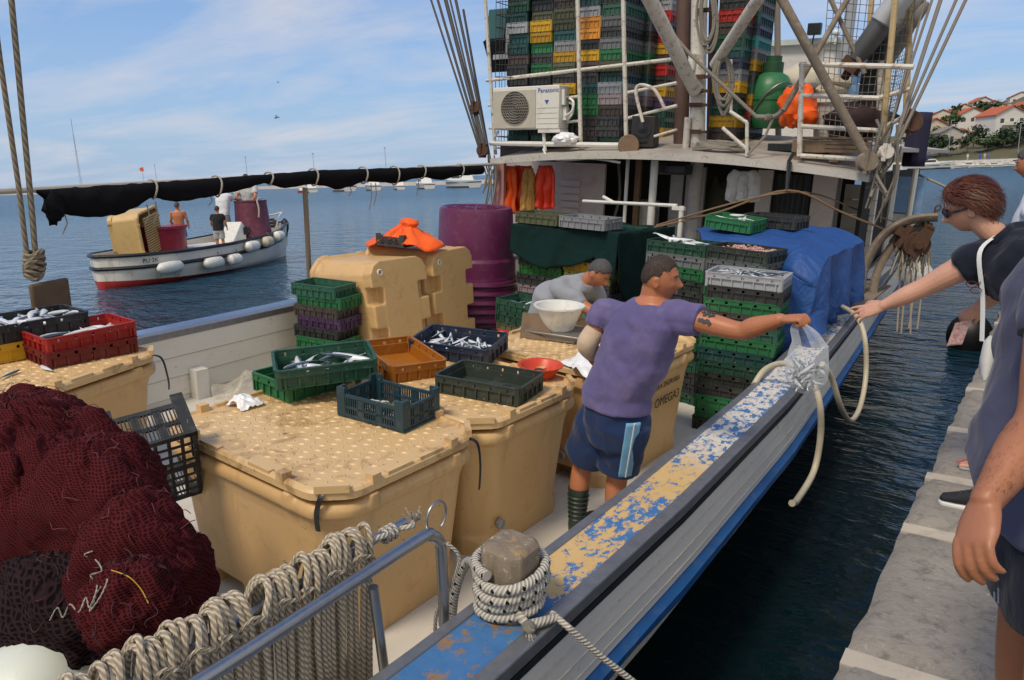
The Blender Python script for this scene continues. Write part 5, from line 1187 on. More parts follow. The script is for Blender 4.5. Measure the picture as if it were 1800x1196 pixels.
obj('fan_opening', fan, M_('dark fan', (.09, .08, .07), .7), t, smooth=False)
gw_ = MB()
for k in range(1, 8): 
    r_ = Hh*.39*k/7; gw_.tube([(Wd*.35+r_*math.cos(q*PI/16), -.022, Hh*.5+r_*math.sin(q*PI/16)) for q in range(33)], .004, 4)
for k in range(13):
    z = -Hh*.39+Hh*.78*k/12; x = math.sqrt(max(0, (Hh*.39)**2-z*z)); gw_.tube([(Wd*.35-x, -.02, Hh*.5+z), (Wd*.35+x, -.02, Hh*.5+z)], .004, 4)
obj('fan_guard', gw_, M_('grey guard wire', (.26, .24, .21), .5), t)
text(t, 'Panasonic', .085, Matrix.Translation((Wd*.69, -.004, Hh*.84)) @ Matrix.Rotation(R(90), 4, 'X'), M_('blue print', (.02, .09, .42), .5), 'lettering', .001)
lg = MB().prism([(0, .05), (.07, .05), (.035, -.01)], 0, .002, Matrix.Translation((Wd*.79, -.002, Hh*.58)) @ Matrix.Rotation(R(90), 4, 'X')); obj('printed_mark', lg, M_('blue print', (.02, .09, .42)), t, smooth=False)
ln_ = MB()
for k in range(4): ln_.box(Wd*.68, -.003, Hh*(.12+.12*k), Wd*.985, .0, Hh*(.12+.12*k)+.006)
obj('groove_shade_strip', ln_, M_('groove shade', (.40, .38, .33), .5), t, smooth=False)  # raised strips; the shade of the panel grooves is put into their colour
hn = MB(); hn.box(Wd+.004, .06, Hh*.55, Wd+.05, .12, Hh*.9); hn.box(Wd+.004, .1, Hh*.2, Wd+.06, .2, Hh*.5); hn.tube(spline([(Wd+.05, .1, Hh*.3), (Wd+.16, .08, Hh*.4), (Wd+.17, .1, Hh*.6), (Wd+.09, .14, Hh*.7)], 5), .018, 8); hn.tube(spline([(Wd+.05, .15, Hh*.2), (Wd+.13, .15, Hh*.35), (Wd+.14, .15, Hh*.55), (Wd+.06, .2, Hh*.6)], 5), .018, 8)
obj('pipe_cover', hn, WHITEPL, t)
br = MB(); br.tube([(.05, .05, -.02), (-.05, .1, -.12)], .018, 8); br.tube([(Wd*.75, .05, -.01), (Wd*.78, .05, -.3)], .025, 8); br.box(Wd*.7, -.01, -.05, Wd+.02, .25, -.005); obj('bracket', br, WHITEP, t)
m = MB(); a = sy(955, 262, 9.0); m.tube(spline([a, sy(962, 274, 8.98), sy(985, 282, 8.97), sy(1040, 279, 8.95), sy(1090, 286, 8.95)], 6), .016, 8)
single('pipe', m, WHITEP, 'white insulated hose curling down from the air conditioner to the roof edge', 'pipe', tuple(a), True)
# speaker
p = sy(1132, 264, RY+.45); t = thing('loudspeaker', 'small black loudspeaker box standing at the roof edge', 'loudspeaker', (p.x, p.y, UZ(p.x, p.y)), True, rz=R(10))
obj('cabinet', MB().box(-.16, -.12, 0, .16, .14, .40), M_('black cabinet', (.02, .017, .016), .5), t, bevel=.012); obj('bass_port', MB().box(-.07, -.126, .05, .07, -.118, .08), M_('black hole', (.004, .004, .004), .8), t); obj('speaker_cone', MB().lathe([(.0, .02), (.06, .01), (.11, 0), (.12, .008)], 24, Matrix.Translation((0, -.122, .24)) @ Matrix.Rotation(R(90), 4, 'X')), BLACKPL, t)
m = MB(); m.tube(spline([sy(1130, 215, 9.1), sy(1118, 165, 9.1), sy(1125, 150, 9.1), sy(1150, 158, 9.1), sy(1168, 190, 9.15)], 6), .022, 8)
single('bent_handle', m, RUSTW, 'bent rusty white handle pipe above the black loudspeaker', 'pipe', tuple(sy(1130, 215, 9.1)), True)
# rope coils
def loops(y, cx, cy, w_, h, n, r, label, seed, mat=ROPEG):
    m = MB(); q = random.Random(seed)
    for k in range(n):
        ww = w_*q.uniform(.55, 1); hh = h*q.uniform(.75, 1.05); ox = q.gauss(0, w_*.12)
        P = [sy(cx+ox+ww*math.cos(2*PI*j/18), cy+hh*.5*(1-math.sin(2*PI*j/18))*1.0-0, y)+Vector((0, -.03*k/n-.01*math.sin(j), 0)) for j in range(19)]
        m.tube(P, r, 6)
    p = sy(cx, cy, y); single('rope_hank', m, mat, label, 'rope hank', tuple(p), True)
loops(9.3, 1272, 102, 17, 98, 9, .016, 'coil of grey rope hanging beside the mast at rail height', 1); loops(9.35, 1246, -20, 15, 110, 8, .016, 'coil of grey rope hanging high on the mast', 2)
m = MB(); q = random.Random(5); p = sy(1268, 262, RY+.5)
for k in range(7):
    m.tube([(p.x+(.30+.1*q.random()-.02*k)*math.cos(t_)+q.gauss(0, .02), p.y+(.24-.015*k)*math.sin(t_), UZ(p.x)+.02+.014*k+.012*math.sin(3*t_+k)) for t_ in [2*PI*j/22 for j in range(23)]], .016, 6)
single('rope_coil', m, ROPEG, 'flat coil of grey rope lying on the roof at the mast foot', 'rope coil', (p.x, p.y, UZ(p.x)), True)
# long rope with a knot from boom to roof edge
m = MB(); P = [sy(1122, -10, 8.9), sy(1212, 95, 9.0), sy(1330, 206, 9.1)]; m.tube(P, .022, 7); P2 = [sy(1330, 206, 9.1), sy(1362, 205, 9.1), sy(1380, 190, 9.1)]; m.tube(spline(P2, 5), .03, 7); m.tube([sy(1360, 205, 9.1), sy(1345, 240, 9.05), sy(1314, 272, RY+.02)], .016, 6)
kp = sy(1352, 208, 9.1); m.ell(kp, (.06, .05, .05), 10, 8, fn=lambda z_, d: z_*(1+.25*fbm(d.x*3, d.y*3, d.z*3)))
single('guy_rope', m, ROPEG, 'grey guy rope running past the mast to a knot above the roof edge', 'rope', tuple(kp), True)
# green tank
p = sy(1348, 226, 10.4); q = sy(1348, 128, 10.4); hh = q.z-p.z
t = thing('water_tank', 'green plastic water tank with screw cap on the upper deck', 'tank', (p.x, 10.4, p.z), True)
r_ = .29
obj('tank_body', MB().lathe([(.0, 0), (r_*.75, 0), (r_, .12), (r_, hh*.5), (r_*1.04, hh*.5), (r_*1.04, hh*.56), (r_, hh*.56), (r_*.95, hh*.75), (r_*.7, hh*.93), (r_*.4, hh), (0, hh)], 32), M_('green tank plastic', (.025, .16, .06), .4, .12, 4, (.2, .2, .15), .4, 6), t)
obj('cap', MB().lathe([(.13, hh-.02), (.13, hh+.12), (.10, hh+.13), (.10, hh+.2), (0, hh+.2)], 20), M_('dark green cap', (.015, .07, .03), .5), t)
obj('hoop', MB().tube([(r_*1.02*math.cos(j*PI/14-1.0), -.02+r_*1.0*math.sin(j*PI/14-1.0)*-1, hh*.2+hh*.6*math.sin(j*PI/14)) for j in range(15)], .012, 6), STEEL, t)
# orange oilskins heaped, black tray under
p = sy(1398, 222, 9.9); q = sy(1398, 155, 9.9)
m = MB(); hh = q.z-p.z
def oil(q_, d): return q_*(1+.22*fbm(d.x*2+1, d.y*2, d.z*2.5, 3)+.035*math.sin(math.atan2(d.y, d.x)*6+fbm(d.z*3, 1, 1)*3)*(1 if d.z < .5 else .3))
m.ell((0, 0, hh*.5), (.23, .16, hh*.56), 36, 20, fn=oil); m.ell((.12, -.05, hh*.25), (.16, .14, hh*.30), 26, 14, fn=oil)
single('oilskins', m, ORNG, 'bundle of orange oilskins propped against the white bin on the upper deck', 'oilskins', (p.x, 9.9, p.z), True, off=False)
p = sy(1412, 236, 9.7); single('tray', MB().box(-.38, -.12, 0, .38, .2, .09), BLACKPL, 'flat black tray under the orange oilskins', 'tray', (p.x, 9.7, UZ(p.x, 9.7)), True, off=False, bevel=.01)
a = sy(1424, 232, 10.1); b = sy(1512, 168, 10.1); t = thing('fish_bin', 'big dirty white bin behind the orange oilskins', 'bin', ((a.x+b.x)/2, 10.4, UZ(a.x, 10.4)), True)
ww = (b.x-a.x)/2; hz_ = b.z-UZ(a.x, 10.4)
obj('bin_body', MB().loft([octo(2*ww*.86, .62, .06, 0), octo(2*ww, .74, .08, hz_-.08)]), M_('dirty white bin', (.55, .52, .47), .6, .1, 5, (.25, .22, .18), .6, 6), t, bevel=.01); obj('bin_rim', MB().loft([octo(2*ww+.06, .80, .09, hz_-.08), octo(2*ww+.06, .80, .09, hz_)]), WHITEPL, t)
p = sy(1400, 150, 10.9)
m = MB(); m.ell((.1, 0, .05), (.42, .3, .22), 24, 14, fn=lambda z_, d: z_*(1+.15*fbm(d.x*2, d.y*2, d.z*2))); single('canvas_cover', m, M_('cream canvas', (.60, .56, .46), .8, .08), 'cream canvas cover behind the orange oilskins', 'cover', tuple(p), True, off=False)
for k, (x0, y0) in enumerate(((1412, 156), (1465, 158), (1488, 146))):
    p = sy(x0, y0, 10.3); m = MB().ell((0, 0, 0), (.24, .16, .07), 20, 12, fn=lambda z_, d: z_*(1+.2*fbm(d.x*2+k, d.y*2, d.z*2)))
    single('cushion', m, M_('striped cushion' if k == 0 else 'straw cushion', (.12, .12, .12) if k == 0 else (.45, .40, .30), .9, .3, 12), ['dark striped cushion lying on the white bin', 'straw coloured sack lying on the white bin', 'small straw coloured sack against the safety net'][k], 'cushion', tuple(p), True, off=False)
p = sy(1512, 168, 10.3); t = thing('water_bottle', 'large blue water bottle standing on the white bin', 'bottle', (p.x, 10.25, b.z), True); mbt = M_('blue bottle plastic', (.20, .42, .72), .15, .05)
obj('bottle', MB().lathe([(0, 0), (.12, 0), (.13, .02), (.13, .12), (.12, .14), (.13, .16), (.13, .26), (.05, .33), (.04, .36)], 20), mbt, t); obj('cap', MB().lathe([(.045, .355), (.045, .39), (0, .395)], 12), M_('blue cap', (.02, .06, .5), .4), t)
p = sy(1530, 170, 9.9); q = sy(1530, 100, 9.9); m = MB(); m.box(-.09, -.03, 0, .09, .03, q.z-p.z+.35); m.box(-.13, -.05, -.25, .12, .06, .3)
single('outboard_motor', m, M_('black metal', (.018, .017, .018), .5), 'dark outboard motor leg hanging inside the safety net', 'outboard motor', tuple(p), True, off=False, bevel=.02)
a = sy(1502, 108, 9.6); b = sy(1578, 5, 9.6); m = MB(); dv = b-a; Lg = dv.length; 
m.loft([[(x, w_*math.cos(2*PI*j/16)*(.8), h_*math.sin(2*PI*j/16)) for j in range(16)] for x, w_, h_ in ((0, .02, .05), (.02, .10, .12), (.15, .14, .15), (Lg*.6, .15, .17), (Lg*.9, .16, .16), (Lg, .10, .10), (Lg+.02, .02, .02))])
t = thing('outboard_motor', 'grey outboard motor cowl lashed aslant inside the safety net', 'outboard motor', tuple(a), True); t.matrix_world = HM @ Matrix.Translation(a) @ dv.to_track_quat('X', 'Y').to_matrix().to_4x4()
obj('cowl', m, M_('grey motor cowl', (.09, .095, .10), .4, .1, 5), t); m = MB(); m.loft([[(x, w_*math.cos(2*PI*j/16)*.85, .02+h_*math.sin(2*PI*j/16)) for j in range(16)] for x, w_, h_ in ((Lg*.62, .1, .14), (Lg*.66, .16, .18), (Lg*1.25, .15, .17), (Lg*1.35, .05, .05))]); obj('cowl_top', m, M_('pale motor cowl', (.42, .44, .47), .4), t)
m = MB(); m.box(-.12, -.1, -.14, .02, .1, .1); m.tube([(0, 0, 0), (-.2, 0, -.1)], .05, 8); obj('bracket', m, RUST, t)
a = sy(1550, 100, 10.0); b = sy(1600, 30, 10.0); t = thing('life_jackets', 'pile of grey life jackets tied against the safety net', 'life jackets', tuple(a), True)
for k in range(5):
    p = a.lerp(b, .12+k*.19)+Vector((fr_.uniform(-.1, .1), 0, 0)); obj('life_jacket', MB().ell((0, 0, 0), (.09, .08, .34), 16, 12, Matrix.Translation(p-a) @ Euler((0, R(25+fr_.uniform(-12, 12)), 0)).to_matrix().to_4x4()), M_('faded grey vest', (.20+.04*k, .195+.04*k, .185+.035*k), .9, .2), t)
p = sy(1505, 232, 9.8); m = MB().ell((0, 0, .12), (.38, .25, .22), 24, 12, fn=lambda z_, d: z_*(1+.25*fbm(d.x*2, d.y*2, d.z*2+2))); single('dark_tarp', m, M_('dark maroon cover', (.03, .014, .015), .8), 'dark maroon cover bundled at the foot of the white bin', 'cover', tuple(p), True, off=False)
# flood lamp on the cabin
p = sy(1432, 52, 12.8); t = thing('flood_lamp', 'small black flood lamp on a stalk above the white cabin roof', 'flood lamp', tuple(p), True); obj('lamp_head', MB().box(-.10, -.05, -.08, .10, .05, .09), BLACKPL, t, bevel=.01); obj('stalk', MB().tube([(0, 0, -.08), (-.02, 0, -.32)], .012, 6), BLACKPL, t)
p = sy(1470, 58, 12.8); t = thing('aerial_dome', 'small white aerial dome on the cabin roof', 'aerial', tuple(p), True); obj('dome', MB().ell((0, 0, 0), (.06, .06, .05), 16, 10), WHITEPL, t); obj('stalk', MB().tube([(0, 0, -.03), (0, 0, -.16)], .02, 8), WHITEPL, t)
# wooden pallet bench
p = sy(1465, 275, RY+.35); t = thing('pallet', 'small weathered wooden pallet bench standing near the roof edge', 'pallet', (p.x, RY+.55, UZ(p.x, RY+.4)), True, rz=R(-4))
m = MB()
for k in range(6): m.box(-.42, -.32+k*.11, .25, .42, -.32+k*.11+.095, .275)
obj('top_slats', m, WOOD, t, smooth=False); m = MB(); m.box(-.42, -.335, .10, .40, -.31, .235)
for k in range(3): m.box(-.05, -.345, .105+k*.045, .44, -.335, .135+k*.045)
m.box(-.43, -.32, .1, -.41, .30, .235); obj('apron', m, WOOD, t, smooth=False)
for x in (-.36, .05, .36): obj('leg', MB().box(x-.05, -.30, 0, x+.05, -.2, .1), WOOD, t, smooth=False)
m = MB().ell((0, 0, .04), (.19, .12, .09), 28, 16, fn=lambda q_, d: q_*(1+.25*fbm(d.x*2.2, d.y*2.2, d.z*2.2, 3)+.05*math.sin(d.x*14+d.z*6))); p = sy(993, 250, 9.1); single('white_bag', m, PBAG, 'white cloth bundle lying on the handrail under the cage', 'bag', tuple(p), True, off=False)
# oilskins hung under the roof, laundry
def hung(name, x0, x1, ytop, ybot, y, mat, label, cat, seed, flare=1.0):
    m = MB(); A = sy(x0, ytop, y); B_ = sy(x1, ytop, y); C_ = sy(x0, ybot, y); zt_, zb = A.z, C_.z; w_ = B_.x-A.x
    def fn(u, v):
        k = 1-.35*math.exp(-((v-.0)/.12)**2); x = A.x+w_/2+(u-.5)*w_*k*(1+.15*(flare)*v); return (x, y+.05*math.sin(u*17+seed)*(.3+v)+.05*fbm(u*3, v*3, seed), lerp(zt_, zb, v)+.04*fbm(u*4, seed, 1)*v)
    m.grid(fn, 24, 16); o = single(name, m, mat, label, cat, (A.x+w_/2, y, zt_), True); s_ = o.modifiers.new('solid', 'SOLIDIFY'); s_.thickness = .035; return o
hung('oilskin_jacket', 876, 910, 291, 372, RY+.45, ORNG, 'orange oilskin jacket hanging leftmost under the wheelhouse roof', 'jacket', 1); hung('oilskin_jacket', 903, 938, 291, 375, RY+.55, M_('red orange oilskin', (.80, .05, .015), .5), 'red orange oilskin jacket hanging behind the yellow one', 'jacket', 3)
hung('oilskin_jacket', 920, 940, 296, 372, RY+.40, M_('yellow black oilskin', (.46, .24, .05), .6, .5, 6, (.03, .02, .01), 1.0, 8), 'yellow and black oilskin jacket hanging between two orange ones', 'jacket', 5); hung('oilskin_jacket', 944, 978, 291, 366, RY+.5, M_('red orange oilskin', (.80, .05, .015), .5), 'red orange oilskin jacket hanging rightmost of four', 'jacket', 7)
hung('laundry', 1284, 1335, 300, 352, RY+.5, mat_cloth('white laundry', (.58, .57, .56)), 'white T-shirt hung up to dry under the wheelhouse roof', 'laundry', 9, .3)
# white pipes stacked on the netted pile's rear edge
m = MB(); a = sy(1025, 354, 8.6); b = sy(1190, 362, 8.4); m.tube([a, b], .022, 8); m.tube([sy(1060, 346, 8.6), sy(1078, 356, 8.6)], .022, 8); m.box(b.x-.05, b.y-.03, b.z-.05, b.x+.10, b.y+.03, b.z-.01); m.tube([(b.x+.06, b.y, b.z), (b.x+.06, b.y, DZ)], .03, 8)
single('pipe_rail', m, WHITEP, 'white pipe rail with a post behind the netted pile', 'rail', tuple(b), True)
# white basin on a steel weighing stand with a stained board
p = sy(981, 590, 4.80); q = sy(981, 578, 4.8)
t = thing('weighing_scale', 'steel weighing scale with square pan and stained board on the middle tub', 'scale', (p.x, 4.80, LT), True, rz=R(8)); pz = q.z-LT
obj('pan', MB().box(-.22, -.17, pz-.02, .24, .17, pz-.002), M_('dull scale steel', (.28, .27, .25), .45, .2, 8, (.14, .1, .08), .5, 10, 0, 60, .7), t, bevel=.006); obj('column', MB().box(-.06, -.06, 0, .06, .06, pz-.02), STEELD, t, smooth=False); obj('base', MB().box(-.17, -.15, 0, .2, .15, .05), STEELD, t, bevel=.008)
obj('stained_board', MB().box(-.02, 0, 0, .22, .015, .20, T(-.22, -.19, .0, rz=R(10), rx=R(-18))), M_('brown stained board', (.18, .12, .075), .7, .4, 10, (.06, .04, .03), .6, 8), t)
t = thing('basin', 'dirty white plastic basin standing on the weighing scale', 'basin', (p.x+.0, 4.80, q.z), True)
obj('bowl', MB().lathe([(0, 0), (.115, 0), (.12, .006), (.185, .175), (.20, .18), (.20, .192), (.178, .188), (.11, .012), (0, .012)], 32), WHITEPL, t)
m = MB(); crumple(0, 0, 0, .12, .1, .06, 9.9, m, 16); p = sy(985, 640, LT)
single('knife', MB().prism([(-.12, -.01), (.05, -.012), (.1, 0), (.05, .01), (-.12, .01)], 0, .004), M_('blade and black handle', (.12, .12, .13), .3, .3, 3, None, 0, 1, 0, 1, .6), 'small knife lying on the tub lid behind the red basin', 'knife', (p.x, p.y+.12, LT+.01), True, rz=R(-10), off=False)
# ------------------------------------------------------------------ people
SKIN1 = mat_skin('tanned skin', (.45, .178, .085)); SKIN2 = mat_skin('light skin', (.60, .335, .235)); SKIN3 = mat_skin('brown tanned skin', (.37, .155, .078))
HAIRD = M_('dark cropped hair', (.050, .034, .025), .7, .4, 60, None, 0, 1, .5, 240); HAIRG = M_('greying hair', (.035, .033, .031), .7, .6, 60, (.12, .12, .12), .6, 50, .5, 200); HAIRR = M_('reddish brown hair', (.10, .028, .012), .45, .5, 30, (.26, .09, .035), .5, 20, .4, 160)
def mat_hair(name, c, c2=None):
    t = NT(name); t.set(Roughness=.75); n1 = t.noise(70, 4, .6); k = t.mix(n1, c4(c, .6), c4(c2 or c, 1.35)); t.color(k)
    at = t.n('ShaderNodeAttribute'); at.attribute_name = 'fade'; a = t.math('ADD', at.outputs['Fac'], t.math('MULTIPLY', t.math('SUBTRACT', t.noise(230, 2), .5), 1.5))
    t.l(t.ramp(a, .30, .55), t.b.inputs['Alpha']); t.bump(t.noise(260, 3), .5, .003); return t.m
CAPD = mat_hair('cropped dark hair', (.050, .034, .025)); CAPG = mat_hair('cropped greying hair', (.028, .026, .025), (.085, .085, .085)); CAPR = mat_hair('reddish brown hair cap', (.10, .030, .014), (.17, .055, .024))
EYEW = M_('eye white', (.46, .42, .39), .25); EYED = M_('dark iris', (.02, .013, .01), .1); LIP = M_('lips', (.40, .13, .10), .4)
def dens(pts, rad, n=5):
    """smooth path and radii"""
    P = spline(pts, n); rr = []
    R0 = [(r, r) if not isinstance(r, tuple) else r for r in rad]
    for i in range(len(P)):
        t = i/n; k = min(int(t), len(R0)-2); f = t-k; f = f*f*(3-2*f)
        rr.append((lerp(R0[k][0], R0[k+1][0], f), lerp(R0[k][1], R0[k+1][1], f)))
    return P, rr
def limb(m, pts, rad, n=5, seg=16, flat=False):
    P, rr = dens(pts, rad, n)
    if flat: return m.tube(P, [list(x) for x in rr], seg)      # cut square, as a hem
    # rounded ends
    d0 = (P[0]-P[1]).normalized(); d1 = (P[-1]-P[-2]).normalized(); a, b = rr[0], rr[-1]
    P = [P[0]+d0*min(a)*.9, P[0]+d0*min(a)*.55] + P + [P[-1]+d1*min(b)*.55, P[-1]+d1*min(b)*.9]
    rr = [(a[0]*.35, a[1]*.35), (a[0]*.82, a[1]*.82)] + rr + [(b[0]*.82, b[1]*.82), (b[0]*.35, b[1]*.35)]
    m.tube(P, [list(x) for x in rr], seg)
def ring_torso(m, secs, seg=28):
    """secs: list of (centre, side vector, front vector) half axes; superelliptic rings"""
    rings = []
    for c, s, f in secs:
        c = Vector(c); s = Vector(s); f = Vector(f); rg_ = []
        for j in range(seg):
            a = 2*PI*j/seg; ca, sa = math.cos(a), math.sin(a); e = .85
            rg_.append(c + s*(abs(ca)**e*(1 if ca > 0 else -1)) + f*(abs(sa)**e*(1 if sa > 0 else -1)))
        rings.append(rg_)
    m.loft(rings)
def head_fn(q, d):
    """face looks along +y; ellipsoid deformed into a skull with jaw, nose, brow, eye sockets, lips, chin"""
    x, y, z = q; f = max(0, d.y)
    if z < 0: k = min(1, -z/.12); x *= 1-.30*k*k; y = y*(1-.10*k) + .012*k*f
    if d.y < 0 and z < -.02: y *= 1-.22*min(1, (-z-.02)/.09)
    g = lambda cx, cz, sx_, sz_: math.exp(-((x-cx)/sx_)**2-((z-cz)/sz_)**2)
    if f > 0:
        y += f*(.032*g(0, -.028, .014, .017)+.017*g(0, -.002, .010, .024) - .006*g(0, .018, .02, .010))
        y += f*(.006*g(-.03, .030, .024, .009)+.006*g(.03, .030, .024, .009))
        y -= f*(.013*g(-.033, .010, .017, .012)+.013*g(.033, .010, .017, .012))
        y += f*(.006*g(-.045, -.025, .02, .02)+.006*g(.045, -.025, .02, .02))
        y += f*(.009*g(0, -.058, .024, .006)+.009*g(0, -.070, .021, .006)-.004*g(0, -.064, .026, .0025)-.005*g(0, -.082, .02, .006)+.014*g(0, -.098, .022, .014))
        y -= f*.004*g(0, -.048, .008, .006)
    return Vector((x, y, z))
def add_head(m, M, s=1.0, wide=1.0):
    m.ell((0, 0, 0), (.077*s*wide, .098*s, .122*s), 72, 60, M, fn=lambda q, d: head_fn(q/s, d)*s if wide == 1 else Vector((head_fn(Vector((q.x/s/wide, q.y/s, q.z/s)), d).x*s*wide, head_fn(q/s, d).y*s, head_fn(q/s, d).z*s)))
    for k in (-1, 1):
        m.ell((k*.079*s*wide, -.012*s, -.008*s), (.010*s, .019*s, .032*s), 16, 12, M @ Matrix.Rotation(k*R(8), 4, 'Z'), fn=lambda q, d: Vector((q.x*(1.0 if abs(d.z)+abs(d.y) > .8 else .5), q.y, q.z)))
        m.ell((k*.032*s*wide, .0775*s, .0165*s), (.0155*s, .0095*s, .0055*s), 14, 8, M); m.ell((k*.032*s*wide, .0765*s, .0025*s), (.0145*s, .0085*s, .004*s), 14, 8, M)
        m.ell((k*.078*s*wide, -.004*s, -.032*s), (.007*s, .009*s, .012*s), 10, 8, M)
def head_parts(root, M, s, hair, lipc=None, skin=None, wide=1.0, brow=True):
    e = MB(); i_ = MB(); b = MB()
    for k in (-1, 1):
        e.ell((k*.032*s*wide, .0735*s, .0095*s), (.0125*s,)*3, 16, 12, M); i_.ell((k*.032*s*wide, .0832*s, .0095*s), (.0052*s, .0035*s, .0052*s), 12, 8, M)
        if brow: b.tube([(k*.013*s, .099*s, .029*s), (k*.03*s, .099*s, .035*s), (k*.05*s, .084*s, .030*s)], [.003*s, .0042*s, .002*s], 6, M)
    eo = obj('eyes', e, EYEW, root); obj('iris', i_, EYED, eo)
    if brow: obj('eyebrows', b, hair, root)
def hair_cap(root, M, s, mat, line, thick, seed=0, rough_=.006, wide=1.0, name='hair', bristle=0):
    """line(d) > 0 where hair grows; thickness fades to the hairline"""
    m = MB(); line0 = line; line = lambda d: line0(d)+.07*fbm(d.x*11+seed, d.y*11, d.z*11, 3)
    fades = []
    def fn(q, d):
        v = line(d); k = max(0, min(1, v*7)); fades.append(max(0, min(1, .25+v*4))); base = head_fn(Vector((q.x/s/wide, q.y/s, q.z/s)), d)*s; base.x *= wide
        t = (thick(d) if callable(thick) else thick)*k - .006*(1-k)
        return base + d*(t+rough_*k*fbm(d.x*9+seed, d.y*9, d.z*9, 3))
    m.ell((0, 0, 0), (.077*s*wide, .098*s, .122*s), 80, 56, M, fn=fn); o = obj(name, m, {HAIRD: CAPD, HAIRG: CAPG, HAIRR: CAPR}[mat], root, angle=180)
    at_ = o.data.attributes.new('fade', 'FLOAT', 'POINT'); at_.data.foreach_set('value', fades)
    if bristle:
        b = MB(); q_ = random.Random(seed)
        for k in range(bristle):
            d = V((q_.gauss(0, 1), q_.gauss(0, 1), q_.gauss(.3, 1))).normalized()
            if line(d) < -.02: continue
            p = head_fn(V((d.x*.077, d.y*.098, d.z*.122)), d)*s; p.x *= wide; p += d*.003; t_ = (d*1.0+V((q_.gauss(0, .4), .5+q_.gauss(0, .4), q_.gauss(-.2, .4)))).normalized()*q_.uniform(.006, .012); sd_ = d.orthogonal().normalized()*.0007
            b.add([p-sd_, p+sd_, p+t_], [(0, 1, 2)], M)
        obj('cropped_hair', b, mat, root)
    return o
def hand(m, M, side=1, curl=(.5, .6, .7, .8), s=1.0, thumb=(.5, .3), spread=.14, r=.0088):
    """fingers along +x, back of the hand +z, thumb on +y*side"""
    P = lambda x, y, z: M @ Vector((x*s, y*side*s, z*s))
    rings = []
    for x, w_, h in ((-.02, .026, .021), (.0, .028, .021), (.03, .037, .020), (.06, .042, .018), (.088, .041, .0145), (.098, .037, .009)):
        rings.append([P(x, w_*math.cos(2*PI*j/16), h*math.sin(2*PI*j/16)) for j in range(16)])
    if side < 0: rings = [r_[::-1] for r_ in rings]
    m.loft(rings)
    for k, (y0, l) in enumerate(((.031, .072), (.0105, .081), (-.0105, .075), (-.030, .058))):
        c = curl[k]; ang = (1.5-k)*spread; pts = [Vector((.080, y0*.9, 0))]; a = .15*c; p = pts[0].copy(); p = Vector((.094, y0, .001)); pts.append(p.copy())
        for ph, (fr, bend) in enumerate(((.46, .75*c), (.31, .95*c), (.23, .6*c))):
            a += bend; dx = l*fr*math.cos(a); dz = -l*fr*math.sin(a); p = p+Vector((dx*math.cos(ang), dx*math.sin(ang), dz)); pts.append(p.copy())
        rs = [r*1.1, r*1.08, r*1.03, r*.95, r*.8]
        if k == 3: rs = [x*.86 for x in rs]
        W_ = [P(*q) for q in pts]; limb(m, W_, [x*s for x in rs], 4, 10)
    a, b = thumb
    pts = [Vector((.006, .022, -.004)), Vector((.036, .042, -.008-.012*b)), Vector((.058+.012*(1-a), .042+.026*a, -.012-.02*b)), Vector((.082+.008*(1-a), .040+.034*a, -.016-.034*b))]
    limb(m, [P(*q) for q in pts], [.0145*s, .0128*s, .0108*s, .0085*s], 4, 10)
def body(root, m, skin, vox=.010, smooth=3, name='body'):
    o = obj(name, m, skin, root, angle=180)
    r_ = o.modifiers.new('remesh', 'REMESH'); r_.mode = 'VOXEL'; r_.voxel_size = vox; r_.use_smooth_shade = True
    s_ = o.modifiers.new('smooth', 'SMOOTH'); s_.factor = .5; s_.iterations = smooth; return o
TEXW = bpy.data.textures.new('wrinkles', 'CLOUDS'); TEXW.noise_scale = .16; TEXW.noise_depth = 1
TEXW2 = bpy.data.textures.new('folds', 'WOOD'); TEXW2.wood_type = 'BANDNOISE'; TEXW2.noise_scale = .13; TEXW2.turbulence = 7
def cloth(root, m, mat, name, vox=.010, wr=.012, smooth=6, fold=.008):
    o = body(root, m, mat, vox, smooth, name)
    for tx, k in ((TEXW, wr), (TEXW2, fold)):
        d = o.modifiers.new('wrinkle', 'DISPLACE'); d.texture = tx; d.strength = k; d.mid_level = .5; d.texture_coords = 'LOCAL'
    return o
V = Vector
def person(label, loc, ship=False, rz=0):
    return thing('person', label, 'person', tuple(loc), ship, rz=rz)

# --- fisherman in the purple shirt: seen from behind, right arm stretched out with the bag, looking right
# local frame: x to his right (ship +x), y away from the camera, feet at z=0
YM = 3.62; ft = V((-2.12, YM+.02, DZ))
man = person('man in a faded purple T-shirt and navy shorts holding out a bag of fish', ft, True)
def mp_(px_, py_, y): return sy(px_, py_, y)-ft
hipL, hipR = V((.00, .02, .86)), V((.24, -.02, .85)); 
pel = mp_(1082, 735, YM); chest = mp_(1122, 600, YM); shL = mp_(1062, 552, YM+.03); shR = mp_(1196, 556, YM-.02); nk = mp_(1150, 520, YM+.02); hdp = mp_(1160, 489, YM+.03)
m = MB()
yw = R(-14)     # trunk turned a little to the right
def fwd(a): return V((-math.sin(a), math.cos(a), 0))
def sde(a): return V((math.cos(a), math.sin(a), 0))
S, F_ = sde(yw), fwd(yw)
ring_torso(m, [(pel+V((0, 0, -.10)), S*.14, F_*.10), (pel, S*.165, F_*.12), (pel.lerp(chest, .5), S*.16, F_*.12), (chest, S*.185, F_*.125), (chest.lerp(nk, .55), S*.19, F_*.12), (chest.lerp(nk, .9), S*.10, F_*.09), (nk, S*.062, F_*.065)])
kL = mp_(1035, 842, YM); kR = mp_(1098, 850, YM-.05); aL = V((-.03, -.02, .16)); aR = V((.18, .0, .16))
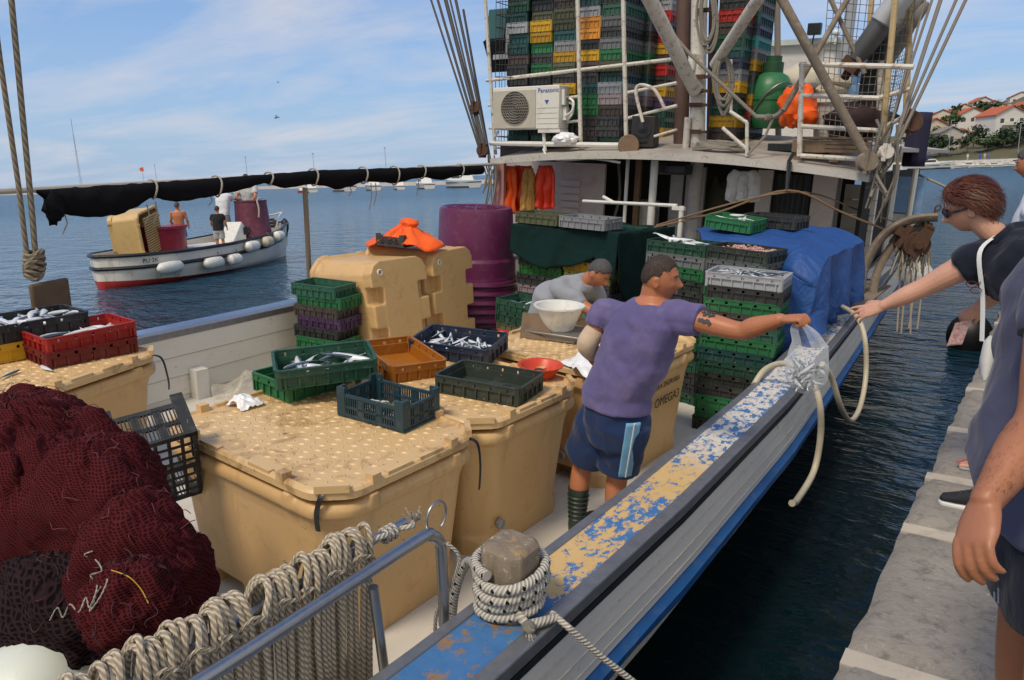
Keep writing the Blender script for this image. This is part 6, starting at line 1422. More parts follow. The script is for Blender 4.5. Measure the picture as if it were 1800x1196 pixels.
for h_, k_, a_ in ((pel+S*-.09+V((0, 0, -.06)), V((-.02, .03, .46)), V((-.03, 0, .10))), (pel+S*.10+V((0, 0, -.06)), V((.215, .03, .46)), V((.22, .02, .10)))):
    limb(m, [h_, h_.lerp(k_, .5), k_, k_.lerp(a_, .35)+F_*-.015, a_], [.095, .085, .062, .062, .042])
# neck and head, turned right about 75 degrees
Mh = Matrix.Translation(hdp) @ Euler((R(-4), R(4), R(-78)), 'XYZ').to_matrix().to_4x4()
limb(m, [nk+V((-.01, .01, -.06)), nk.lerp(hdp, .5)+V((-.012, 0, -.01)), hdp+V((-.015, 0, -.03))], [(.072, .078), (.066, .07), (.06, .06)])
add_head(m, Mh, 1.0, 1.06)
# right arm
el = mp_(1300, 582, YM-.06); wr = mp_(1372, 562, YM-.10); hn_ = mp_(1400, 560, YM-.12)
limb(m, [shR+V((-.10, .02, -.01)), shR, shR.lerp(el, .45), el, el.lerp(wr, .35), wr], [.078, .070, .056, .047, .050, .031])
dh = (hn_-wr).normalized(); Mq = Matrix.Translation(wr+dh*.015); xax = dh; zax = V((0, -.25, 1)); zax = (zax-xax*zax.dot(xax)).normalized(); yax = zax.cross(xax)
Mhand = Matrix(((xax.x, yax.x, zax.x, Mq.translation.x), (xax.y, yax.y, zax.y, Mq.translation.y), (xax.z, yax.z, zax.z, Mq.translation.z), (0, 0, 0, 1)))
hand(m, Mhand, 1, (1.3, 1.5, 1.6, 1.7), 1.0, (.1, .9), .05)
# left arm: elbow bent, forearm forward
eL = mp_(1034, 605, YM-.02); wL = mp_(1050, 640, YM+.22)
limb(m, [shL+V((.10, 0, -.02)), shL+V((.01, 0, -.01)), shL.lerp(eL, .55), eL, eL.lerp(wL, .5), wL], [.060, .058, .054, .050, .046, .032])
dl = (wL-eL).normalized(); zl = V((-.6, .1, .8)); zl = (zl-dl*zl.dot(dl)).normalized(); yl = zl.cross(dl); hand(m, Matrix(((dl.x, yl.x, zl.x, wL.x), (dl.y, yl.y, zl.y, wL.y), (dl.z, yl.z, zl.z, wL.z), (0, 0, 0, 1))), -1, (.6, .7, .8, .9))
body(man, m, SKIN1, .0048, 2)
head_parts(man, Mh, 1.0, HAIRD, wide=1.06)
def crop(d):      # short crop: receding temples, clear above the ears, nape line
    a = math.atan2(d.x, d.y)
    return d.z - interp(abs(a), [(0, .52), (.55, .50), (.9, .34), (1.25, .36), (1.45, .0), (1.75, .12), (2.2, -.30), (PI, -.42)])
hair_cap(man, Mh, 1.0, HAIRD, crop, .003, 2, .002, 1.06, bristle=4200)
lp = MB(); lp.ell((0, .097, -.058), (.022, .006, .0045), 14, 8, Mh); lp.ell((0, .096, -.0685), (.019, .006, .005), 14, 8, Mh); obj('lips', lp, LIP, man)
# shirt
PURS = mat_cloth('faded purple cotton', (.115, .10, .235), .14, 500, .9, (.22, .18, .30))
m = MB()
hem = pel+V((0, 0, .13))
ring_torso(m, [(hem+V((.0, 0, -.055)), S*.212, F_*.172), (hem+V((0, 0, .03)), S*.208, F_*.165), (pel.lerp(chest, .62), S*.215, F_*.165), (chest, S*.222, F_*.160), (chest.lerp(nk, .45), S*.208, F_*.142), (chest.lerp(nk, .72), S*.175, F_*.12), (chest.lerp(nk, .90), S*.105, F_*.096), (nk+V((-.008, 0, -.025)), S*.079, F_*.081)])
limb(m, [shR+V((-.12, .02, -.02)), shR+V((0, 0, -.005)), shR.lerp(el, .36)], [(.085, .092), (.082, .090), (.074, .088)], 6, 16, True)
limb(m, [shL+V((.11, 0, -.02)), shL, shL.lerp(eL, .42)], [(.095, .098), (.082, .086), (.074, .078)], 6, 16, True)
cloth(man, m, PURS, 'shirt', .008, .018, 3, .012)
# shorts with a pale blue side stripe and white piping
m = MB(); NAVY = mat_cloth('navy shorts cloth', (.012, .030, .095), .12, 400, .8)
for sgn, kx in ((-1, -.02), (1, .215)):
    h0 = pel+S*(.085*sgn)+V((0, 0, .02)); k0 = V((kx, .02, .46)); limb(m, [h0, h0.lerp(k0, .45)+V((0, -.01, 0)), h0.lerp(k0, .88)], [(.108, .145), (.112, .142), (.116, .132)], 6, 20, True)
ring_torso(m, [(pel+V((0, 0, -.16)), S*.18, F_*.13), (pel+V((0, 0, -.03)), S*.205, F_*.165), (pel+V((0, 0, .07)), S*.198, F_*.155), (pel+V((0, 0, .12)), S*.190, F_*.145)])
cloth(man, m, NAVY, 'shorts', .009, .018, 5, .012)
stp = MB(); hR0 = pel+S*.20
def stripe(w0, off):
    def fn(u, v):
        h0 = pel+S*.205+V((0, 0, -.02)); k0 = V((.345, .0, .535)); p = h0.lerp(k0, v); 
        return p + F_*((u-.5)*w0-.085+off) + S*(.014-.05*max(0, .5-u)*0)+V((.0, 0, 0))
    return fn
ang0 = [R(-44), R(-14)]
def wrap(a, v, ex):
    h0 = pel+S*.085+V((0, -.005, .06)); k0 = V((.215, .015, .46)); p = h0.lerp(k0, .02+.84*v); rs = lerp(.122, .117, v)+ex; rf_ = lerp(.155, .140, v)+ex
    return p+S*(rs*math.cos(a))+F_*(rf_*math.sin(a))
stp.grid(lambda u, v: wrap(lerp(ang0[0], ang0[1], u), v, .017), 8, 16); o = obj('side_stripe', stp, mat_cloth('pale blue stripe', (.16, .38, .60)), man)
sh_ = o.modifiers.new('solid', 'SOLIDIFY'); sh_.thickness = .01; sh_.offset = 0
stp = MB(); stp.tube([wrap(R(-28), k/14, .025) for k in range(15)], [(.009, .004)]*15, 6); obj('piping', stp, M_('white piping', (.75, .75, .75), .7), man)
# elbow bandage, tattoo, boots
m = MB(); limb(m, [shL.lerp(eL, .62), eL+V((-.004, -.004, 0)), eL.lerp(wL, .40)], [.063, .062, .055], 6); body(man, m, mat_cloth('beige elastic bandage', (.55, .42, .30), .1, 150), .009, 3, 'elbow_bandage')
m = MB()
for k in range(5): 
    t_ = k/4; p = shR.lerp(el, .42+.16*t_); d_ = (el-shR).normalized(); 
    for j in range(3):
        a = R(-70+42*j+10*math.sin(k*3+j)); n_ = V((0, math.sin(a), math.cos(a))); n_ = (n_-d_*n_.dot(d_)).normalized(); r_ = .0575
        m.cbox((0, 0, 0), (.018, .018, .004), Matrix.Translation(p+n_*r_) @ n_.to_track_quat('Z', 'X').to_matrix().to_4x4() @ Matrix.Rotation(k+j*.8, 4, 'Z'))
obj('tattoo', m, M_('tattoo ink', (.05, .05, .05), .6), man)
BOOT = M_('dark green rubber boot', (.018, .036, .028), .4, .2, 8, (.12, .12, .10), .3, 12)
for a_ in (V((-.03, 0, 0)), V((.22, .02, 0))):
    m = MB(); m.lathe([(.05, .0), (.056, .06), (.052, .12), (.056, .2), (.062, .28), (.066, .29), (.066, .31), (.056, .31), (.05, .28)], 20, Matrix.Translation(a_))
    for k in range(6): m.lathe([(.054+.002*k, .10+k*.03), (.059+.002*k, .107+k*.03), (.054+.002*k, .114+k*.03)], 20, Matrix.Translation(a_), cap=False)
    m.ell(a_+V((.02, .09, .045)), (.048, .13, .05), 18, 10); m.box(a_.x-.03, a_.y-.06, 0, a_.x+.07, a_.y+.21, .02); obj('boot', m, BOOT, man)

# --- the bag of sardines he holds
bagp = man.matrix_world @ (wr+dh*.115)
ty_ = sy(1410, 655, YM-.12)
t = thing('fish_bag', 'thin white carrier bag of sardines held out over the gunwale', 'carrier bag', tuple(sy(1413, 690, YM-.12)), True)
bc = BASE[t.name] @ sy(1413, 650, YM-.12)
sc = (sy(1450, 690, YM-.12)-sy(1376, 690, YM-.12)).length/2
m = MB(); n = 44
prof_ = [(-.002, .25), (.03, .75), (.075, .98), (.13, 1.0), (.19, .93), (.235, .84)]
rings = []
for z, k in prof_:
    rings.append([V((math.cos(a)*sc*k*(1+.03*math.sin(a*7+z*20)), math.sin(a)*sc*.72*k*(1+.05*math.sin(a*5+z*30)), z)) for a in [2*PI*j/n for j in range(n)]])
m.loft(rings, cap=False); m.add(rings[0], [tuple(reversed(range(n)))])
# two handles drawn up to the fist
top = BASE[t.name] @ (HI @ (man.matrix_world @ (wr+dh*.095+V((0, 0, -.02)))))
for sgn in (-1, 1):
    def hnd(u, v, sgn=sgn):
        a = lerp(R(-75), R(75), u)+(0 if sgn > 0 else PI); w_ = 1-v
        p = V((math.cos(a)*sc*.84, math.sin(a)*sc*.60, .235)); q = top+V(((u-.5)*.012*sgn, (u-.5)*.014, .012))
        k = v**.75; r_ = p.lerp(q, k); r_ += V((sgn*.028*math.sin(PI*min(1, v*1.0))*(1-abs(u-.5)*1.6), 0, -.075*math.sin(PI*v)*(abs(u-.5)*2)**2*.0)); r_ += V((0, .006*math.sin(u*16)*w_, 0)); return r_
    m.grid(hnd, 18, 20)
obj('film', m, BAG, t)
# fish in the bag
M0_ = HI @ t.matrix_world
for i in range(44):
    a = fr_.uniform(0, 2*PI); rr_ = sc*.70*math.sqrt(fr_.random()); z = .05+.075*fr_.random()
    fish(M0_ @ T(rr_*.8*math.cos(a), rr_*.62*math.sin(a), z) @ Euler((fr_.uniform(-1.5, 1.5), fr_.uniform(-1.0, 1.0), a+R(90)+fr_.gauss(0, .5))).to_matrix().to_4x4(), 'sardine inside the held carrier bag', 'sardines in the carrier bag', .62)

# --- man in grey bending over the scale behind
YG = 5.35; gft = sy(945, 760, YG); gft.z = DZ
gm = person('man in a grey T-shirt bending forward behind the white basin', gft, True)
def gp2(px_, py_, y=YG): return sy(px_, py_, y)-gft
pel = gp2(946, 598); ch = gp2(984, 518, YG-.02); nk = gp2(1035, 492, YG-.03); hd_ = gp2(1053, 480, YG-.05)
S, F_ = V((.35, .93, 0)), V((.80, -.30, -.5)).normalized()
m = MB()
ring_torso(m, [(pel, S*.15, F_*.115), (pel.lerp(ch, .5), S*.16, F_*.12), (ch, S*.175, F_*.115), (ch.lerp(nk, .5), S*.14, F_*.08), (nk, S*.055, F_*.06)])
for s_ in (-1, 1):
    h0 = pel+S*.09*s_; limb(m, [h0, V((h0.x-.02, h0.y+.02, .45)), V((h0.x, h0.y, .06))], [.10, .062, .045])
Mg_ = Matrix.Translation(hd_) @ Euler((R(-38), 0, R(-96)), 'XYZ').to_matrix().to_4x4()
limb(m, [nk, nk.lerp(hd_, .6)], [.066, .062]); add_head(m, Mg_, .98, 1.04)
sA = ch.lerp(nk, .55)+S*-.17; eA = gp2(1052, 560, YG-.2); wA = gp2(1060, 600, YG-.3)
limb(m, [sA, sA.lerp(eA, .5), eA, wA], [.07, .055, .045, .03]); dl = (wA-eA).normalized(); zl = V((0, -1, .2)); zl = (zl-dl*zl.dot(dl)).normalized(); yl = zl.cross(dl)
hand(m, Matrix(((dl.x, yl.x, zl.x, wA.x), (dl.y, yl.y, zl.y, wA.y), (dl.z, yl.z, zl.z, wA.z), (0, 0, 0, 1))))
sB = ch.lerp(nk, .55)+S*.17; limb(m, [sB, sB+V((.1, .06, -.2)), sB+V((.2, .02, -.36))], [.07, .05, .035])
body(gm, m, SKIN1, .010, 2); hair_cap(gm, Mg_, .98, HAIRG, crop, .008, 5, .004, 1.04, bristle=3000); head_parts(gm, Mg_, .98, HAIRG, wide=1.04)
m = MB(); GREYS = mat_cloth('grey marl cotton', (.27, .285, .32), .1, 500, .9)
ring_torso(m, [(pel+V((-.01, 0, -.03)), S*.20, F_*.165), (pel.lerp(ch, .4), S*.205, F_*.165), (ch, S*.23, F_*.17), (ch.lerp(nk, .45), S*.225, F_*.155), (ch.lerp(nk, .75), S*.17, F_*.12), (nk+V((-.012, 0, 0)), S*.082, F_*.085)])
limb(m, [sA+S*.06, sA, sA.lerp(eA, .5)], [(.09, .09), (.085, .085), (.078, .078)], 6); limb(m, [sB, sB+V((.06, .04, -.1))], [.085, .075], 6)
cloth(gm, m, GREYS, 'shirt', .010, .018, 4, .012)
m = MB(); KHA = mat_cloth('brown grey trousers', (.13, .115, .095), .2)
ring_torso(m, [(pel+V((0, 0, -.12)), S*.18, F_*.15), (pel+V((.0, 0, .06)), S*.19, F_*.155)])
for s_ in (-1, 1):
    h0 = pel+S*.09*s_; limb(m, [h0, V((h0.x-.02, h0.y+.02, .42)), V((h0.x, h0.y, .10))], [.125, .10, .09])
cloth(gm, m, KHA, 'trousers', .012, .02, 4)

# --- woman on the quay leaning out with her arm stretched towards the bag
YW = 4.30; wft = V((.12, 4.52, 1.0))
wo = person('woman with short reddish hair in a navy polo shirt reaching for the bag', wft)
def wp2(px_, py_, y=YW): return wy(px_, py_, y)-wft
hd_ = wp2(1702, 366, YW); nk = wp2(1752, 420, YW); chs = wp2(1800, 470, YW); pel = V((.26, .02, .92))
shA = wp2(1728, 452, YW-.05); eA = wp2(1625, 505, YW-.05); wA = wp2(1552, 538, YW-.07); hA = wp2(1528, 545, YW-.07)
m = MB()
S = V((.05, .98, .12)); ax = (nk-pel).normalized(); F_ = ax.cross(S).normalized()
if F_.x > 0 and F_.z > 0: F_ = -F_
ring_torso(m, [(pel, S*.19, F_*.14), (pel.lerp(chs, .5), S*.17, F_*.14), (chs, S*.175, F_*.13), (chs.lerp(nk, .6), S*.145, F_*.085), (nk, S*.055, F_*.06)])
Mw = Matrix.Translation(hd_) @ Euler((R(-20), R(-6), R(102)), 'XYZ').to_matrix().to_4x4()
limb(m, [nk+ax*-.04, nk.lerp(hd_, .5), hd_+V((.02, 0, -.03))], [.062, .055, .055]); add_head(m, Mw, .96, 1.0)
limb(m, [shA+V((.06, .06, -.02)), shA, shA.lerp(eA, .5), eA, eA.lerp(wA, .4), wA], [.070, .074, .062, .049, .047, .028])
dl = (hA-wA).normalized(); zl = V((.1, -.75, .65)); zl = (zl-dl*zl.dot(dl)).normalized(); yl = zl.cross(dl)
hand(m, Matrix(((dl.x, yl.x, zl.x, wA.x), (dl.y, yl.y, zl.y, wA.y), (dl.z, yl.z, zl.z, wA.z), (0, 0, 0, 1))), -1, (.12, .22, .34, .45), 1.0, (.5, .35), .16)
# other arm hangs with a banknote
sB = wp2(1775, 455, YW+.12); eB = wp2(1745, 520, YW+.15); wB = wp2(1718, 540, YW+.12)
hB = wp2(1702, 553, YW+.12); limb(m, [sB, sB.lerp(eB, .5), eB, wB], [.07, .058, .045, .028]); dl = (hB-wB).normalized(); zl = V((-.2, -.9, .3)); zl = (zl-dl*zl.dot(dl)).normalized(); yl = zl.cross(dl)
hand(m, Matrix(((dl.x, yl.x, zl.x, wB.x), (dl.y, yl.y, zl.y, wB.y), (dl.z, yl.z, zl.z, wB.z), (0, 0, 0, 1))), 1, (.7, .8, .9, 1.0), .88, (.3, .8))
# legs
fA = wz(1700, 822, 1.0)-wft+V((.08, .0, .0)); 
limb(m, [pel+V((-.02, -.08, -.02)), V((fA.x+.10, fA.y+.03, .48)), V((fA.x+.045, fA.y+.0, .08))], [.10, .062, .038]); limb(m, [pel+V((.02, .1, -.02)), V((.27, .16, .45)), V((.29, .20, .08))], [.10, .062, .038])
for f in (fA, V((.24, .2, 0))):
    limb(m, [f+V((.055, 0, .05)), f+V((.0, -.005, .035)), f+V((-.07, -.012, .026))], [(.032, .034), (.037, .024), (.040, .013)], 5)
    for k in range(5): q = f+V((-.085-.012*(2-abs(k-1)) if k else -.098, -.040+.020*k, .024)); limb(m, [q+V((.03, 0, 0)), q+V((-.012, 0, -.004))], [.0095 if k else .012]*2, 3, 8)
body(wo, m, SKIN2, .0048, 2); head_parts(wo, Mw, .96, HAIRR)
m = MB()
for k in range(5):
    q = fA+V((-.085-.012*(2-abs(k-1)) if k else -.098, -.040+.020*k, .024)); m.ell(q+V((-.018, 0, .006)), (.007, .006, .004), 10, 6)
obj('toenails', m, M_('red nail varnish', (.55, .02, .02), .25), wo)
def bob(d):
    a = abs(math.atan2(d.x, d.y)); return d.z - interp(a, [(0, .60), (.5, .50), (.8, .40), (1.1, .30), (1.45, .14), (1.75, -.15), (2.1, -.45), (PI, -.62)])
h = hair_cap(wo, Mw, .96, HAIRR, bob, lambda d: .020+.030*max(0, -d.y)+.016*max(0, d.z), 7, .006)
m = MB(); q = random.Random(8)
for k in range(2600):
    d = V((q.gauss(0, 1), q.gauss(-.2, 1), q.gauss(.3, 1))).normalized()
    if bob(d) < .03: continue
    base = head_fn(V((d.x*.077, d.y*.098, d.z*.122)), d)*.96; o_ = base+d*(.020+.030*max(0, -d.y)+.012*max(0, d.z)+.006*q.random())
    dn = V((d.x*.5+q.gauss(0, .12), -.8+q.gauss(0, .25)+.5*max(0, d.y)*(1 if d.z > .5 else .3), -.45+q.gauss(0, .22))); dn = (dn-d*dn.dot(d)).normalized()
    L_ = q.uniform(.05, .09); sd_ = d.cross(dn)*.0016
    P0, P1, P2 = o_, o_+dn*L_*.5+d*.003, o_+dn*L_+d*q.uniform(-.004, .008)
    m.add([P0-sd_, P0+sd_, P1+sd_, P1-sd_, P2], [(0, 1, 2, 3), (3, 2, 4)], Mw)
obj('hair_strand', m, HAIRR, wo)
m = MB(); 
for k in (-1, 1):
    m.ell((k*.034, .098, .010), (.031, .012, .021), 18, 12, Mw, fn=lambda q_, d: V((q_.x, q_.y-.25*abs(q_.x)**1.5*3, q_.z))); m.bar(Mw @ V((k*.062, .088, .016)), Mw @ V((k*.080, -.012, .012)), .006, .012)
m.bar(Mw @ V((-.008, .110, .016)), Mw @ V((.008, .110, .016)), .006)
obj('sunglasses', m, M_('dark blue sunglass plastic', (.012, .016, .035), .12), wo)
obj('earring', MB().ell((-.084, -.008, -.036), (.005, .005, .005), 8, 6, Mw), STEEL, wo)
m = MB(); NAVP = mat_cloth('navy polo cotton', (.010, .013, .026), .15)
ring_torso(m, [(pel+V((0, 0, .02)), S*.22, F_*.175), (pel.lerp(chs, .5), S*.205, F_*.175), (chs, S*.225, F_*.19), (chs.lerp(nk, .5), S*.215, F_*.160), (chs.lerp(nk, .75), S*.185, F_*.135), (chs.lerp(nk, .92), S*.10, F_*.095), (nk+V((.0, 0, .01)), S*.072, F_*.076)])
limb(m, [shA+V((.10, .08, -.02)), shA+V((.01, .02, 0)), shA.lerp(eA, .38)], [(.11, .11), (.098, .1), (.088, .092)], 6, 16, True); limb(m, [sB, sB.lerp(eB, .6)], [.10, .085], 6)
cloth(wo, m, NAVP, 'shirt', .009, .022, 4, .02)
m = MB(); m.tube([nk+S*(.078*math.cos(2*PI*j/24))+F_*(.082*math.sin(2*PI*j/24))+ax*(.004+.012*math.sin(2*PI*j/24)) for j in range(25)], [(.010, .018)]*25, 8); obj('collar', m, NAVP, wo)
m = MB(); ring_torso(m, [(pel+V((0, 0, -.22)), S*.2, F_*.15), (pel+V((0, 0, .05)), S*.205, F_*.165)])
limb(m, [pel+V((-.02, -.08, -.02)), V((fA.x+.11, fA.y+.03, .52))], [.13, .10]); limb(m, [pel+V((.02, .1, -.02)), V((.27, .16, .5))], [.13, .10]); cloth(wo, m, mat_cloth('dark trousers', (.015, .016, .022)), 'shorts', .012, .02, 4)
m = MB(); f = fA; m.prism([(-.115, -.05), (-.09, -.058), (.0, -.045), (.10, -.035), (.12, 0), (.10, .035), (0, .05), (-.09, .055), (-.12, .02)], .0, .016, Matrix.Translation(f)); so1 = obj('flip_flop_sole', m, M_('grey foam sole', (.35, .36, .40), .7), wo, bevel=.004)
m = MB(); m.tube(spline([f+V((-.075, -.014, .018)), f+V((-.05, -.03, .048)), f+V((0, -.045, .04)), f+V((.03, -.044, .014))], 5), [(.009, .004)]*16, 6); m.tube(spline([f+V((-.075, -.014, .018)), f+V((-.05, .01, .05)), f+V((0, .035, .042)), f+V((.03, .044, .014))], 5), [(.009, .004)]*16, 6); obj('flip_flop_strap', m, M_('cream strap', (.62, .57, .46), .5), wo)
# what she carries
p = wft+hB+V((-.02, -.03, -.05)); m = MB(); m.grid(lambda u, v: (p.x-.01+(u-.5)*.07+.03*(.5-v), p.y-.02+.008*math.sin(u*4), p.z+.02-v*.13+.02*(u-.5)), 6, 10)
NOTE = NT('pink banknote'); NOTE.set(Roughness=.7); NOTE.color(NOTE.mix(NOTE.ramp(NOTE.noise(60, 4), .45, .6), (.55, .40, .38, 1), (.45, .20, .22, 1)))
o = single('banknote', m, NOTE.m, 'folded pink banknote in the woman\'s lowered hand', 'banknote', tuple(p)); s_ = o.modifiers.new('solid', 'SOLIDIFY'); s_.thickness = .001
m = MB(); a = wft+wp2(1722, 445, YW-.16); b = wft+wp2(1726, 600, YW-.16); m.tube(spline([wft+nk+V((.0, -.05, .02)), a, a.lerp(b, .5)+V((.008, 0, 0)), b], 6), [(.012, .002)]*19, 6); t = thing('shoulder_bag', 'white shoulder bag on a long strap hanging before the woman', 'handbag', tuple(b)); obj('strap', m, M_('white strap', (.68, .70, .70), .6), t, off=True)
obj('pouch', MB().loft([[(.03+x_*sx_, y_, z_) for x_, y_ in [(.025*math.cos(2*PI*j/24), .085*abs(math.sin(2*PI*j/24))**.6*(1 if math.sin(2*PI*j/24) > 0 else -1))  for j in range(24)]] for sx_, z_ in ((.5, -.17), (1.1, -.15), (1.25, -.08), (.9, .0), (.35, .015))]), M_('white leather', (.66, .66, .63), .45), t)
m = MB(); a = wft+wp2(1708, 500, YW-.17); 
for k in (0, 1): m.tube([a+V((.02*k+.022*math.cos(q_*PI/8), -.004*k, .014*math.sin(q_*PI/8)-.028*k)) for q_ in range(17)], .0025, 5)
m.tube([a+V((.03, 0, .0)), a+V((.05, .02, .05))], .0022, 5)
single('spectacles', m, M_('wine red spectacle frame', (.10, .012, .018), .3), 'wine red spectacles hanging at the woman\'s chest', 'spectacles', tuple(a))

# --- man in the right foreground, arm hanging, mostly out of the picture
fg = V((.30, 1.55, 1.0)); fm_ = person('man in a slate blue T-shirt and navy shorts at the right picture edge', fg)
def fp(px_, py_, d):
    r_ = ray(px_, py_); return CAM + r_*(d/r_.dot(cF)) - fg
D0 = 1.62
sh = fp(1858, 545, D0+.02); el = fp(1833, 735, D0-.04); wr = fp(1733, 882, D0-.13); hd2 = fp(1722, 922, D0-.15)
m = MB()
pel = V((.02, .10, .86)); chs = V((.0, .10, 1.2)); nk = V((.03, .10, 1.47)); S = V((-.35, .94, 0)).normalized(); F_ = V((-.94, -.35, 0)).normalized()
pel = fp(1870, 1000, D0+.15); chs = fp(1898, 640, D0+.18); nk = fp(1915, 390, D0+.2)
ring_torso(m, [(pel, S*.17, F_*.12), (pel.lerp(chs, .5), S*.18, F_*.15), (chs, S*.2, F_*.14), (chs.lerp(nk, .6), S*.19, F_*.11), (nk, S*.06, F_*.065)])
Mf = Matrix.Translation(nk+V((-.02, -.02, .17))) @ Euler((R(-8), 0, R(70)), 'XYZ').to_matrix().to_4x4(); limb(m, [nk, nk+V((-.01, -.01, .12))], [.066, .06]); add_head(m, Mf, 1.0, 1.04)
limb(m, [sh, sh.lerp(el, .5), el, el.lerp(wr, .35), wr], [(.060, .066), (.053, .058), (.050, .050), (.0485, .050), (.030, .036)], 6, 20)
dl = (hd2-wr).normalized(); zl = V((-.50, -.86, .1)); zl = (zl-dl*zl.dot(dl)).normalized(); yl = zl.cross(dl)
hand(m, Matrix(((dl.x, yl.x, zl.x, wr.x), (dl.y, yl.y, zl.y, wr.y), (dl.z, yl.z, zl.z, wr.z), (0, 0, 0, 1))), -1, (.55, .62, .68, .7), 1.05, (.2, .8), .04, .0098)
for s_ in (-1, 1):
    h0 = pel+S*.09*s_+V((0, 0, -.05)); limb(m, [h0, V((h0.x-.02, h0.y, .46)), V((h0.x, h0.y, .07))], [.10, .066, .043]); limb(m, [V((h0.x+.03, h0.y+.01, .045)), V((h0.x-.13, h0.y-.05, .03))], [.042, .035])
body(fm_, m, SKIN3, .0048, 2); hair_cap(fm_, Mf, 1.0, HAIRD, crop, .012, 3, .006, 1.04); head_parts(fm_, Mf, 1.0, HAIRD, wide=1.04)
m = MB(); q = random.Random(2)
for k in range(700):
    t_ = q.uniform(.25, 1); a = q.uniform(0, 2*PI); p = el.lerp(wr, t_); r_ = interp(t_, [(0, .05), (.35, .050), (1, .033)]); dx_ = (wr-el).normalized(); n_ = V((q.gauss(0, 1), q.gauss(0, 1), q.gauss(0, 1))); n_ = (n_-dx_*n_.dot(dx_)).normalized()
    b_ = p+n_*r_*.98; e_ = b_+dx_*.014+n_*.004+dx_.cross(n_)*q.gauss(0, .004); sd_ = dx_.cross(n_)*.00035; m.add([b_-sd_, b_+sd_, e_], [(0, 1, 2)])
obj('arm_hair', m, M_('arm hair', (.05, .025, .015), .6), fm_)
m = MB(); SLATE = mat_cloth('slate blue cotton', (.062, .066, .115), .1, 600)
ring_torso(m, [(pel+V((0, 0, .11)), S*.205, F_*.185), (pel.lerp(chs, .5), S*.215, F_*.21), (chs, S*.225, F_*.175), (chs.lerp(nk, .5), S*.215, F_*.145), (chs.lerp(nk, .85), S*.12, F_*.1), (nk, S*.075, F_*.08)])
limb(m, [sh+V((.03, .04, .09)), sh+V((0, .0, .02)), sh.lerp(el, .28)], [.085, .082, .078], 6, 20, True)
cloth(fm_, m, SLATE, 'shirt', .008, .022, 4, .020)
m = MB()
ring_torso(m, [(pel+V((0, 0, -.10)), S*.19, F_*.15), (pel+V((0, 0, .05)), S*.2, F_*.17), (pel+V((0, 0, .16)), S*.19, F_*.165)])
zh = fp(1760, 1104, D0+.1).z
for s_ in (-1, 1):
    h0 = pel+S*.095*s_+V((0, 0, .04)); limb(m, [h0, V((h0.x-.02, h0.y, zh+.15)), V((h0.x-.025, h0.y, zh))], [(.135, .135), (.135, .13), (.135, .13)], 6, 22, True)
cloth(fm_, m, mat_cloth('dark navy shorts', (.008, .010, .022), .15), 'shorts', .008, .016, 4, .008)
dg = bpy.context.evaluated_depsgraph_get(); m = MB()
for k in range(3):      # three slanted bars printed on the cloth
    for r_ in range(2+k):
        hit = scene.ray_cast(dg, CAM, ray(1741+7*k, 1058-7*r_).normalized())
        if hit[0] and hit[4].name.startswith('shorts'): m.cbox((0, 0, 0), (.0075, .0085, .0016), Matrix.Translation(hit[1]-fg) @ hit[2].to_track_quat('Z', 'Y').to_matrix().to_4x4())
if m.v: obj('sport_mark', m, M_('silver print', (.45, .47, .5), .4), fm_)

# --- man at the far right edge
YB = 7.6; p = wz(1860, 700, 1.0); bft = V((.42, YB, 1.0)); bm_ = person('man in a pale striped polo at the far right edge, only face edge showing', bft)
def bp2(px_, py_): return wy(px_, py_, YB)-bft
hd_ = bp2(1812, 288); nk = bp2(1822, 335); chs = bp2(1815, 420); pel = V((.05, 0, .95)); S = V((0, 1, 0)); F_ = V((-1, 0, 0))
m = MB(); ring_torso(m, [(pel, S*.17, F_*.13), (chs, S*.2, F_*.14), (chs.lerp(nk, .6), S*.18, F_*.11), (nk, S*.06, F_*.065)])
Mb_ = Matrix.Translation(hd_) @ Euler((R(-10), 0, R(88)), 'XYZ').to_matrix().to_4x4(); limb(m, [nk, hd_], [.066, .06]); add_head(m, Mb_, 1.0)
limb(m, [chs.lerp(nk, .6)+V((-.02, -.2, 0)), V((-.12, -.24, 1.15)), V((-.26, -.2, 1.02))], [.06, .045, .032])
for s_ in (-1, 1): limb(m, [pel+S*.09*s_, V((.04, .09*s_, .46)), V((.05, .09*s_, .05))], [.10, .065, .045])
body(bm_, m, SKIN1, .012, 2); hair_cap(bm_, Mb_, 1.0, HAIRG, crop, .012); head_parts(bm_, Mb_, 1.0, HAIRG)
m = MB(); ring_torso(m, [(pel, S*.2, F_*.17), (chs, S*.22, F_*.18), (chs.lerp(nk, .5), S*.21, F_*.14), (chs.lerp(nk, .88), S*.1, F_*.09), (nk, S*.07, F_*.075)]); limb(m, [chs.lerp(nk, .6)+V((-.02, -.2, 0)), V((-.08, -.235, 1.25))], [.085, .075]); cloth(bm_, m, mat_cloth('pale polo', (.55, .58, .66)), 'shirt', .012)
m = MB(); ring_torso(m, [(pel+V((0, 0, -.2)), S*.19, F_*.14), (pel+V((0, 0, .03)), S*.195, F_*.16)]); 
for s_ in (-1, 1): limb(m, [pel+S*.09*s_, V((.04, .09*s_, .5))], [.12, .1])
cloth(bm_, m, mat_cloth('beige shorts', (.35, .30, .22)), 'shorts', .014)
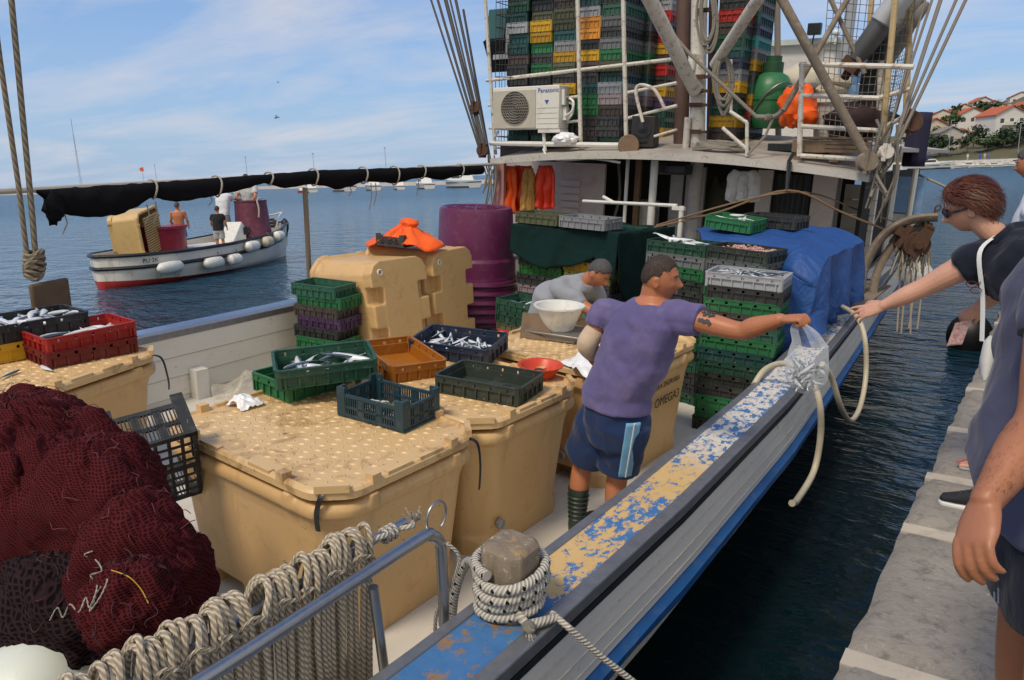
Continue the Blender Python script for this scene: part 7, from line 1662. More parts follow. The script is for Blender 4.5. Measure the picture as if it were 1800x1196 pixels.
# --- sneaker showing behind the foreground man
p = wz(1700, 893, 1.0); t = thing('sneaker', 'black sneaker with white sole standing at the quay edge', 'shoe', tuple(p)); 
m = MB(); m.prism([(-.125, -.02), (-.11, -.042), (-.04, -.046), (.14, -.04), (.16, 0), (.14, .04), (-.04, .046), (-.11, .042), (-.125, .02)], 0, .022); obj('sole', m, M_('white sole', (.66, .66, .64), .5), t, bevel=.006)
m = MB(); m.loft([[(x, w_*math.cos(2*PI*j/18), .018+max(0, h*(.5+.5*math.sin(2*PI*j/18)))) for j in range(18)] for x, w_, h in ((-.122, .01, .015), (-.11, .034, .035), (-.05, .042, .055), (.02, .042, .085), (.08, .038, .095), (.14, .036, .09), (.157, .015, .07))]); obj('upper', m, M_('black knit', (.014, .015, .02), .8, .2, 20, None, 0, 1, .3, 200), t)
m = MB()
for k in range(4): m.tube([(-.03+.022*k, -.02, .075+.009*k), (-.035+.022*k, 0, .083+.009*k), (-.03+.022*k, .02, .075+.009*k)], .003, 5)
obj('laces', m, M_('dark lace', (.05, .05, .05), .8), t); obj('sock', MB().tube([(.09, 0, .09), (.10, 0, .16)], .032, 12), M_('dark sock', (.02, .02, .022), .9), t)
# ------------------------------------------------------------------ small white work boat with four men
A_ = wz(166, 509, .0); Bq = wz(486, 452, .0); ax = (Bq-A_); ax.z = 0; LB = ax.length+.3; axn = ax.normalized(); sd_n = V((-axn.y, axn.x, 0))     # away from the camera
HBW = 1.35
org = A_ + sd_n*-.10 + axn*.15; rzb = math.atan2(axn.y, axn.x)
wb = thing('work_boat', 'small white work boat with black rubbing bands carrying tubs and four men', 'boat', (org.x, org.y, 0), rz=rzb)
MBW = T(org.x, org.y, 0, rz=rzb)
def hw(t): return HBW*interp(t, [(0, .12), (.03, .45), (.08, .72), (.2, .95), (.45, 1.0), (.7, .88), (.85, .62), (.95, .28), (1, .02)])
def sheer(t): return .82+.10*(1-t)**2*.6+.42*t**3
def hsec(t):
    x = t*LB; h = hw(t); s = sheer(t); return x, h, s
hl = MB(); lowb = MB(); nT = 40
def kb(t): return (interp(t, [(0, .20), (.25, .10), (.6, .0), (1, -.15)])+.35)/(sheer(t)+.35)
def sec_pt(t, k):   # k 0..1 from keel to gunwale, one side
    x, h, s = hsec(t); z = lerp(-.35, s, k); w_ = h*interp(k, [(0, .05), (.18, .55), (.35, .86), (.6, .96), (1, 1.0)])*(1 if t < .7 else lerp(1, interp(k, [(0, .2), (.4, .55), (1, 1)]), (t-.7)/.3)); return x+ (.25*(k-.3) if t > .97 else 0), w_, z
for sg in (-1, 1):
    hl.grid(lambda u, v, sg=sg: (lambda p: (p[0], sg*p[1], p[2]))(sec_pt(u, lerp(kb(u), 1, v))), nT, 10)
    lowb.grid(lambda u, v, sg=sg: (lambda p: (p[0], sg*p[1], p[2]))(sec_pt(u, lerp(0, kb(u), v))), nT, 6)
hl.grid(lambda u, v: (.0-.06*math.cos((u-.5)*PI), lerp(-1, 1, u)*sec_pt(0, lerp(kb(0), 1, v))[1], sec_pt(0, lerp(kb(0), 1, v))[2]), 8, 8); lowb.grid(lambda u, v: (.0-.06*math.cos((u-.5)*PI), lerp(-1, 1, u)*sec_pt(0, lerp(0, kb(0), v))[1], sec_pt(0, lerp(0, kb(0), v))[2]), 8, 6)
for sg in (-1, 1): hl.grid(lambda u, v, sg=sg: (lambda p: (p[0], sg*(p[1]-.09), p[2]))(sec_pt(u, lerp(.45, 1, v))), nT, 4); hl.grid(lambda u, v, sg=sg: (lambda p: (p[0], sg*(p[1]-.09*v), p[2]))(sec_pt(u, 1)), nT, 1)
WHB = NT('white boat paint with rust runs'); WHB.set(Roughness=.45)
k_ = WHB.mix(WHB.noise(2, 6), (.62, .60, .53, 1), (.74, .73, .68, 1)); k_ = WHB.mix(WHB.math('MULTIPLY', WHB.ramp(WHB.noise(1.6, 7, .7, vec=WHB.map((2.2, 2.2, .45))), .56, .70), .75), k_, (.36, .15, .05, 1)); WHB.color(k_)
hull_ = obj('hull', hl, WHB.m, wb); obj('bottom_paint', lowb, M_('red bottom paint', (.42, .03, .025), .5, .2, 4, (.1, .03, .02), .5, 5), hull_)
bd = MB()
for sg in (-1, 1):
    for kk, r_ in ((1.0, .05), (.72, .055)):
        bd.tube([(lambda p: V((p[0], sg*(p[1]+.015), p[2])))(sec_pt(i/nT, kk)) for i in range(nT+1)], r_, 8)
for kk, r_ in ((1.0, .05), (.72, .055)): bd.tube([(-.08*math.cos((u-.5)*PI), lerp(-1, 1, u)*sec_pt(0, kk)[1], sec_pt(0, kk)[2]) for u in [i/8 for i in range(9)]], r_, 8)
obj('rubbing_band', bd, BLACKPL, wb)
dkb = MB(); dkb.grid(lambda u, v: (u*LB*.98, lerp(-1, 1, v)*hw(u)*.93, .42+.35*u**3), 24, 4); obj('deck', dkb, M_('grey white boat deck', (.50, .49, .45), .6, .15, 4), wb)
en = MB(); en.box(LB*.26, -.45, .42, LB*.5, .45, .62); en.box(LB*.42, -.62, .42, LB*.62, .62, .80); en.prism([(LB*.60, .42), (LB*.70, .42), (LB*.70, 1.25), (LB*.68, 1.45), (LB*.62, .85)], -.32, .32, Matrix.Rotation(R(90), 4, 'X')); obj('console', en, WHITEPL, wb, bevel=.03)
cn = MB(); cn.box(LB*.685, -.36, 1.0, LB*.71, -.26, 1.25); cn.tube([(LB*.72, -.2+.0+.16*math.cos(q*PI/8), 1.12+.16*math.sin(q*PI/8)) for q in range(17)], .02, 6); obj('wheel', cn, BLACKPL, wb)
rlb = MB()
for sg in (-1, 1): rlb.tube(spline([V((LB*.84, sg*hw(.84)*.8, sheer(.84)+.05)), V((LB*.88, sg*hw(.88)*.8, sheer(.88)+.32)), V((LB*.97, sg*hw(.97)*.5, sheer(.97)+.35)), V((LB*1.0, 0, sheer(1)+.36))], 6), .03, 8)
obj('bow_rail', rlb, WHITEP, wb); obj('bow_rope', MB().tube(spline([(LB*.9+.12*math.cos(k*1.1), .25*math.sin(k*1.1)-.15, 1.12+.02*k) for k in range(16)], 3), .03, 6), ROPEG, wb)
obj('bow_fender', MB().ell((LB*1.01, 0, sheer(1)-.15), (.12, .16, .28), 14, 10, fn=lambda q, d: q*(1+.2*fbm(d.x*2, d.y*2, d.z*2))), BLACKPL, wb)
ang_ = -math.atan2(sec_pt(.15, .86)[1]-sec_pt(.07, .86)[1], .08*LB)
Mbw = MBW @ T(LB*.075, -sec_pt(.075, .86)[1]-.045, sec_pt(.075, .86)[2]-.06, rz=ang_) @ Matrix.Rotation(R(90), 4, 'X')
text(wb, 'PU 2K', .17, MBW.inverted() @ Mbw, INK, 'registration')
def bt(px_, py_, dep=None, side=0.0):
    """a point of the boat's middle plane seen at this pixel, in boat coordinates"""
    inv = MBW.inverted(); o = inv @ CAM; d = inv.to_3x3() @ ray(px_, py_); t_ = (side-o.y)/d.y; return o+d*t_
# fenders along the near side
for k, (px_, py_, l, dirty) in enumerate(((247, 474, .48, 1), (300, 470, .46, 0), (376, 462, .40, 0), (412, 456, .28, 0), (443, 433, .34, 0), (470, 425, .24, 1), (490, 415, .24, 0))):
    ss = -hw(.5); p = bt(px_, py_, side=ss); tt = min(max(p.x/LB, 0), 1); ss = -(hw(tt)+.12); p = bt(px_, py_, side=ss); w0 = MBW @ p
    t = thing('boat_fender', ['stained long fender nearest the stern of the small boat', 'white long fender second from the stern of the small boat', 'white long fender amidships on the small boat', 'short white fender just ahead of the amidships one', 'white fender raised by the small boat wheel console', 'stained fender below the upright purple barrel bow side', 'white fender nearest the bow of the small boat'][k], 'fender', tuple(w0), rz=rzb+(R(0) if px_ < 440 else R(8)), group='fenders along the small boat')
    obj('fender_body', MB().lathe([(.02, -l), (.08, -l*.93), (.16, -l*.7), (.175, 0), (.16, l*.7), (.08, l*.93), (.02, l)], 18, Matrix.Rotation(R(90), 4, 'Y')), M_('stained fender', (.58, .52, .40), .6, .15, 5, (.30, .22, .12), .5, 4) if dirty else WHITEPL, t)
    obj('rope', MB().tube([(l*.9, 0, .02), (l*.7, .08, .3)], .015, 5), ROPEG, t)
# tub, red basin barrel, purple barrel aboard
p = bt(226, 455, side=.2); w0 = MBW @ V((p.x+.15, .2, .62)); t = thing('fish_tub', 'beige ribbed tub tipped on its side at the stern of the small boat', 'fish tub', tuple(w0), rz=rzb+R(12)); 
t.matrix_world = Matrix.Translation(w0) @ Euler((0, R(-8), rzb+R(25))).to_matrix().to_4x4() @ Matrix.Translation((0, 0, .78)) @ Matrix.Rotation(R(90), 4, 'X') @ Matrix.Translation((0, 0, -.2))
tm = tub_body(1.45, 1.35, .95, False); obj('body', tm, M_('sun bleached tub plastic', (.60, .41, .17), .5, .1, 4, (.35, .22, .08), .4, 6), t)
m = MB()
for k in range(16): m.box(-.55, -.54+k*.068, .925, .55, -.54+k*.068+.042, .955)
obj('ribbed_base', m, M_('ribbed tub base', (.52, .33, .12), .5), t, smooth=False)
def tubbarrel(px_, y0, y1, wpx, label, mat, inv=False, side=0.0, tap=.88):
    p = bt(px_, y1, side=side); q = bt(px_, y0, side=side); w0 = MBW @ p; dist = (w0-CAM).dot(cF); rr = wpx/2*dist/FPX; hh = q.z-p.z
    t = thing('barrel', label, 'barrel', tuple(w0)); n = 30
    rb_, rt_ = (rr, rr*tap) if inv else (rr*tap, rr)
    prof_ = [(0, 0), (rb_, 0), (rb_*1.04, .03), (rb_*1.0, .08), (lerp(rb_, rt_, .85), hh*.85), (rt_, hh-.05), (rt_*1.04, hh-.04), (rt_*1.04, hh)]
    prof_ += [(rt_*.9, hh), (0, hh-.01)] if inv else [(rt_*.95, hh), (rt_*.9, hh*.3), (0, hh*.28)]
    obj('drum', MB().loft([[((r_*(1-.015*(j % 2)))*math.cos(2*PI*j/n), r_*(1-.015*(j % 2))*math.sin(2*PI*j/n), z) for j in range(n)] for r_, z in prof_], False), mat, t, angle=30); obj('rim', MB().lathe([((rb_ if inv else rt_)*.98, (0 if inv else hh-.06)), ((rb_ if inv else rt_)*1.06, (0 if inv else hh-.06)), ((rb_ if inv else rt_)*1.06, (.10 if inv else hh+.02)), ((rb_ if inv else rt_)*.96, (.10 if inv else hh+.02))], 30), mat, t); return t
tubbarrel(290, 398, 449, 80, 'crimson open barrel standing amidships in the small boat', M_('crimson barrel plastic', (.27, .012, .035), .38, .15, 3, (.35, .1, .12), .4, 6))
tubbarrel(448, 352, 426, 62, 'upright purple barrel at the bow of the small boat, rope over it', M_('dusty purple barrel', (.125, .022, .05), .5, .2, 3, (.25, .12, .14), .4, 6), True, 0.0, .86)
m = MB(); a = MBW @ bt(452, 352, side=-.55); b = MBW @ bt(455, 382, side=-.62); m.tube(spline([a+V((0, .2, .06)), a, a.lerp(b, .5)+V((.05, 0, 0)), b], 5), .03, 6); single('rope', m, ROPEW, 'pale rope hanging over the purple barrel in the small boat', 'rope', tuple(a))
# the four men, built to the same scheme
def crew(label, px_, ptop, pfoot, side, skin, rz_, shirt, shorts, lean=0, armsdown=True, reach=None, hair=HAIRD, vis=None):
    p = bt(px_, pfoot, side=side); q = bt(px_, ptop, side=side); H_ = q.z-p.z; k = H_/1.76; w0 = MBW @ p
    t = person(label, w0, rz=rzb+rz_)
    m = MB(); S = V((1, 0, 0)); F_ = V((0, 1, 0)); L_ = lambda z: V((0, lean*max(0, z-.9), z))
    def sc_(v): return v*k
    ring_torso(m, [(L_(.82)*k, S*.16*k, F_*.12*k), (L_(.95)*k, S*.17*k, F_*.135*k), (L_(1.12)*k, S*.165*k, F_*.13*k), (L_(1.30)*k, S*.195*k, F_*.13*k), (L_(1.42)*k, S*.18*k, F_*.10*k), (L_(1.50)*k, S*.06*k, F_*.06*k)])
    limb(m, [L_(1.46)*k, L_(1.58)*k], [.062*k, .056*k]); Mh_ = Matrix.Translation(L_(1.64)*k) @ Euler((R(-6)-lean*.4, 0, 0)).to_matrix().to_4x4(); add_head(m, Mh_, k*.98)
    for s_ in (-1, 1):
        limb(m, [V((.09*s_, 0, .84))*k, V((.11*s_, .03, .47))*k, V((.12*s_, 0, .06))*k], [.09*k, .06*k, .042*k]); limb(m, [V((.12*s_, 0, .04))*k, V((.13*s_, .15, .025))*k], [.042*k, .032*k])
        sh_ = (L_(1.40)+S*.2*s_)*k
        e_, w__ = ((V((.27*s_, .02+lean*.3, 1.13))*k, V((.25*s_, .2, .95))*k) if not reach else (sh_+V((.05*s_, reach[0]*.5, reach[1]*.5-.05))*k, sh_+V((.0, reach[0], reach[1]))*k))
        limb(m, [sh_-S*.05*s_*k, sh_, sh_.lerp(e_, .5), e_, e_.lerp(w__, .4), w__], [.065*k, .06*k, .05*k, .043*k, .042*k, .028*k])
        dl = (w__-e_).normalized(); zl = V((s_*.6, 0, .5)); zl = (zl-dl*zl.dot(dl)).normalized(); yl = zl.cross(dl); hand(m, Matrix(((dl.x, yl.x, zl.x, w__.x), (dl.y, yl.y, zl.y, w__.y), (dl.z, yl.z, zl.z, w__.z), (0, 0, 0, 1))), s_, s=k)
    body(t, m, skin, .013, 2); hair_cap(t, Mh_, k*.98, hair, crop, .012)
    if shirt:
        m = MB(); ring_torso(m, [(L_(.86)*k, S*.19*k, F_*.155*k), (L_(1.12)*k, S*.195*k, F_*.155*k), (L_(1.30)*k, S*.215*k, F_*.15*k), (L_(1.41)*k, S*.20*k, F_*.12*k), (L_(1.48)*k, S*.10*k, F_*.09*k)])
        for s_ in (-1, 1):
            sh_ = (L_(1.39)+S*.2*s_)*k; e_ = V((.27*s_, .02+lean*.3, 1.13))*k if not reach else sh_+V((.05*s_, reach[0]*.5, reach[1]*.5-.05))*k
            limb(m, [sh_-S*.06*s_*k, sh_, sh_.lerp(e_, .6)], [.085*k, .078*k, .068*k], 5, 16, True)
        cloth(t, m, shirt, 'shirt', .014, .015, 3)
    m = MB(); ring_torso(m, [(V((0, 0, .78))*k, S*.17*k, F_*.13*k), (L_(.97)*k, S*.185*k, F_*.15*k)])
    for s_ in (-1, 1): limb(m, [V((.09*s_, 0, .84))*k, V((.11*s_, .02, .56))*k], [.115*k, .108*k], 5, 16, True)
    cloth(t, m, shorts, 'shorts', .014, .012, 3); return t
crew('shirtless man in blue shorts standing behind the crimson barrel', 322, 355, 446, .25, SKIN1, R(-60), None, mat_cloth('bright blue shorts', (.03, .15, .50)), hair=HAIRG)
crew('man in a black T-shirt and grey shorts steering the small boat', 389, 362, 446, -.35, SKIN1, R(-70), mat_cloth('black T-shirt', (.015, .016, .022)), mat_cloth('light grey shorts', (.36, .36, .36)), lean=.12)
crew('man in a white T-shirt reaching to the purple barrel, head behind the rolled netting', 398, 322, 432, .55, SKIN1, R(-80), mat_cloth('white T-shirt', (.62, .63, .66)), mat_cloth('grey shorts b', (.2, .2, .22)), lean=.25, reach=(.55, -.12))
crew('man in a pale vest standing beyond the purple barrel with hands on it', 446, 306, 424, 1.0, SKIN1, R(110), mat_cloth('pale vest', (.50, .50, .50)), mat_cloth('grey shorts b', (.2, .2, .22)), lean=.1, reach=(.35, -.35))

# ------------------------------------------------------------------ far things
fr2 = random.Random(31)
def far(px_, py_, dist): return wd(px_, py_, dist)
# breakwater with yachts and lamps on the left horizon
bwm = MB(); P = []
for px_, dist in ((905, 235), (700, 270), (500, 330), (300, 430), (120, 640), (-120, 1100)):
    p = far(px_, 330, dist); P.append(V((p.x, p.y, 0)))
def bwz(u): return 1.1
rings = []
for i, p in enumerate(P):
    d = (P[min(i+1, len(P)-1)]-P[max(i-1, 0)]).normalized(); s = V((-d.y, d.x, 0))
    rings.append([p+s*-4+V((0, 0, -1)), p+s*-1+V((0, 0, 1.15)), p+s*3+V((0, 0, 1.2)), p+s*6+V((0, 0, -1))])
bwm.loft(rings); single('breakwater', bwm, M_('breakwater stone', (.38, .36, .33), .9, .3, .3), 'long low stone breakwater along the left horizon', 'breakwater', tuple(P[1]))
def boat_far(px_, py_, dist, Ln, yaw, label, mast=0, cover=None, flybridge=False, group='yachts moored along the breakwater', cat='yacht', hullc=None):
    p = far(px_, py_, dist); t = thing('motor_yacht' if not mast else 'sailing_yacht', label, cat, (p.x, p.y, 0), rz=yaw, group=group)
    m = MB(); h = Ln*.11
    secs = []
    for u, w_, z in ((0, .12, 1), (.3, .16, 1.0), (.6, .15, 1.08), (.85, .08, 1.25), (1, .005, 1.4)):
        x = (u-.5)*Ln; secs.append([(x, -w_*Ln, h*z), (x, -w_*Ln*.75, -.2), (x, w_*Ln*.75, -.2), (x, w_*Ln, h*z)])
    m.loft(secs); obj('hull', m, hullc or WHITEPL, t, angle=30)
    m = MB(); m.loft([[(x*1.003, s_*k*1.012, z_) for s_, z_ in ((-1, h*.80), (-1, h*.66), (1, h*.66), (1, h*.80))] for x, k in [(p_[0][0], abs(p_[0][1])*.93) for p_ in secs]]); obj('hull_stripe', m, M_('navy hull stripe', (.03, .05, .12), .4), t, angle=30)
    m = MB(); m.loft([[(x*.99, s_*k*.86, z_) for s_, z_ in ((-1, h*.22), (-1, -.1), (1, -.1), (1, h*.22))] for x, k in [(p_[0][0], abs(p_[0][1])) for p_ in secs]]); obj('waterline', m, M_('dark boot top', (.03, .03, .04), .5), t, angle=30)
    m = MB(); m.prism([(-.28*Ln, 0), (.18*Ln, 0), (.06*Ln, h*.9), (-.2*Ln, h*.95)], -.10*Ln, .10*Ln, Matrix.Translation((0, 0, h)) @ Matrix.Rotation(R(90), 4, 'X')); obj('cabin', m, WHITEPL, t, smooth=False)
    m = MB(); m.box(-.19*Ln, -.105*Ln, h*1.35, .07*Ln, .105*Ln, h*1.7); obj('window', m, M_('dark boat glass', (.02, .03, .04), .2), t, smooth=False)
    if flybridge:
        m = MB(); m.tube([(-.1*Ln, -.09*Ln, h*1.9), (-.14*Ln, -.09*Ln, h*2.8), (-.14*Ln, .09*Ln, h*2.8), (-.1*Ln, .09*Ln, h*1.9)], .07, 6); m.box(-.05*Ln, -.08*Ln, h*1.9, .03*Ln, .08*Ln, h*2.2); obj('flybridge', m, WHITEPL, t)
    if cover:
        m = MB(); m.ell((-.1*Ln, 0, h*2.1), (.22*Ln, .12*Ln, h*.35), 14, 8); obj('awning_cover', m, cover, t)
    if mast:
        m = MB(); m.tube([(0, 0, h), (.0, 0, mast)], .09, 6); m.tube([(0, -.9, mast*.6), (0, .9, mast*.6)], .04, 4); obj('mast', m, M_('grey mast alloy', (.45, .46, .48), .4), t); m = MB(); m.tube([(Ln*.45, 0, h*1.2), (0, 0, mast*.97), (-Ln*.45, 0, h)], .025, 4); obj('rigging', m, M_('rig wire', (.3, .3, .32), .5), t)
    return t
BCOV = M_('blue boat cover', (.02, .14, .48), .6)
yr = R(150)
for args in ((300, 346, 330, 11, 'white motor yacht with a blue awning left of the shirtless man', dict(cover=BCOV, flybridge=True)), (420, 330, 320, 10, 'white flybridge yacht above the white-shirted man', dict(flybridge=True)), (545, 325, 300, 10, 'low white motor boat seen behind the awning post', {}), (600, 323, 295, 14, 'long white yacht just right of the awning post', {}), (655, 321, 290, 12, 'white yacht in the middle of the breakwater row', {}), (700, 319, 285, 9, 'small white yacht between two tall breakwater lamps', dict(flybridge=True)), (745, 317, 280, 12, 'white yacht second from the right of the breakwater row', dict(flybridge=True)), (808, 315, 275, 15, 'largest white flybridge yacht beside the fishing boat shrouds', dict(flybridge=True)), (395, 331, 322, 7, 'small white boat partly hidden by the rolled netting', {})):
    boat_far(args[0], args[1], args[2]*.64, args[3], yr+fr2.uniform(-.2, .2), args[4], **args[5])
boat_far(528, 325, 190, 5, yr, 'small red hulled boat behind the awning post', hullc=M_('red hull', (.45, .04, .03), .5))
boat_far(146, 345, 260, 11, R(160), 'distant sailing yacht whose tall mast rises on the left', mast=23)
for k, (px_, ytop, dist) in enumerate(((277, 290, 420), (555, 270, 330), (681, 260, 300), (437, 276, 350))):
    p = far(px_, 330, dist); q = far(px_, ytop, dist); t = thing('street_lamp', ['short lamp post beside the blue awning yacht', 'lamp post on the breakwater above the awning post', 'tallest lamp post on the breakwater nearest the fishing boat', 'faint lamp post by the flybridge yacht'][k], 'lamp post', (p.x, p.y, 1), group='lamp posts on the breakwater')
    obj('pole', MB().tube([(0, 0, 0), (0, 0, q.z-1)], .09, 6), M_('grey lamp pole', (.30, .31, .33), .5), t); obj('lamp_head', MB().cbox((0, 0, q.z-1), (.9, .5, .2)), M_('grey lamp pole', (.3, .3, .3)), t)
p = far(255, 335, 150); q = far(252, 297, 150); t = thing('flag_pole', 'thin pole with an orange red pennant left of the blue awning yacht', 'flag', (p.x, p.y, 1)); obj('pole', MB().tube([(0, 0, -1), (0, 0, q.z-1)], .03, 5), M_('grey lamp pole', (.3, .3, .3)), t); obj('pennant', MB().loft([[(x, .05*math.sin(x*4), q.z-1.1-w_), (x, .05*math.sin(x*4)+.05, q.z-1.1), (x, .05*math.sin(x*4), q.z-1.1+w_)] for x, w_ in ((-.9, .22), (-.2, .34), (.35, .38))]), M_('orange pennant', (.70, .11, .05), .7), t)
# gulls
for k, (px_, py_, dist, s) in enumerate(((487, 207, 90, .6), (489, 145, 140, .4))):
    p = far(px_, py_, dist); m = MB(); m.loft([[(x, w_*math.cos(a), w_*math.sin(a)) for a in [2*PI*j/8 for j in range(8)]] for x, w_ in ((-.3, .01), (-.15, .07), (.1, .07), (.25, .02))])
    for s_ in (-1, 1): m.loft([[(-.1, s_*y, z), (.08, s_*y, z), (.02, s_*y, z+.02)] for y, z in ((.04, .03), (.35, .16), (.7, .08))])
    single('gull', m, M_('gull grey', (.18, .19, .2), .8), ['gull flying in the sky above the rolled netting', 'smaller gull higher in the sky'][k], 'gull', tuple(p), off=False).matrix_world = Matrix.Translation(p) @ Euler((R(15), R(-10), R(60))).to_matrix().to_4x4() @ Matrix.Diagonal((s*2, s*2, s*2, 1))

# right hand shore: hill, sea wall, houses, trees, boats
DS = 245
hm = MB()
def hill(u, v):
    px_ = lerp(1380, 2000, u); d = lerp(DS, 620, v); z = lerp(1.3, interp(px_, [(1380, 14), (1600, 20), (1700, 30), (1800, 46), (2000, 62)]), v**.8)+1.2*fbm(u*9, v*7, 2); p = far(px_, 250, d); return (p.x, p.y, z)
hm.grid(hill, 40, 24); tag(obj('hillside', hm, M_('dry scrub hillside', (.10, .095, .05), .95, .4, .08, (.22, .18, .12), .6, .05)), kind='structure')
sw_ = MB(); pts = [far(px_, 280, DS-3) for px_ in (1380, 1500, 1600, 1700, 1820, 2000)]
sw_.loft([[V((p.x, p.y, -1))+V((0, -2, 0)), V((p.x, p.y, 1.5))+V((0, -1, 0)), V((p.x, p.y, 2.0))+V((0, 4, 0)), V((p.x, p.y, -1))+V((0, 6, 0))] for p in pts])
WST = NT('sea wall rubble'); WST.set(Roughness=.9); WST.color(WST.mix(WST.ramp(WST.voro(1.3), .1, .7), (.34, .30, .25, 1), (.56, .52, .46, 1))); single('sea_wall', sw_, WST.m, 'pale rubble sea wall at the foot of the town on the right', 'sea wall', tuple(pts[2]))
ROOF = M_('terracotta roof tiles', (.46, .115, .045), .8, .25, .8, (.30, .10, .06), .5, .6); WALLS = [M_('white render', (.66, .64, .60), .8, .05, .4), M_('cream render', (.60, .53, .42), .8, .05, .4), M_('greyish render', (.48, .45, .42), .8, .08, .4)]
GLS = M_('dark window', (.05, .06, .07), .3)
def house(px_, py_, dist, w_, d_, h, label, wall=0, rz_=0, roof=True, rmat=None):
    dist *= 1.3; w_ *= .88; d_ *= .88; h *= .80
    p = far(px_, py_, dist); t = thing('house', label, 'house', tuple(p), rz=R(25)+rz_, group='houses on the hillside')
    obj('wall', MB().prism([(-w_/2, -6), (w_/2, -6), (w_/2, h), (0, h+w_*.24), (-w_/2, h)], -d_/2, d_/2, Matrix.Rotation(R(90), 4, 'X')) if roof else MB().box(-w_/2, -d_/2, -6, w_/2, d_/2, h), WALLS[wall], t, smooth=False)
    m = MB()
    if roof:
        for s_ in (-1, 1): m.add([(0, -d_/2-.5, h+w_*.24+.15), (s_*(w_/2+.5), -d_/2-.5, h-.1), (s_*(w_/2+.5), d_/2+.5, h-.1), (0, d_/2+.5, h+w_*.24+.15), (0, -d_/2-.5, h+w_*.24+.4), (s_*(w_/2+.5), -d_/2-.5, h+.15), (s_*(w_/2+.5), d_/2+.5, h+.15), (0, d_/2+.5, h+w_*.24+.4)], [(0, 1, 2, 3), (4, 5, 6, 7), (0, 1, 5, 4), (1, 2, 6, 5), (2, 3, 7, 6)])
    else: m.box(-w_/2-.3, -d_/2-.3, h, w_/2+.3, d_/2+.3, h+.3)
    ro = obj('roof', m, rmat or ROOF, t, smooth=False); obj('chimney', MB().box(w_*.18, -.5, h+.5, w_*.18+.7, .3, h+w_*.24+.9), WALLS[1], ro, smooth=False)
    for i in range(3):
        for fl in range(max(1, int(h//3))): 
            if (i+fl) % 3 == 2 and h < 5: continue
            x = (-.3+.3*i)*w_; z = h-2.4-fl*2.9; f = obj('window', MB().box(x-.6, -d_/2-.05, z, x+.6, -d_/2+.05, z+1.3), GLS, t, smooth=False)
    for i in range(2): obj('window', MB().box(w_/2-.05, (-.25+.5*i)*d_-.6, h-2.4, w_/2+.05, (-.25+.5*i)*d_+.6, h-1.1), GLS, t, smooth=False)
    bal = MB().box(-w_*.3, -d_/2-1.4, h-3.2, w_*.3, -d_/2, h-2.9); bal.box(-w_*.3, -d_/2-1.42, h-2.9, w_*.3, -d_/2-1.32, h-2.1)
    if h > 5: obj('balcony', bal, WALLS[0], t, smooth=False)
HS = [(1632, 240, 230, 9, 8, 4.5, 'cream house lowest on the left beside the shrouds', 1, .2, True), (1610, 232, 280, 9, 9, 5, 'house half hidden behind the shroud block', 1, 0, True), (1655, 222, 300, 9, 8, 6, 'pale house with red roof at left mid slope', 1, -.3, True), (1698, 226, 270, 12, 10, 6, 'white house with red gable roof in the town centre', 0, .1, True), (1690, 250, 225, 6, 7, 3.4, 'small orange roofed white house above the sea wall', 0, -.5, True), (1757, 238, 225, 12, 11, 7.5, 'large white house with orange roof on the right', 0, .25, True), (1742, 207, 330, 12, 9, 6, 'white house below the ridge centre', 2, -.2, True), (1722, 197, 400, 14, 9, 6, 'white house on the ridge with a pale roof', 0, .1, True), (1690, 206, 380, 12, 9, 5, 'cream house near the ridge on the left', 1, -.1, True), (1668, 214, 380, 9, 9, 5, 'small white house on the ridge left end', 0, .3, True), (1640, 218, 400, 10, 9, 5, 'white house far up behind the rope stays', 0, .1, True), (1765, 199, 420, 12, 9, 6, 'flat roofed pale house on the ridge', 2, .1, False), (1790, 190, 400, 12, 10, 7, 'white house at the upper right corner of town', 0, -.2, True), (1798, 208, 330, 11, 9, 6, 'white house below the upper right one', 0, .2, True), (1664, 246, 215, 8, 7, 2.5, 'stone hut with a grey roof behind the motor cruiser', 2, .1, True), (1820, 235, 240, 12, 9, 6, 'house at the picture edge behind a palm', 0, .3, True)]
for i, h in enumerate(HS): house(*h[:8], rz_=h[8], roof=h[9], rmat=M_('grey slate roof', (.24, .21, .19), .8) if i == 14 else None)
# trees
LEAF = [M_('dark pine leaf', (.030, .055, .022), .8, .35, .6), M_('green leaf', (.055, .095, .028), .8, .35, .6), M_('olive leaf', (.07, .085, .04), .8, .3, .6)]
def crown_mesh(seed, mat, n=520):
    q = random.Random(seed); m = MB(); cl = [V((q.gauss(0, .42), q.gauss(0, .42), q.gauss(0, .30))) for _ in range(12)]
    for i in range(n):
        c = cl[q.randrange(12)]; d = V((q.gauss(0, 1), q.gauss(0, 1), q.gauss(0, 1))).normalized(); p = c+d*q.uniform(.12, .36); s = q.uniform(.05, .11)
        a = d.orthogonal().normalized(); b = d.cross(a); a, b = (a+d*q.uniform(-.8, .8)).normalized()*s, (b+d*q.uniform(-.8, .8)).normalized()*s
        m.add([p-a-b*.4, p+a*.3-b, p+a+b*.4, p-a*.3+b], [(0, 1, 2, 3)])
    me = m.mesh('crown', False); me.materials.append(mat); return me
CRN = [crown_mesh(k, LEAF[k % 3]) for k in range(6)]
TRK = MB().tube([(0, 0, -.6), (.02, .01, .1), (.0, .0, .5)], [.05, .04, .025], 7); TRK.tube([(.01, 0, .2), (.2, .1, .6)], [.025, .01], 5); TRK.tube([(.01, 0, .25), (-.2, -.06, .6)], [.022, .01], 5); TRKM = TRK.mesh('trunk'); TRKM.materials.append(M_('tree bark', (.09, .065, .045), .9, .3))
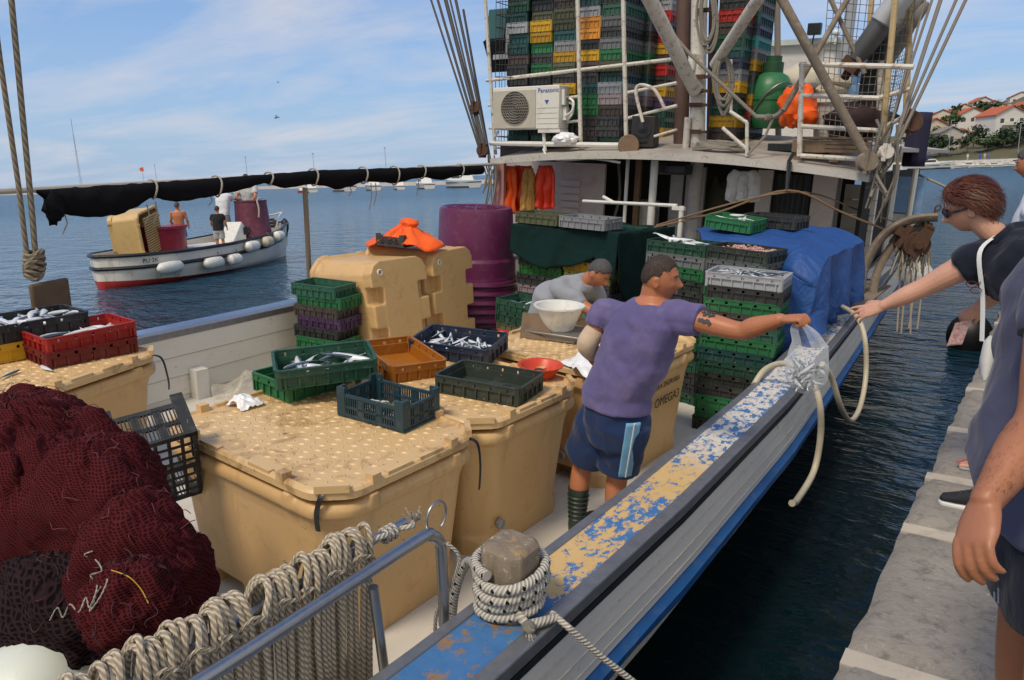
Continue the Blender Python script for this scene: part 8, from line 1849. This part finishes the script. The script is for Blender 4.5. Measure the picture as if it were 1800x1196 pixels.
def tree(px_, py_, dist, s, k, label, fx=1.0):
    dist *= 1.28; s *= 1.0
    p = far(px_, py_, dist); t = thing('tree', label, 'tree', tuple(p), group='trees of the hillside town')
    o = bpy.data.objects.new('crown', CRN[k]); col.objects.link(o); o.parent = t; o.matrix_basis = Matrix.Translation((0, 0, .75*s)) @ Matrix.Diagonal((s*fx, s*fx, s, 1)); o2 = bpy.data.objects.new('trunk', TRKM); col.objects.link(o2); o2.parent = t; o2.matrix_basis = Matrix.Diagonal((s, s, s, 1))
for i, (px_, py_, dist, s, k, lab, fx) in enumerate(((1625, 262, 205, 4.2, 0, 'dark bushy tree at the left end of the sea wall', 1.5), (1652, 266, 203, 3.0, 3, 'dark shrub behind the motor cruiser', 1.6), (1672, 226, 250, 4.2, 1, 'rounded green tree in the town centre', 1.1), (1716, 206, 300, 6.0, 0, 'broad dark pine below the ridge', 1.6), (1712, 246, 212, 3.4, 3, 'palm like dark tree beside the orange roofed house', 1.0), (1760, 258, 208, 4.6, 0, 'large dark tree before the large white house', 1.5), (1792, 250, 205, 4.6, 3, 'dark tree at the right end of the town', 1.2), (1735, 262, 203, 2.6, 1, 'low green hedge tree above the sea wall centre', 1.9), (1790, 208, 300, 5, 0, 'dark tree between the two upper right houses', 1.2), (1700, 262, 203, 2.4, 5, 'small olive shrub above the sea wall', 1.8), (1640, 246, 230, 2.6, 1, 'green bush beside the cream house', 1.3), (1775, 204, 380, 4, 3, 'dark cypress clump on the ridge', .8), (1655, 236, 260, 3, 5, 'olive tree mid slope', 1.2), (1745, 222, 280, 3, 4, 'green tree behind the large white house', 1.4))): tree(px_, py_, dist, s, k, lab, fx)
for k, px_ in enumerate((1668, 1790)):
    p = far(px_, 262, 250); q = far(px_, (212, 218)[k], 250); t = thing('street_lamp', ['street lamp on the sea wall before the town centre', 'street lamp on the sea wall at the far right'][k], 'lamp post', tuple(p)); obj('pole', MB().tube([(0, 0, -1), (0, 0, q.z-p.z)], .09, 6), M_('grey lamp pole', (.3, .3, .3)), t); obj('lamp_head', MB().cbox((.4, 0, q.z-p.z), (1.0, .3, .15)), M_('grey lamp pole', (.3, .3, .3)), t)
# motor cruiser and small boats by the sea wall
t = boat_far(1634, 292, 228, 12.6, R(8)+R(25), 'white motor cruiser with dark blue canopy moored by the sea wall', group='boats by the sea wall', cat='motor boat'); m = MB(); m.ell((-.16*12.6, 0, 2.75), (2.1, 1.5, .8), 16, 10); obj('canopy', m, M_('dark blue canopy', (.012, .022, .10), .7), t)
m = MB(); m.box(-6.3, -1.6, -.1, 4.6, -1.5, .4); obj('waterline_band', m, M_('dark navy band', (.01, .015, .03), .4), t)
for k, (px_, Ln, lab) in enumerate(((1698, 5.2, 'low covered white boat right of the motor cruiser'), (1722, 4.4, 'small white boat third along the sea wall'), (1745, 4.6, 'small white boat before the centre of the sea wall'), (1764, 4.4, 'small white boat with an outboard near the right end'), (1785, 5.2, 'white boat with a dark canopy at the right end'))):
    t = boat_far(px_, 291, 236, Ln*1.25, R(200)+fr2.uniform(-.5, .5), lab, group='boats by the sea wall', cat='motor boat', hullc=WHITEPL, cover=M_('dark canopy', (.03, .03, .04), .7) if k == 4 else (M_('white boat cover', (.6, .6, .62), .6) if k == 0 else None))
for k, (px_, c_) in enumerate(((1702, (.6, .6, .6)), (1724, (.02, .10, .4)), (1732, (.5, .45, .4)), (1738, (.1, .15, .35)))):
    p = far(px_, 266, 247); p.z = 2.0; t = thing('person', ['tiny passer-by in white on the sea wall promenade', 'tiny passer-by in blue on the sea wall promenade', 'tiny passer-by in beige on the sea wall promenade', 'tiny passer-by in navy right on the promenade'][k], 'person', tuple(p)); m = MB()
    ring_torso(m, [(V((0, 0, .8)), V((.17, 0, 0)), V((0, .12, 0))), (V((0, 0, 1.3)), V((.2, 0, 0)), V((0, .13, 0))), (V((0, 0, 1.5)), V((.07, 0, 0)), V((0, .07, 0)))], 12); m.ell((0, 0, 1.63), (.09, .1, .13), 10, 8)
    for s_ in (-1, 1): limb(m, [V((.09*s_, 0, .85)), V((.1*s_, .02, .45)), V((.1*s_, 0, .05))], [.1, .07, .05], 3, 8); limb(m, [V((.2*s_, 0, 1.38)), V((.25*s_, 0, 1.1)), V((.25*s_, .08, .85))], [.06, .05, .03], 3, 8)
    obj('figure', m, M_('clothes %d' % k, c_, .9), t)
m = MB(); a = wz(1600, 300, 2.2) if False else HI @ V((0, 0, 0)); p0 = sy(1612, 306, 13.2); p1 = wy(1660, 328, 12.0)
m.tube([HM @ p0, HM @ p0.lerp(HI @ p1, .5), p1, p1+(p1-(HM @ p0))*1.2], .02, 6); single('mooring_line', m, ROPEW, 'pale bow mooring line running from the fishing boat to the quay', 'rope', tuple(p1))
m = MB(); p = sy(1606, 255, 12.3); m.grid(lambda u, v: (p.x-.12+.3*u, p.y+.06*math.sin(u*9), p.z+.45-.75*v), 12, 6); o = single('flag', m, M_('furled navy flag', (.015, .014, .045), .8), 'furled dark navy flag hanging beyond the shroud block', 'flag', tuple(p), True); s_ = o.modifiers.new('solid', 'SOLIDIFY'); s_.thickness = .06
